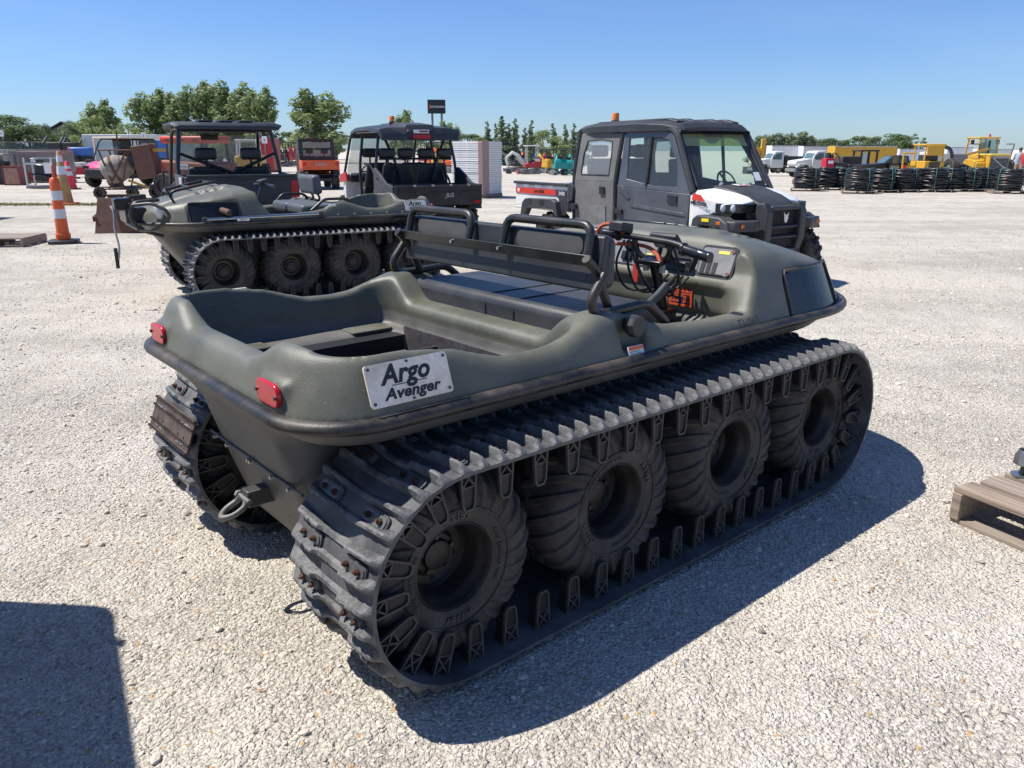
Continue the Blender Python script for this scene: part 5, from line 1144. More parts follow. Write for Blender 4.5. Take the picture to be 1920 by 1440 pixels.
# tall stack of white moulded panels on a pallet
p=G(893,372); PW=pallet('pallet under the tall stack of white panels',(p.x,p.y+.75,0),R(-35),1.35,1.1,.14,group=None,detail=False)
m_pan=mat('white moulded plastic',(.74,.75,.78),.45,var=.06,dust=((.55,.52,.47),.3)); m_pe=mat('cream panel edge',(.58,.53,.46),.6,var=.15)
st=thing('panel_stack','tall strapped stack of white moulded plastic panels on pallet','panel stack',(p.x,p.y+.75,.14),R(-35))
N=24; a0=None
for i in range(N):
    if a0 is None:
        b=MB(); b.box(-.66,.66,-.56,.56,.0,.038); b.cur=1; b.box(-.64,.64,-.54,.54,.038,.068); a0=b.build('panel',[m_pan,m_pe],st,smooth=0); o=a0
    else: o=a0.copy(); COL.objects.link(o); o.parent=st
    o.location=(rnd.uniform(-.012,.012),rnd.uniform(-.012,.012),i*.0705)
b=MB(); b.box(.5,.68,-.575,-.562,0,1.70); b.box(.664,.672,-.57,-.2,0,1.70); b.build('red_wrap',glass('wrap film',(.85,.55,.5),.35,.3),st,smooth=0)
# rusty loader bucket and the cement mixer behind it
p=G(226,436); bk=thing('loader_bucket','rust-brown loader bucket lying on the gravel beside cement mixer','bucket',(p.x+.05,p.y+.35,0),R(8)); bk.scale=(.84,.9,1.0)
b=MB()
for s in (-1,1): b.prism([(-.05,.0),(.62,.0),(.20,.62),(.0,.70),(-.12,.55)],'y',s*.55,s*.53)
b.hexa([(-.62,-.55,0),(.62,-.55,0),(.62,-.53,0),(-.62,-.53,0),(-.55,-.30,.66),(.22,-.30,.66),(.22,-.28,.66),(-.55,-.28,.66)]); b.box(-.60,.62,-.53,.55,.0,.03); b.hexa([(-.60,.50,0),(.60,.50,0),(.60,.55,0),(-.60,.55,0),(-.55,.30,.70),(.3,.30,.70),(.3,.34,.70),(-.55,.34,.70)])
b.build('bucket_shell',m_rust,bk,bevel=.008); b=MB()
for x in (-.64,-.60): b.obox((x,-.1,.34),(.03,.75,.10),(.2,0,0))
b.build('bucket_rib',m_rust,bk,bevel=.006)
p=G(233,371); mx=thing('cement_mixer','old cement mixer with battered drum, rusty engine box and yellow tow frame','cement mixer',(p.x+.2,p.y-.3,0),R(4))
m_con=mat('concrete crusted drum',(.30,.275,.24),.85,var=.35,vscale=5,bump=.5,bscale=12,dust=((.20,.10,.06),.5)); m_yel=mat('worn yellow paint',(.52,.32,.04),.5,var=.2,dust=((.25,.14,.07),.5))
b=MB(); b.rev([(.20,-.42),(.38,-.36),(.44,-.1),(.44,.12),(.30,.42),(.22,.50)],ax='x',n=22); d=b.build('drum',m_con,mx,smooth=40); d.location=(-.20,0,.95); d.rotation_euler=(0,-.35,.2)
b=MB(); b.rev([(.45,-.05),(.47,0),(.45,.05)],ax='x',n=22); b.build('drum_band',m_rust,d)
b=MB()
for a,c in (((-.5,-.4,1.55),(-.15,-.4,.30)),((.45,-.4,1.55),(.05,-.4,.30)),((-.5,.4,1.55),(-.15,.4,.30)),((.45,.4,1.55),(.05,.4,.30)),((-.55,-.4,1.55),(.5,-.4,1.55)),((-.55,.4,1.55),(.5,.4,1.55)),((-.5,-.4,.32),(.7,-.4,.32)),((-.5,.4,.32),(.7,.4,.32)),((0,-.45,.32),(0,.45,.32)),((-.35,-.4,.3),(.35,-.4,1.5)),((.02,-.1,1.55),(.02,-.1,2.15))): b.cyl(a,c,.028,n=6)
b.build('mixer_frame',m_rust,mx)
b=MB()
for k in range(9): b.rev([(.018,-.006),(.024,0),(.018,.006),(.012,0)],c=(.12,-.42,1.45-.05*k),ax='x' if k%2 else 'y',n=8,closed=True)
b.build('hanging_chain',m_dsteel,mx)
b=MB(); b.tube([(.02,-.1,2.12),(-.03,-.1,2.17),(.02,-.1,2.24),(.07,-.1,2.17),(.02,-.1,2.12)],.012,6); b.build('lifting_ring',m_rust,mx)
MB().obox((.92,-.25,1.18),(.62,.5,1.05),(0,-.13,0)).build('engine_box',mat('brown primer steel',(.13,.058,.038),.65,var=.2,vscale=3),mx,bevel=.02)
b=MB(); b.obox((1.22,-.3,.95),(.07,.10,1.65),(0,-.14,0)); b.obox((1.35,-.3,1.55),(.70,.08,.10)); b.obox((.75,-.3,.42),(1.0,.07,.07),(0,.35,0)); b.build('tow_frame',m_yel,mx)
for x,y,r_ in ((-.62,-.45,.20),(.42,-.45,.20),(1.15,-.4,.22)): utv_wheel(mx,x,y,r_,.13,nlug=10)
# second rusty bucket between the two open machines
p=G(625,405); b2=thing('loader_bucket','rusty brown bucket between the two open utility vehicles','bucket',(p.x-.1,p.y-5.3,0),R(20))
b=MB(); b.prism([(-.30,0),(.45,0),(.5,.25),(.1,.80),(-.05,.86),(-.32,.50)],'y',-.75,-.72); b.prism([(-.30,0),(.45,0),(.5,.25),(.1,.80),(-.05,.86),(-.32,.50)],'y',.75,.72); b.hexa([(-.34,-.72,.0),(-.30,-.72,0),(-.30,.72,0),(-.34,.72,0),(-.10,-.72,.86),(-.05,-.72,.86),(-.05,.72,.86),(-.10,.72,.86)]); b.box(-.3,.45,-.72,.72,0,.03); b.build('bucket_shell',m_rust,b2,bevel=.01)
MB().box(-.1,.0,-.74,.74,.84,.93).build('bucket_lip',m_rust,b2,bevel=.01)
# ================================================================== background
def GY(u,Y):
    p=D(u,300,Y); return Vector((p.x,Y,gz(p.x,Y)))
def vz(v,Y): return D(960,v,Y).z          # height seen at image row v, Y metres ahead
m_dark=mat('dark machine paint',(.03,.03,.032),.5,var=.15,dust=((.10,.09,.08),.4)); m_yel2=mat('construction yellow',(.62,.34,.02),.45,var=.1,dust=((.42,.28,.10),.4)); m_grey=mat('grey machine paint',(.20,.205,.20),.5,var=.12,dust=((.25,.22,.18),.4))
m_win=mat('tinted cab glass',(.10,.16,.16),.08,var=0,spec=.8); m_teal=mat('teal paint',(.01,.26,.24),.4,var=.08); m_redp=mat('red machine paint',(.38,.018,.025),.4,var=.1); m_wht2=mat('off-white paint',(.60,.60,.57),.45,var=.06); m_bl=mat('blue paint',(.04,.14,.42),.4,var=.08)
m_trw=mat('white trailer skin',(.70,.72,.74),.4,var=.05,dust=((.55,.54,.50),.25))
# ---------------- coils of black pipe on pallets
m_pipe=mat('black polyethylene',(.014,.015,.016),.36,var=.1,dust=((.05,.05,.05),.3)); m_strap=mat('green strap',(.10,.28,.20),.5,var=0)
def coil_mesh(seed):
    r=random.Random(seed); b=MB(); rings=[]; n=26
    for k in range(3):
        pts=[]; ph=[r.uniform(0,6.28) for q in range(3)]
        for i in range(n):
            a=2*PI*i/n; R_=.43+.018*math.sin(2*a+ph[0])+.014*math.sin(5*a+ph[1])-.09*k
            pts.append((math.cos(a)*R_,math.sin(a)*R_,.015*math.sin(2*a+ph[2])+.010*math.sin(7*a+ph[0])))
        b.tube(pts,.045,8,True)
    return b
CO=[]; ORD='first second third fourth fifth sixth seventh eighth ninth tenth eleventh twelfth thirteenth'.split()
def coil_stack(u,v,dx=0,n=9,tilt=0,lay='',hollow=False):
    p=G(u,v); p=Vector((p.x,p.y+.45,0))
    pl=pallet('low wooden pallet under the %s pipe coil stack from the white trucks side'%lay,(p.x,p.y,0),R(-18)+rnd.uniform(-.06,.06),1.15,.95,.11,group='pallets under the pipe coils',n=5,detail=False)
    t=thing('pipe_coil_stack','%s strapped stack of black pipe coils, counting from the white trucks side'%lay,'pipe coils',(p.x,p.y,.11),rnd.uniform(0,6.28),'stacks of black pipe coils')
    for i in range(n):
        if len(CO)<4: o=coil_mesh(len(CO)).build('pipe_coil',m_pipe,t,smooth=60); CO.append(o)
        else: o=rnd.choice(CO).copy(); COL.objects.link(o); o.parent=t
        s=1.04-.55*(i/(n-1)-.42)**2+rnd.uniform(-.025,.025); o.location=(tilt*i*.012+rnd.uniform(-.015,.015),rnd.uniform(-.015,.015),.055+i*.082); o.rotation_euler=(rnd.uniform(-.025,.025),rnd.uniform(-.025,.025),rnd.uniform(0,6.28)); o.scale=(s,s,1)
    H=.055+n*.082
    for a in (.3,2.4,4.5):
        c,s=math.cos(a),math.sin(a); MB().tube([(c*.30,s*.30,H),(c*.47,s*.47,H-.02),(c*.505,s*.505,H*.5),(c*.47,s*.47,.02)],.010,5,fil=.05).build('green_strap',m_strap,t)
for i,(u,v,n) in enumerate(((1519,359,9),(1556,357,9),(1587,357,9),(1618,364,9),(1660,362,9),(1698,361,9),(1726,360,9),(1760,361,9),(1793,360,9),(1823,360,8),(1847,359,9),(1871,358,9),(1902,364,9))): coil_stack(u,v,n=n,lay=ORD[i])
p=G(1490,347); t=thing('pipe_bundle','short rusty red steel pipe lying behind the first pipe coils','pipe',(p.x,p.y,0),R(-4)); b=MB(); b.cyl((0,0,.16),(1.6,0,.18),.10,.12,n=12); b.cyl((-.1,0,.16),(0,0,.16),.13,n=12); b.build('pipe_body',mat('red oxide',(.22,.06,.045),.6,var=.25),t); b=MB(); 
for x in (.2,1.3): b.box(x-.05,x+.05,-.15,.15,0,.07)
b.build('timber_block',m_wood,t)
# ---------------- trees
def leaf_mat(name,c):
    m=bpy.data.materials.new(name); m.use_nodes=True; n=m.node_tree.nodes; l=m.node_tree.links; b_=n['Principled BSDF']; b_.inputs['Roughness'].default_value=.6; b_.inputs['Specular IOR Level'].default_value=.25
    g=n.new('ShaderNodeNewGeometry'); t_=n.new('ShaderNodeTexNoise'); t_.inputs['Scale'].default_value=.55; t_.inputs['Detail'].default_value=4; tc=n.new('ShaderNodeTexCoord'); l.new(tc.outputs['Object'],t_.inputs['Vector'])
    ad=n.new('ShaderNodeMath'); ad.operation='ADD'; l.new(g.outputs['Random Per Island'],ad.inputs[0]); l.new(t_.outputs[0],ad.inputs[1])
    mr=n.new('ShaderNodeMapRange'); mr.inputs[1].default_value=.3; mr.inputs[2].default_value=1.3; mr.inputs[3].default_value=.6; mr.inputs[4].default_value=1.35; l.new(ad.outputs[0],mr.inputs[0])
    mm=n.new('ShaderNodeMix'); mm.data_type='RGBA'; mm.blend_type='MULTIPLY'; mm.inputs[0].default_value=1; mm.inputs[6].default_value=tuple(c)+(1,); l.new(mr.outputs[0],mm.inputs[7]); l.new(mm.outputs[2],b_.inputs['Base Color'])
    tl=n.new('ShaderNodeBsdfTranslucent'); l.new(mm.outputs[2],tl.inputs[0]); mx_=n.new('ShaderNodeMixShader'); mx_.inputs[0].default_value=.40; l.new(b_.outputs[0],mx_.inputs[1]); l.new(tl.outputs[0],mx_.inputs[2]); l.new(mx_.outputs[0],n['Material Output'].inputs[0]); return m
LEAF=[leaf_mat('leaf green',(.24,.30,.13)),leaf_mat('leaf deep green',(.16,.215,.10)),leaf_mat('leaf light green',(.27,.335,.13)),leaf_mat('leaf blue green',(.19,.245,.145))]
m_bark=mat('bark',(.10,.085,.07),.9,var=.25,vscale=3)
def tree_mesh(kind,seed,lf):
    """unit tree: height 10, half width about 3.2; returns trunk and crown meshes"""
    r=np.random.default_rng(seed); b=MB(); lobes=[]
    b.tube([(0,0,-.3),(.1,0,2.2),(0,.12,5),(.08,0,8.6)],[.26,.21,.13,.03],7)
    if kind=='tall':
        for k in range(9):
            a=k*2.4+r.uniform(-.4,.4); z0=1.6+k*.55; ln=r.uniform(1.5,2.6)*(1-.05*k); tip=(math.cos(a)*ln*.72,math.sin(a)*ln*.72,z0+ln*1.6)
            b.tube([(0,0,z0),(math.cos(a)*ln*.4,math.sin(a)*ln*.4,z0+ln*.6),tip],[.10,.06,.02],5)
            for q in range(3): f=.45+.3*q; lobes.append((math.cos(a)*ln*.72*f,math.sin(a)*ln*.72*f,z0+ln*1.6*f,r.uniform(.38,.78),r.uniform(1.0,1.9)))
        for k in range(7): a=r.uniform(0,6.28); d=r.uniform(.2,1.9); lobes.append((math.cos(a)*d,math.sin(a)*d,r.uniform(6.2,9.0)-d*.6,r.uniform(.32,.58),r.uniform(1.2,2.0)))
        for k in range(14): a=r.uniform(0,6.28); d=r.uniform(.6,2.4); lobes.append((math.cos(a)*d,math.sin(a)*d,r.uniform(.6,4),r.uniform(.6,1.05),r.uniform(.6,1.0)))
    elif kind=='narrow':
        for k in range(30): z=.5+9.1*k/30; a=r.uniform(0,6.28); d=(1.6*(1-z/10.6))*r.uniform(.3,1); lobes.append((math.cos(a)*d,math.sin(a)*d,z,r.uniform(.55,.95)*(1.22-z/11),r.uniform(.6,1.1)))
        for k in range(8): a=k*.8; b.tube([(0,0,1+k*.8),(math.cos(a)*1.0,math.sin(a)*1.0,1.8+k*.8)],[.07,.02],5)
    elif kind=='sparse':
        for k in range(11):
            a=k*2.1; z0=2+k*.5; ln=r.uniform(1.5,3); tip=(math.cos(a)*ln,math.sin(a)*ln*.6,z0+ln*.9); b.tube([(0,0,z0),tip],[.09,.02],5); lobes.append((tip[0],tip[1],tip[2],r.uniform(.4,.7),r.uniform(.35,.6))); lobes.append((tip[0]*.6,tip[1]*.6,z0+ln*.55,r.uniform(.3,.6),.4))
    else:
        for k in range(6): a=k*1.05; b.tube([(0,0,1.5+.4*k),(math.cos(a)*1.6,math.sin(a)*1.6,4.2+.4*k)],[.13,.03],5)
        for k in range(34):
            a=r.uniform(0,6.28); ct=r.uniform(-.95,1); st=math.sqrt(1-ct*ct); R_=r.uniform(.62,1.0); lobes.append((3.0*R_*st*math.cos(a),3.0*R_*st*math.sin(a),5.2+4.0*R_*ct,r.uniform(.7,1.2),r.uniform(.6,1.0)))
    N=dict(tall=4600,narrow=3200,round=4600,sparse=900)[kind]; L_=np.array(lobes); wgt=L_[:,3]**2*L_[:,4]; idx=r.choice(len(L_),N,p=wgt/wgt.sum()); u=r.normal(size=(N,3)); u/=np.linalg.norm(u,axis=1)[:,None]; rad=r.uniform(.55,1.08,N)[:,None]
    C=L_[idx,:3]+u*rad*np.stack([L_[idx,3],L_[idx,3],L_[idx,3]*L_[idx,4]],1)
    nrm=u+r.normal(size=(N,3))*.6+np.array([0,0,.35]); nrm/=np.linalg.norm(nrm,axis=1)[:,None]; t1=np.cross(nrm,r.normal(size=(N,3))); t1/=np.linalg.norm(t1,axis=1)[:,None]; t2=np.cross(nrm,t1); s=r.uniform(.09,.23,N)[:,None]
    V=np.stack([C-t1*s,C-t2*s*.75,C+t1*s*1.1,C+t2*s*.75],1).reshape(-1,3); Q=np.arange(4*N).reshape(-1,4)
    tk=b.build('trunk',m_bark,None,smooth=60); cr=np_obj('crown',V,Q,lf); cr.data.polygons.foreach_set('use_smooth',np.zeros(N,bool)); return tk,cr,float(np.quantile(V[:,2],.998)),float(np.quantile(np.abs(V[:,0]),.985))
TP={}
def tree(u,vtop,wpx,Y,kind,lf,label,group):
    key=(kind,lf,len([k for k in TP if k[0]==kind and k[1]==lf])%2 if rnd.random()<.6 else 0)
    p=GY(u,Y); H=vz(vtop,Y)-p.z; W=wpx/FPX*Y
    t=thing('tree',label,'tree',p,rnd.uniform(0,6.28),group)
    if key not in TP: TP[key]=tree_mesh(kind,len(TP)*13+5,LEAF[lf]); a,c=TP[key][:2]; a.parent=t; c.parent=t
    else: a=again(TP[key][0],t,Matrix()); c=again(TP[key][1],t,Matrix())
    sx=W/2/TP[key][3]*1.06; t.scale=(sx,sx,H/TP[key][2]); return t
ta=lambda s:s
for u,v,w_,Y,k,l_ in ((385,153,72,108,'tall',0),(440,152,80,106,'tall',0),(498,164,66,104,'tall',0),(300,167,78,110,'tall',0),(343,175,52,109,'tall',0),(470,168,60,112,'tall',0),(414,160,70,113,'tall',0),(322,180,60,114,'tall',0)): tree(u,v,w_,Y,k,l_,'tall cottonwood %s in the row behind the flat-roofed vehicle'%({385:'with twin tops',440:'tallest and fullest',498:'nearest the lone cottonwood',300:'nearest the cement mixer',343:'beside the end tree',470:'set back between two others',414:'set back behind the twin-topped one',322:'low and set back'}[u]),'cottonwood row')
tree(595,169,98,100,'tall',0,'broad lone cottonwood behind the orange tailgate','lone cottonwood')
tree(205,187,58,112,'tall',0,'upright cottonwood rising behind the cream-roofed utility vehicle',None)
tree(757,208,46,125,'tall',0,'small cottonwood top showing above the faceted black roof',None)
tree(842,228,44,115,'tall',0,'slim cottonwood beside the tall sign posts',None)
for u,v,w_,Y,l_ in ((12,215,95,105,1),(60,236,70,106,1),(85,232,38,118,1),(128,238,56,122,1),(150,227,38,116,3),(180,216,60,98,2),(247,231,60,104,2),(262,236,40,112,2),(542,247,36,118,1),(568,250,40,116,2),(630,246,40,118,1)): tree(u,v,w_,Y,'round',l_,{12:'broad dark tree behind the small speed limit sign',60:'dark tree beside the small grey house',85:'small round tree above the grey house roof',128:'low dark tree next to the tan house',150:'grey-green tree right behind the tan house gable',180:'bright green tree in front of the upright cottonwood',247:'pale green tree above the long pale trailer',262:'low pale green tree beside the cottonwood row',542:'small dark tree left of the blue-grey house',568:'small pale tree in front of the blue-grey house',630:'small dark tree right of the lone cottonwood'}[u],'rounded trees beyond the fence')
for u,v,w_,Y,l_ in ((878,251,70,130,1),(905,258,50,132,1),(1017,244,52,128,0),(1040,255,50,120,2),(800,255,60,135,1),(1085,250,40,128,1)): tree(u,v,w_,Y,'round',l_,'%s rounded tree from the tall sign in the hedge behind the excavators'%({800: 'first', 878: 'second', 905: 'third', 1017: 'fourth', 1040: 'fifth', 1085: 'sixth'}[u]),'rounded trees behind the excavators')
for u,v,w_,Y in ((914,228,30,122),(942,219,42,120),(966,223,36,121),(996,226,34,119),(1036,232,36,120),(1059,234,32,121),(1075,232,30,123),(930,232,30,124),(954,232,34,125),(984,240,30,124)): tree(u,v,w_,Y,'narrow',3,'%s narrow pointed tree from the tall sign in the hedge behind the excavators'%({914: 'first', 930: 'second', 942: 'third', 954: 'fourth', 966: 'fifth', 984: 'sixth', 996: 'seventh', 1036: 'eighth', 1059: 'ninth', 1075: 'tenth'}[u]),'narrow trees behind the excavators')
for u,v,w_,l_,kk in ((1425,255,44,3,'tall'),(1446,250,46,3,'tall'),(1470,252,44,3,'tall'),(1496,247,46,3,'tall'),(1516,256,36,3,'tall'),(1482,254,40,3,'tall'),(1435,256,40,3,'tall')): tree(u,v,w_,168,kk,l_,'blue-green tree %s in the clump behind the white trucks'%({1425: 'next to the yellow crane boom', 1446: 'second from the yellow crane boom', 1470: 'with a flat top', 1496: 'tallest, pointed', 1516: 'lowest, at the trailer end', 1482: 'set back under the tallest one', 1435: 'set back by the crane boom'}[u]),'tree clump behind the trucks')
for u,v,w_ in ((1556,259,60),(1585,262,50),(1607,255,42),(1640,256,52),(1668,251,58),(1697,256,44),(1535,266,40)): tree(u,v,w_,172,'round',1,'%s rounded tree from the trucks in the low line behind the yellow trailer'%({1535: 'first', 1556: 'second', 1585: 'third', 1607: 'fourth', 1640: 'fifth', 1668: 'sixth', 1697: 'seventh'}[u]),'trees behind the yellow trailer')
tree(1722,251,36,172,'sparse',1,'sparse twiggy tree at the end of the low tree line',None)
# ---------------- far fence, houses, tall sign, little speed signs
fe=thing('chain_link_fence','tall chain link fence along the grass bank in front of the houses','fence',(0,0,0))
b=MB(); fx=[-90+3.2*k for k in range(20)]
b=MB()
b.cyl((0,0,0),(0,0,2.5),.045,n=6); fp=b.build('fence_post',m_grey,fe); fp.location=(fx[0],97,0)
for x in fx[1:]: again(fp,fe,Matrix.Translation((x,97,0)))

b=MB(); b.cyl((fx[0],97,2.45),(fx[-1],97,2.45),.03,n=6); b.build('top_rail',m_grey,fe)
b=MB(); b.add([(fx[0],97.05,0),(fx[-1],97.05,0),(fx[-1],97.05,2.45),(fx[0],97.05,2.45)],[(0,1,2,3)]); b.build('wire_mesh',glass('wire mesh',(.80,.82,.80),.12,.6),fe,smooth=0)
def house(u,Y,w_,wall,roofh,eave,label,rz,mw,mr):
    p=GY(u,Y); t=thing('house',label,'house',p,rz); d=8
    b=MB(); b.prism([(-w_/2,0),(w_/2,0),(w_/2,eave),(0,eave+roofh*.92),(-w_/2,eave)],'y',-d/2,d/2); wl=b.build('wall',mw,t)
    for s in (-1,1): b=MB(); k=(w_/2+.5)/(w_/2); b.hexa([(0,-d/2-.4,eave+roofh),(s*w_/2*k,-d/2-.4,eave-roofh*(k-1)),(s*w_/2*k,d/2+.4,eave-roofh*(k-1)),(0,d/2+.4,eave+roofh),(0,-d/2-.4,eave+roofh+.18),(s*w_/2*k,-d/2-.4,eave-roofh*(k-1)+.18),(s*w_/2*k,d/2+.4,eave-roofh*(k-1)+.18),(0,d/2+.4,eave+roofh+.18)]); b.build('roof_slope',mr,t)
    for x in (-w_*.25,w_*.25): f_=MB().box(x-.6,x+.6,-d/2-.05,-d/2,1.2,2.5).build('window',m_wht2,wl); MB().box(x-.5,x+.5,-d/2-.07,-d/2-.051,1.3,2.4).build('pane',m_win,f_)
m_side=mat('tan siding',(.20,.185,.16),.7,var=.08); m_roof=mat('brown shingle',(.10,.09,.085),.9,var=.15); m_side2=mat('blue grey siding',(.16,.19,.22),.7,var=.08)
house(147,128,9.5,0,2.6,2.9,'tan gabled house behind the fence and weeds',.12,m_side,m_roof); house(70,132,8,0,2.2,2.9,'small grey house half hidden by trees at left',-.3,m_wht2,m_roof); house(590,135,7,0,2.4,3.4,'blue-grey house behind the lone cottonwood',.3,m_side2,m_roof)
p=GY(821,140); sg=thing('billboard_sign','tall dark company sign with white lettering on two steel posts','sign',p,R(8))
zt=vz(187,140)-p.z; zb=vz(213,140)-p.z
sb=MB().box(-1.5,1.5,-.35,.35,zb,zt).build('sign_box',mat('sign charcoal',(.022,.027,.030),.5,var=.05),sg)
for x in (-.75,.85): MB().cyl((x,0,0),(x,0,zb),.19,n=10).build('post',m_grey,sg)
text('RITCHIE BROS.',.42,face_M((.18,-.36,(zb+zt)/2-.05),(1,0,0),(0,0,1)),m_txtw,sb,bold=.012,ext=.01,sx=.88)
b=MB(); b.prism([(-1.3,(zb+zt)/2-.35),(-.98,(zb+zt)/2-.35),(-1.02,(zb+zt)/2+.15),(-1.14,(zb+zt)/2+.42),(-1.26,(zb+zt)/2+.15)],'y',-.38,-.355); b.build('orange_mark',m_orange,sb)
for u,v,Y,lb in ((11,250,60,'small white speed limit sign in front of the dark bush'),(275,254,60,'small white speed sign behind the cream-roofed utility vehicle'),(499,262,52,'small white speed sign by the red container')):
    p=GY(u,Y); z=vz(v,Y)-p.z; t=thing('speed_sign',lb,'sign',p,0); MB().cyl((0,.03,0),(0,.03,z),.03,n=6).build('post',m_grey,t); MB().box(-.17,.17,-.01,.01,z-.22,z+.22).build('sign_plate',m_txtw,t); text('5',.22,face_M((0,-.012,z-.03),(1,0,0),(0,0,1)),m_txt,t,bold=.006,ext=.002)
# ---------------- far machines, built side-on: local x forward, y left
def wheel_simple(t,x,y,r,w_=.3,rim=m_grey,name='wheel',z=None):
    b=MB(); b.rev([(r*.55,-w_/2),(r*.9,-w_/2),(r,-w_*.35),(r,w_*.35),(r*.9,w_/2),(r*.55,w_/2)],n=20); o=b.build(name,m_tyre,t,smooth=40); o.location=(x,y,r if z is None else z)
    MB().rev([(.001,-w_*.3),(r*.56,-w_*.36),(r*.56,w_*.36),(.001,w_*.3)],n=14).build('rim',rim,o); return o
def truck(label,u,Y,rz,bed,extra=None):
    t=thing('dump_truck',label,'truck',GY(u,Y),rz)
    MB().box(-5.2,2.2,-.45,.45,.75,1.0).build('chassis',m_dark,t)
    for x in (1.55,-3.0,-4.2):
        for s in (-1,1): wheel_simple(t,x,s*.95,.50,.30,m_rust)
    cab=MB(); cab.prism([(-.6,.85),(.75,.85),(.75,1.75),(.35,2.45),(-.5,2.5),(-.6,2.4)],'y',-1.05,1.05); cab=cab.build('cab',m_wht2,t,bevel=.06)
    for s in (-1,1): MB().prism([(-.35,1.65),(.5,1.65),(.22,2.25),(-.35,2.3)],'y',s*1.05,s*1.065).build('side_window',m_win,cab,smooth=0)
    MB().hexa([(.755,-.9,1.72),(.775,-.9,1.72),(.775,.9,1.72),(.755,.9,1.72),(.38,-.85,2.36),(.40,-.85,2.36),(.40,.85,2.36),(.38,.85,2.36)]).build('windscreen',m_win,cab)
    MB().prism([(.7,1.0),(1.05,1.15),(1.25,1.2),(2.2,1.0),(2.35,1.25),(2.3,1.55),(.75,1.78)],'y',-.95,.95).build('bonnet',m_wht2,t,bevel=.07)
    for s in (-1,1):
        MB().prism([(.95,.9),(1.05,1.15),(1.4,1.27),(1.8,1.2),(2.15,.9),(2.3,1.0),(2.0,1.32),(1.3,1.38),(.9,1.15)],'y',s*.7,s*1.1).build('wheel_arch',m_wht2,t,bevel=.02)
        b=MB(); b.box(.5,.58,*sorted((s*1.1,s*1.3)),1.75,2.15); b.build('mirror',m_dark,t)
    MB().box(2.2,2.45,-1.05,1.05,.55,.85).build('bumper',m_grey,t,bevel=.03)
    if bed=='dump':
        b=MB(); b.prism([(-5.4,1.05),(-.9,1.05),(-.75,2.0),(-5.4,1.95)],'y',-1.15,-1.05); b.prism([(-5.4,1.05),(-.9,1.05),(-.75,2.0),(-5.4,1.95)],'y',1.15,1.05); b.box(-5.4,-.9,-1.05,1.05,1.05,1.15); b.box(-1.0,-.85,-1.05,1.05,1.1,2.1); b.build('dump_body',m_dark,t,bevel=.02)
    else:
        MB().box(-5.3,-.8,-1.15,1.15,1.05,1.18).build('flat_bed',m_dark,t); MB().box(-1.0,-.85,-1.1,1.1,1.18,2.3).build('headboard',m_dark,t)
    return t
truck('white dump truck with black body, nearer the cab utility vehicle',1452,84,R(183),'dump')
truck('white long-nosed flatbed truck parked behind the pipe coils',1528,78,R(186),'flat')
# red pump unit standing on the flatbed's tail end
p=GY(1553,70); t=thing('red_pump_unit','red upright pump machine with black hoses behind the pipe coils','machine',p,.2)
MB().hexa([(-.45,-.4,0),(.45,-.4,0),(.45,.4,0),(-.45,.4,0),(-.42,-.35,1.7),(.42,-.35,1.7),(.42,.35,1.7),(-.42,.35,1.7)]).build('housing',mat('bright red paint',(.48,.015,.04),.4,var=.08),t,bevel=.05); MB().box(-.2,.25,-.42,-.39,1.25,1.5).build('white_label',m_txtw,t)
b=MB(); b.cyl((-.1,0,1.7),(-.1,0,2.1),.22,n=10); b.cyl((.3,0,1.7),(.3,0,2.0),.18,n=10); b.tube([(.1,0,1.9),(.6,0,2.2),(1.1,0,1.7),(1.2,0,1.0)],.05,6,fil=.3); b.build('hose_reel',m_dark,t)
b=MB(); b.box(.5,1.6,-.4,.4,.5,1.35); b.box(1.7,2.4,-.5,.5,.55,1.2); b.build('engine_block',m_dark,t,bevel=.05)
for x in (.7,2.1): wheel_simple(t,x,-.45,.36,.25)
MB().box(.0,2.5,-.4,.4,.30,.45).build('frame',m_rust,t)
# burnt-looking dark loader
p=GY(1616,72); t=thing('dark_loader','stripped dark brown loader with open cab behind the pipe coils','loader',p,R(2)); m_brn=mat('scorched brown',(.055,.045,.038),.7,var=.3,vscale=1.5)
MB().box(-2.1,-.5,-.8,.8,.7,1.9).build('rear_body',m_brn,t,bevel=.06)
for x in (-.45,.95):
    for s in (-1,1): MB().box(x-.07,x+.07,s*.75-.07,s*.75+.07,.7,2.3).build('cab_post',m_dark,t)
MB().box(-.6,1.1,-.9,.9,2.3,2.45).build('cab_roof',m_dark,t,bevel=.04); MB().box(-.4,.1,-.72,-.7,1.0,2.2).build('cab_panel',m_wht2,t); MB().box(.2,.9,.70,.72,1.0,2.2).build('cab_window',m_win,t); MB().box(-2.2,1.6,-.7,.7,.45,.7).build('chassis',m_brn,t)
for x in (-1.5,.9):
    for s in (-1,1): wheel_simple(t,x,s*.85,.55,.4)
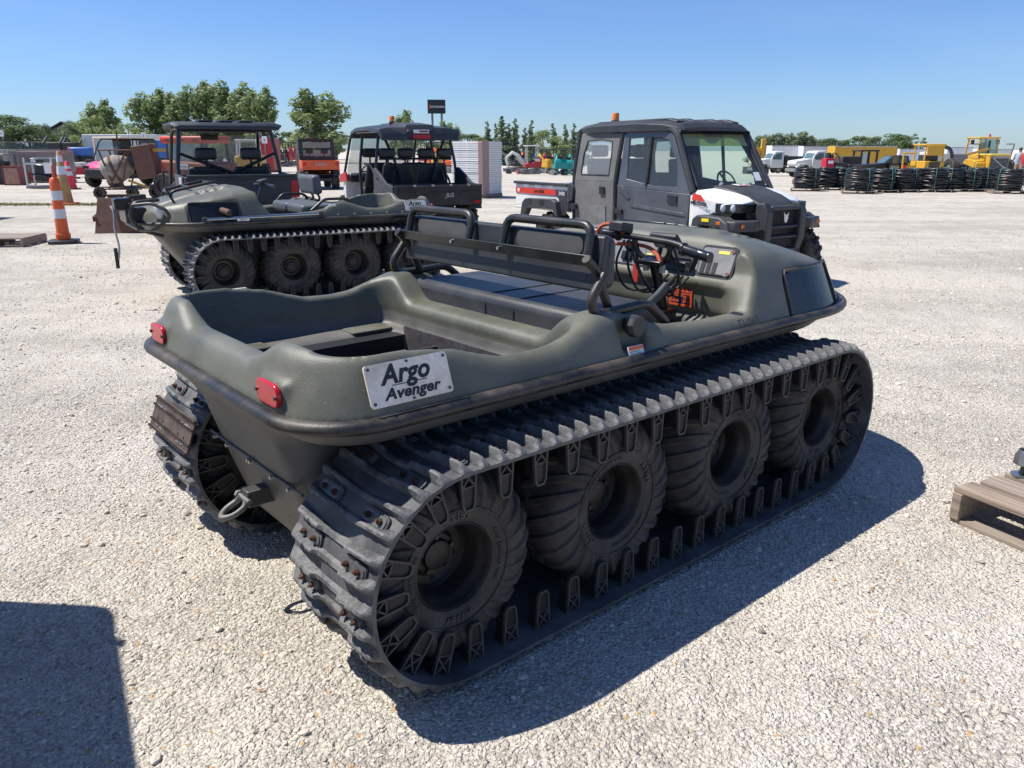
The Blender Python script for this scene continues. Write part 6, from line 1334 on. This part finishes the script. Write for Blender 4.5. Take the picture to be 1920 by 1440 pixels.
# yellow and white box trailers standing in the far row
def trailer(u0,u1,vt,Y,m,label,group='box trailers in the far row',h=None):
    a=GY(u0,Y); c=GY(u1,Y); L_=(c-a).length; zt=vz(vt,Y); t=thing('box_trailer',label,'trailer',((a.x+c.x)/2,Y,a.z),0,group); H=zt-a.z
    bx=MB().box(-L_/2,L_/2,-1.25,1.25,1.0 if H>2.6 else .7,H).build('box_body',m,t,bevel=.05)
    b=MB()
    for k in range(int(L_/1.2)): b.box(-L_/2+.3+1.2*k,-L_/2+.36+1.2*k,-1.27,-1.25,1.05,H-.08)
    b.build('panel_rivet_line',m,bx,smooth=0); MB().box(-L_/2,L_/2,-1.275,-1.25,H-.12,H+.01).build('top_rail',m_silver,bx)
    MB().box(-L_/2+.4,L_/2-.4,-.5,.5,.55,.75).build('frame',m_dark,t)
    for x in (-L_/2+1.2,L_/2-1.2):
        for s in (-1,1): wheel_simple(t,x,s*1.0,.48,.3)
    return t
trailer(1440,1492,273,112,m_trw,'white box trailer behind the white dump truck'); trailer(1498,1560,274,110,m_trw,'white box trailer behind the long-nosed flatbed truck',None)
trailer(1556,1672,274,104,m_yel2,'bright yellow box trailer behind the dark loader'); trailer(1676,1722,279,108,m_trw,'plain white box trailer beside the yellow box trailer'); trailer(1764,1812,276,112,m_trw,'white box trailer behind the grey dump bed'); trailer(1826,1902,280,110,m_trw,'white box trailer with grey frame behind the yellow wheel loader'); trailer(1906,1990,281,100,m_trw,'white box trailer at the far end of the row')
# yellow crane mast beside the cab machine
p=GY(1424,95); t=thing('crane_mast','yellow crane boom standing upright behind the white dump truck','crane',p,0); zt=vz(260,95)-p.z
b=MB(); b.box(.05,.55,-.2,.2,0,zt); b.build('mast',m_yel2,t,bevel=.04); b=MB(); b.box(-1.2,-.1,-.3,.3,0,zt*.75); b.cyl((-.3,0,zt*.5),(.3,0,zt*.9),.12,n=8); b.build('boom_base',m_yel2,t,bevel=.05); MB().box(-1.6,.9,-1,1,0,.8).build('base',m_dark,t)
# dark pickup with its door open
p=GY(1668,66); t=thing('pickup_truck','black pickup with teal glass and lettered open door behind the pipe coils','pickup',p,R(176))
b=MB(); b.prism([(-2.7,.55),(2.4,.55),(2.5,1.1),(1.3,1.2),(.7,1.25),(.1,1.82),(-1.1,1.82),(-1.25,1.25),(-2.7,1.2)],'y',-.95,.95); bd=b.build('body',m_gblk,t,bevel=.05)
for s in (-1,1): MB().prism([(.55,1.27),(.08,1.72),(-.98,1.72),(-1.08,1.27)],'y',s*.95,s*.965).build('side_window',m_win,bd)
MB().hexa([(.72,-.8,1.27),(.74,-.8,1.27),(.74,.8,1.27),(.72,.8,1.27),(.15,-.75,1.78),(.17,-.75,1.78),(.17,.75,1.78),(.15,.75,1.78)]).build('windscreen',m_win,bd)
dr=MB(); dr.box(-.05,1.0,-.04,.04,.6,1.2); dr=dr.build('open_door',m_gblk,t,bevel=.02); dr.location=(-.4,.95,0); dr.rotation_euler=(0,0,.5); b=MB(); b.box(-.05,.02,-.04,.04,1.2,1.85); b.box(.80,1.0,-.04,.04,1.2,1.4); b.tube([(0,0,1.85),(.7,0,1.82),(.95,0,1.3)],.04,6); b.build('door_frame',m_gblk,dr); MB().box(.02,.85,-.005,.005,1.22,1.8).build('door_glass',m_win,dr)
text('BARCO',.26,face_M((.45,.045,.98),(-1,0,0),(0,0,1)),MATS['cream roof'],dr,bold=.008,ext=.004)
for x in (1.5,-1.7):
    for s in (-1,1): wheel_simple(t,x,s*.85,.40,.25)
b=MB(); b.box(-3.0,-1.4,-.9,.9,1.0,1.45); b.build('bed_box',m_dark,t,bevel=.03)
# yellow tracked loader seen from behind
p=GY(1738,62); t=thing('track_loader','yellow compact loader with raised rear hatch and dark grille','loader',p,R(92))
zc=vz(270,62)-p.z
MB().box(-1.1,1.0,-.75,.75,.55,1.35).build('engine_body',m_yel2,t,bevel=.06); MB().box(-1.13,-1.1,-.40,.42,.70,1.28).build('grille',mat('grille brown',(.06,.045,.03),.6,var=.2),t)
for y in (-.62,.62): MB().box(-1.14,-1.1,y-.08,y+.08,.72,.92).build('tail_lamp',m_dark,t)
for s in (-1,1):
    for x in (-.9,.6): MB().cyl((x,s*.72,1.35),(x+.05,s*.66,zc),.06,n=6).build('cab_post',m_yel2,t)
    MB().prism([(-1.2,.05),(1.1,.05),(1.25,.3),(1.0,.62),(-1.1,.62),(-1.3,.3)],'y',s*.75,s*1.05).build('rubber_track',m_rub,t,bevel=.04)
MB().box(-1.0,.8,-.80,.80,zc-.12,zc).build('cab_roof',m_yel2,t,bevel=.04); MB().hexa([(-1.05,-.62,1.75),(-.98,-.62,1.75),(-.98,.62,1.75),(-1.05,.62,1.75),(-1.05,-.68,zc-.1),(-.95,-.68,zc-.1),(-.95,.68,zc-.1),(-1.05,.68,zc-.1)]).build('raised_hatch',m_yel2,t,bevel=.03)
MB().box(-.6,.4,-.5,.5,1.35,1.8).build('engine_top',m_dark,t,bevel=.04)
f_=MB(); 
for a,c in (((.2,.8,.6),(.2,1.75,.6)),((.2,.8,1.9),(.2,1.75,1.95)),((.2,1.75,.6),(.2,1.75,1.95)),((.2,1.25,.6),(.2,1.25,1.2))): f_.cyl(a,c,.06,n=6)
f_.box(.1,.3,.8,1.75,.6,1.0); f_.build('cab_door',m_yel2,t); MB().box(-.1,0,1.60,1.82,.7,1.05).build('tail_lamp',m_red,t)
# grey dump bed
p=GY(1790,74); t=thing('parked_dump_truck','grey steel dump truck body with curved cab guard between the yellow machines','dump truck',p,R(90))
b=MB(); b.box(-1.5,2.6,-1.1,1.1,1.0,2.15); b.build('body',m_grey,t,bevel=.05); b=MB(); 
for k in range(3): b.box(-1.54,-1.5,-.6,.6,1.15+.3*k,1.3+.3*k)
b.build('tailgate_rib',m_grey,t); MB().tube([(-1.4,1.0,1.0),(-1.4,1.05,2.0),(-1.4,1.3,2.6),(-1.4,1.9,2.75)],.16,6,fil=.4).build('cab_guard',m_dark,t); MB().box(-1.4,2.6,-.6,.6,.6,1.0).build('chassis',m_dark,t)
for x in (-.9,.4):
    for s in (-1,1): wheel_simple(t,x,s*.9,.5,.4)
MB().box(1.0,2.4,1.1,2.1,.8,2.3).build('cab',m_wht2,t,bevel=.06); MB().box(.97,1.0,1.2,2.0,1.5,2.1).build('cab_window',m_win,t)
# big yellow wheel loader, rear view
p=GY(1840,63); t=thing('wheel_loader','large yellow wheel loader seen from behind with slanted-bar grille and glazed cab','wheel loader',p,R(92)); zr=vz(257,63)-p.z; zm=vz(288,63)-p.z
MB().box(-2.2,.6,-.78,.78,.75,zm-.05).build('engine_body',m_yel2,t,bevel=.08); g=MB().box(-2.24,-2.2,-.68,.68,.85,zm-.35).build('grille',m_dark,t); b=MB()
for k in range(9): b.box(-2.26,-2.24,-.66,.66,.9+.09*k,.93+.09*k)
b.build('grille_slat',m_grey,g); MB().obox((-2.28,0,1.2),(.03,1.35,.07),(.65,0,0)).build('diagonal_bar',m_silver,g); MB().box(-2.26,-2.24,-.55,.55,zm-.32,zm-.18).build('lamp_strip',m_silver,t); MB().box(-2.3,-.6,-.82,.82,zm-.15,zm).build('bonnet_cap',mat('pale yellow',(.68,.52,.10),.5,var=.08),t,bevel=.05)
for s in (-1,1):
    for x in (-.6,1.0): MB().cyl((x,s*.75,zm-.05),(x*.9,s*.68,zr-.1),.07,n=6).build('cab_post',m_yel2,t)
    b=MB(); b.tube([(-1.6,s*1.2,zm-.4),(-1.6,s*1.35,zm+.7),(-.8,s*1.3,zm+.7)],.04,6,fil=.1); b.build('hand_rail',m_dark,t)
    MB().prism([(-1.9,.8),(-1.9,1.25),(-1.4,1.5),(-.4,1.5),(-.1,1.2)],'y',s*.8,s*1.55).build('mudguard',m_yel2 if s>0 else m_dark,t,bevel=.05); wheel_simple(t,-1.1,s*1.15,.78,.6); wheel_simple(t,2.0,s*1.15,.78,.6)
    MB().box(-2.35,-2.0,*sorted((s*.55,s*1.2)),.62,.82).build('counterweight',MATS['pale yellow'],t,bevel=.04); MB().box(-.2,.0,*sorted((s*.9,s*1.08)),zr-.55,zr-.2).build('mirror',m_dark,t)
MB().box(-.75,1.1,-.82,.82,zr-.12,zr).build('cab_roof',m_yel2,t,bevel=.05); MB().box(-.62,-.60,-.66,.66,zm,zr-.15).build('rear_window',glass('cab glass far',(.6,.8,.8),.3),t,smooth=0); MB().cyl((.2,-.5,zr),(.2,-.5,zr+.22),.07,n=8).build('beacon',m_red,t); MB().obox((-.7,.0,zm+.45),(.12,.10,1.0)).build('exhaust_stack',m_dark,t); MB().obox((-.4,.3,zm+.4),(.3,.45,.8)).build('seat',m_dark,t,bevel=.05); MB().obox((-1.7,1.4,zm+.15),(.08,1.6,.16),(-.25,0,0)).build('engine_side_panel',m_yel2,t)
MB().box(2.2,3.2,-1.4,1.4,.1,1.1).build('front_bucket',m_dark,t,bevel=.1)
# ---------------- mini excavators
def excavator(label,u,Y,rz,mc,canopy,mb2,group='mini excavators in the far row'):
    t=thing('mini_excavator',label,'excavator',GY(u,Y),rz,group)
    for s in (-1,1):
        MB().prism([(-.75,.05),(.75,.05),(.92,.25),(.75,.45),(-.75,.45),(-.92,.25)],'y',s*.30,s*.62).build('rubber_track',m_rub,t,bevel=.03)
        b=MB(); 
        for x in (-.7,0,.7): b.cyl((x,s*.60,.25),(x,s*.635,.25),.14,n=10)
        b.build('track_roller',m_grey,t)
    hs=MB(); hs.prism([(-.85,.55),(.45,.55),(.5,.85),(-.2,.95),(-.3,1.35),(-.75,1.38),(-.9,1.1)],'y',-.52,.52); hs.build('house',mc,t,bevel=.06); MB().box(-.80,-.25,-.535,.535,.98,1.34).build('engine_cover',mb2,t,bevel=.10)
    if canopy:
        for x in (-.55,.32):
            for s in (-1,1): MB().cyl((x,s*.45,.9),(x,s*.42,2.22),.035,n=6).build('canopy_post',canopy,t)
        MB().box(-.75,.5,-.55,.55,2.22,2.30).build('canopy_roof',canopy,t,bevel=.03)
    MB().box(-.25,.15,-.25,.25,.95,1.15).build('seat',m_dark,t,bevel=.04); MB().obox((-.28,0,1.35),(.10,.46,.5)).build('seat_back',m_dark,t,bevel=.04)
    bm_=MB().tube([(.45,0,.75),(1.0,0,1.5),(1.45,0,1.75),(1.95,0,1.35)],[.14,.15,.13,.09],8).build('boom',mb2,t); MB().tube([(1.88,0,1.5),(1.95,0,1.2),(1.78,0,.45)],[.08,.10,.07],8).build('arm',mb2,t); MB().cyl((.6,0,.75),(1.2,0,1.35),.05,n=8).build('hydraulic_ram',m_steel,bm_)
    MB().prism([(1.75,.5),(1.95,.45),(2.0,.15),(1.8,.02),(1.5,.1),(1.62,.3)],'y',-.2,.2).build('bucket',m_dark,t,bevel=.02); MB().prism([(.95,.05),(1.05,.05),(1.12,.35),(1.0,.35)],'y',-.65,.65).build('dozer_blade',mc,t)
    return t
excavator('red and cream mini excavator with cream canopy beside the tall panel stack',994,66,R(188),m_redp,m_wht2,m_wht2)
for u,Y,rz,mc,cp,lb in ((1048,70,100,m_teal,m_dark,'teal mini excavator with black canopy nearest the cab utility vehicle'),(1066,74,80,m_teal,m_dark,'teal mini excavator with black canopy partly behind the cab utility vehicle'),(1026,78,120,m_yel2,m_dark,'yellow mini excavator between the red one and the teal ones'),(1008,84,95,m_teal,m_dark,'teal mini excavator behind the red and cream one'),(968,76,200,m_dark,m_dark,'black mini excavator just right of the tall panel stack'),(1036,88,85,m_orange,m_dark,'orange mini excavator in the back of the row'),(1018,92,80,m_redp,m_dark,'dark red mini excavator in the back of the row'),(980,90,90,m_orange,m_dark,'orange mini excavator behind the panel stack'),(846,60,160,m_orange,m_dark,'orange machine left of the tall panel stack'),(826,66,30,m_yel2,m_dark,'yellow machine seen through the black roll cage'),(800,78,120,m_redp,m_dark,'red machine seen through the black roll cage'),(538,80,90,m_redp,m_dark,'red machine in the row left of the orange tailgate'),(548,84,90,m_redp,m_dark,'dark red machine close to the orange tailgate'),(527,78,90,m_dark,m_dark,'black machine in the row left of the orange tailgate')): excavator(lb,u,Y,R(rz),mc,cp,mc if mc is not m_dark else m_grey)
p=GY(806,40); t=thing('traffic_cone','slim orange cone with white band seen through the black roll cage','traffic cone',p,0); MB().box(-.3,.3,-.3,.3,0,.05).build('cone_base',m_orange,t); c=MB().rev([(.16,.05),(.05,1.25)],ax='z',n=14,cap=True).build('cone_body',m_orange,t,smooth=40); MB().rev([(.10,.72),(.085,.92)],ax='z',n=14).build('reflective_band',m_refl,c)
# ---------------- left background: tractor, containers, skid loaders, wrapped crates
p=GY(372,27); t=thing('cab_tractor','rust-red cab machine with orange-red roof, seen through the dark roll cage','tractor',p,R(-15)); m_rr=mat('tractor red',(.55,.04,.02),.4,var=.06)
b=MB(); b.prism([(-1.0,.5),(.9,.5),(.95,1.15),(-.9,1.25)],'y',-.8,.8); b.build('body',mat('rusty red body',(.28,.07,.035),.6,var=.25),t,bevel=.08); 
for x in (-.65,.70):
    for s in (-1,1): MB().cyl((x,s*.68,1.15),(x*.95,s*.65,1.78),.05,n=6).build('cab_post',m_dark,t)
MB().box(-.85,.82,-.78,.78,1.76,1.99).build('cab_roof',m_rr,t,bevel=.09,seg=3)
b=MB(); 
for x in (-.5,0,.5): b.box(x-.09,x+.09,-.80,-.77,1.82,1.88)
b.build('roof_lamp',m_dark,t); MB().box(-.62,.66,-.69,-.68,1.18,1.76).build('cab_window',glass('cab glass far',(.6,.8,.8),.3),t,smooth=0); MB().box(-.12,.18,-.82,-.805,.95,1.12).build('number_plate',m_txtw,t); text('5710',.11,face_M((.03,-.825,1.03),(1,0,0),(0,0,1)),m_txt,t,ext=.002)
b=MB(); b.tube([(.6,-.3,.7),(1.6,-.3,.75),(2.5,-.3,.45)],.16,6); b.prism([(2.3,.05),(3.0,.05),(2.5,.5)],'y',-.8,.8); b.build('loader_arm',m_dark,t)
for x in (-.7,.75):
    for s in (-1,1): wheel_simple(t,x,s*.85,.42,.3,m_dark)
p=GY(468,44); t=thing('skid_loader','yellow skid loader with open cab seen through the dark roll cage','loader',p,R(-80)); MB().box(-1.3,.6,-.7,.7,.4,1.25).build('body',m_yel2,t,bevel=.08)
for x in (-.5,.5):
    for s in (-1,1): MB().cyl((x,s*.55,1.2),(x,s*.5,2.0),.06,n=6).build('cab_post',m_wht2,t)
MB().box(-.6,.65,-.6,.6,2.0,2.1).build('cab_roof',m_wht2,t,bevel=.03); MB().obox((0,0,1.4),(.4,.5,.6)).build('seat',m_dark,t,bevel=.05)
for x in (-.8,.35):
    for s in (-1,1): wheel_simple(t,x,s*.8,.42,.3,m_yel2)
def container(u0,u1,vt,Y,m,label,mt=None):
    a=GY(u0,Y); c=GY(u1,Y); t=thing('storage_box',label,'container',((a.x+c.x)/2,Y+1,a.z),0); L_=(c-a).length; H=vz(vt,Y)-a.z; bx=MB().box(-L_/2,L_/2,-1.0,1.0,.1,H).build('body',m,t,bevel=.03); b=MB()
    for k in range(max(2,int(L_/.4))): b.box(-L_/2+.1+.4*k,-L_/2+.25+.4*k,-1.03,-1.0,.2,H-.15)
    b.build('corrugation',m,bx,smooth=0); MB().box(-L_/2,L_/2,-.9,.9,0,.1).build('base_frame',m_dark,t)
container(484,512,259,58,m_redp,'dark red container behind the roll cage'); container(292,330,262,55,m_bl,'blue and white container behind the brown mixer box'); container(160,300,252,62,m_wht2,'long pale trailer roof behind the cream-roofed utility vehicle')
container(-20,42,280,70,mat('grey concrete barrier',(.30,.30,.28),.8,var=.1),'long low grey concrete barrier in front of the weeds')
for u,w_,lb,ml in ((22,.95,'red-framed crate wrapped in clear film, tall','red'),(46,.8,'white film-wrapped crate behind the red-framed crate','w')):
    p=G(u,340); t=thing('wrapped_crate',lb,'crate',(p.x,p.y+(.6 if ml=='w' else 0),0),.1); h=1.35
    b=MB()
    for x in (-w_/2,w_/2):
        for y in (-.4,.4): b.box(x-.03,x+.03,y-.03,y+.03,0,h)
    for y in (-.4,.4): b.box(-w_/2,w_/2,y-.03,y+.03,h-.06,h); b.box(-w_/2,w_/2,y-.03,y+.03,.05,.11); b.obox((0,y,h*.5),(.05,.04,h*1.05),(0,.55,0))
    b.build('crate_frame',mat('crate red',(.22,.05,.05),.6,var=.2) if ml=='red' else m_wht2,t); MB().box(-w_/2-.04,w_/2+.04,-.44,.44,.12,h+.02).build('film_wrap',m_smoke,t,bevel=.02); MB().box(-w_/2+.1,w_/2-.1,-.33,.33,.12,.85).build('boxed_goods',m_redp if ml=='red' else m_wht2,t,bevel=.04)
p=G(31,347); t=thing('wrapped_crate','short wrapped crate with copper-coloured contents in front of the red-framed crate','crate',(p.x,p.y,0),.05)
b=MB(); 
for x in (-.36,.36): b.box(x-.025,x+.025,-.3,.3,0,.85)
b.box(-.36,.36,-.3,.3,.80,.85); b.build('crate_frame',MATS['crate red'],t); MB().box(-.34,.34,-.29,.29,.02,.80).build('contents',mat('copper wrap',(.36,.19,.13),.5,var=.3,vscale=5),t,bevel=.05)
p=G(78,354); t=thing('engine_on_skid','black engine hung in a white frame on a steel skid near the traffic cones','engine',(p.x,p.y+.3,0),.04)
MB().box(-.62,.62,-.35,.35,.02,.12).build('skid',m_grey,t,bevel=.02); b=MB()
for x in (-.55,.55): b.box(x-.03,x+.03,-.33,-.27,.12,1.25); b.box(x-.03,x+.03,.27,.33,.12,1.25)
b.box(-.58,.58,-.33,-.27,.98,1.04); b.box(-.58,.58,.27,.33,1.2,1.26); b.build('white_frame',m_wht2,t); MB().hexa([(-.3,-.22,.3),(.45,-.22,.3),(.45,.22,.3),(-.3,.22,.3),(-.22,-.2,1.0),(.35,-.2,.95),(.35,.2,.95),(-.22,.2,1.0)]).build('engine_block',m_gblk,t,bevel=.06); MB().obox((-.05,-.25,1.10),(.55,.12,.18),(0,.15,0)).build('control_box',m_gblk,t,bevel=.03); MB().box(-.26,-.06,-.32,-.312,1.06,1.16).build('label_plate',m_bl and m_refl,t); MB().tube([(-.45,-.3,.2),(-.4,-.3,.6),(.1,-.3,.55),(.5,-.3,.45)],.04,6,fil=.12).build('exhaust_tube',m_gblk,t); MB().box(.25,.60,-.345,-.335,.62,1.05).build('white_tarp',m_txtw,t)
p=G(5,346); t=thing('steel_rack','dark steel rack standing left of the wrapped crates','rack',(p.x-.1,p.y,0),.1); b=MB()
for x in (-.45,.25,.40): b.box(x-.05,x+.05,-.3,-.2,0,1.05); b.box(x-.05,x+.05,.2,.3,0,1.05)
b.box(-.5,.45,-.3,.3,.98,1.05); b.box(-.5,.45,-.3,.3,.0,.12); b.build('rack_frame',m_dark,t); MB().box(-.4,.2,-.2,.2,.12,.55).build('rack_load',m_blk,t,bevel=.05); MB().box(-.45,.2,-.25,.25,1.05,1.3).build('carton',mat('brown carton',(.33,.24,.15),.8,var=.1),t)
for u,Y,lb,mc,w_,h in ((67,42,'beige cartons behind the white-framed engine',MATS['brown carton'],2.0,1.55),(86,40,'red and pink wrapped machine behind the white-framed engine',m_redp,2.2,1.5)):
    p=GY(u,Y); t=thing('wrapped_goods',lb,'goods',p,.1); MB().box(-w_/2,w_/2,-.5,.5,.12,h).build('load',mc,t,bevel=.05); MB().box(-w_/2,w_/2,-.5,.5,0,.12).build('pallet_base',m_wood,t); MB().box(-w_/2-.03,w_/2+.03,-.53,.53,.5,h+.05).build('film_wrap',m_smoke,t)
for u,lb in ((109,'black skid loader with raised arms by the weeds'),(140,'black skid loader with raised arms behind the far traffic post')):
    p=GY(u,62); t=thing('skid_loader',lb,'loader',p,R(-80)); MB().box(-1.2,.5,-.65,.65,.4,1.2).build('body',m_redp,t,bevel=.08); [MB().tube([(-1.1,y,1.0),(-1.0,y,2.1),(-.4,y,2.5),(.6,y,2.0)],.09,6,fil=.2).build('lift_arm',m_dark,t) for y in (-.7,.7)]; MB().box(-.4,.45,-.5,.5,1.2,2.1).build('cab',m_dark,t,bevel=.05)
    for x in (-.8,.3):
        for s in (-1,1): wheel_simple(t,x,s*.75,.40,.3)
p=GY(157,60); t=thing('blue_tractor','small blue tractor bonnet beside the cream-roofed utility vehicle','tractor',p,.2); MB().box(-.9,.7,-.35,.35,1.1,1.75).build('bonnet',m_bl,t,bevel=.15,seg=3); MB().box(-.9,.7,-.3,.3,.6,1.1).build('engine',m_dark,t)
for x,r_ in ((-.8,.7),(.55,.45)):
    for s in (-1,1): wheel_simple(t,x,s*.6,r_,.3,m_wht2)
p=G(153,332); t=thing('lawn_machine','white and red low mowing deck near the far traffic post','mower',(p.x,p.y,0),.1); MB().box(-.75,.75,-.5,.5,.15,.55).build('deck',m_redp,t,bevel=.05); b=MB(); b.tube([(-.8,-.5,.1),(-.8,-.5,.75),(.5,-.5,.85),(.85,-.5,.4),(.85,-.5,.1)],.05,6,fil=.15); b.build('guard_rail',m_wht2,t); MB().box(-.6,.3,-.4,.4,.55,.85).build('engine_cover',m_wht2,t,bevel=.1)
for x in (-.6,.6): wheel_simple(t,x,-.5,.2,.15)
# ---------------- two people standing behind the last pipe coils
def person(label,u,Y,ms,mp_):
    t=thing('person',label,'person',GY(u,Y),R(rnd.uniform(60,120)))
    vs=[(0,0,.95),(0,0,1.18),(.02,0,1.42),(.03,0,1.52),(.05,0,1.62),(.05,0,1.74),(0,.20,1.42),(.08,.26,1.14),(.22,.22,.95),(0,-.20,1.42),(.08,-.26,1.14),(.22,-.22,.95),(0,.10,.88),(.03,.11,.48),(0,.11,.08),(.13,.12,.04),(0,-.10,.88),(.03,-.11,.48),(0,-.11,.08),(.13,-.12,.04)]
    es=[(0,1),(1,2),(2,3),(3,4),(4,5),(2,6),(6,7),(7,8),(2,9),(9,10),(10,11),(0,12),(12,13),(13,14),(14,15),(0,16),(16,17),(17,18),(18,19)]
    rs=[.145,.13,.15,.06,.085,.095,.075,.05,.035,.075,.05,.035,.095,.06,.045,.04,.095,.06,.045,.04]
    me=bpy.data.meshes.new('body'); me.from_pydata(vs,es,[]); o=bpy.data.objects.new('body',me); COL.objects.link(o); o.parent=t; me.materials.append(mp_)
    o.modifiers.new('skin','SKIN'); sv_=me.skin_vertices[0].data
    for i,r_ in enumerate(rs): sv_[i].radius=(r_,r_)
    sv_[0].use_root=True; s_=o.modifiers.new('sub','SUBSURF'); s_.levels=1; s_.render_levels=1
    b=MB(); b.rev([(.155,.92),(.165,1.1),(.19,1.36),(.12,1.49),(.06,1.52)],ax='z',n=14); k=b.build('shirt',ms,t,smooth=60); k.scale=(.85,1.15,1); b=MB(); b.ball((.045,0,1.70),.105,12,(1,.9,1)); b.build('hair',m_dark,t,smooth=60)
m_skin=mat('skin',(.36,.22,.16),.6,var=.05)
person('person in pale blue shirt standing behind the last pipe coils',1911,44,mat('pale blue cloth',(.30,.42,.55),.8,var=.1),m_skin); person('person in red and white shirt behind the last pipe coils',1921,43,mat('red cloth',(.5,.05,.06),.8,var=.1),m_skin)
# unseen trailer body added outside the frame, shaped to cast the near left shadow
t=thing('shadow_caster','unseen white trailer shape left of the photographer, added to throw the near shadow','trailer',(-2.43,2.55,0),R(-60))
bx=MB(); bx.prism(rrect(3.2,1.5,.10,3,1.6,-.75),'z',.42,1.80); bx=bx.build('box_body',m_trw,t,bevel=.05)
MB().box(.5,1.1,-.02,.012,.6,1.65).build('side_door',m_trw,bx,bevel=.004); MB().box(0,3.2,-1.48,-.02,.30,.42).build('frame',m_dark,t)
MB().prism([(-.9,-.80),(-.9,-.70),(.05,-.35),(.05,-1.15)],'z',.32,.42).build('drawbar',m_dark,t)
for y in (-.02,-1.48): wheel_simple(t,1.7,y,.32,.2,m_wht2)
for x in (.3,1.2,2.1,3.0): MB().box(x-.02,x+.02,.004,.012,.45,1.77).build('panel_seam',m_silver,bx)
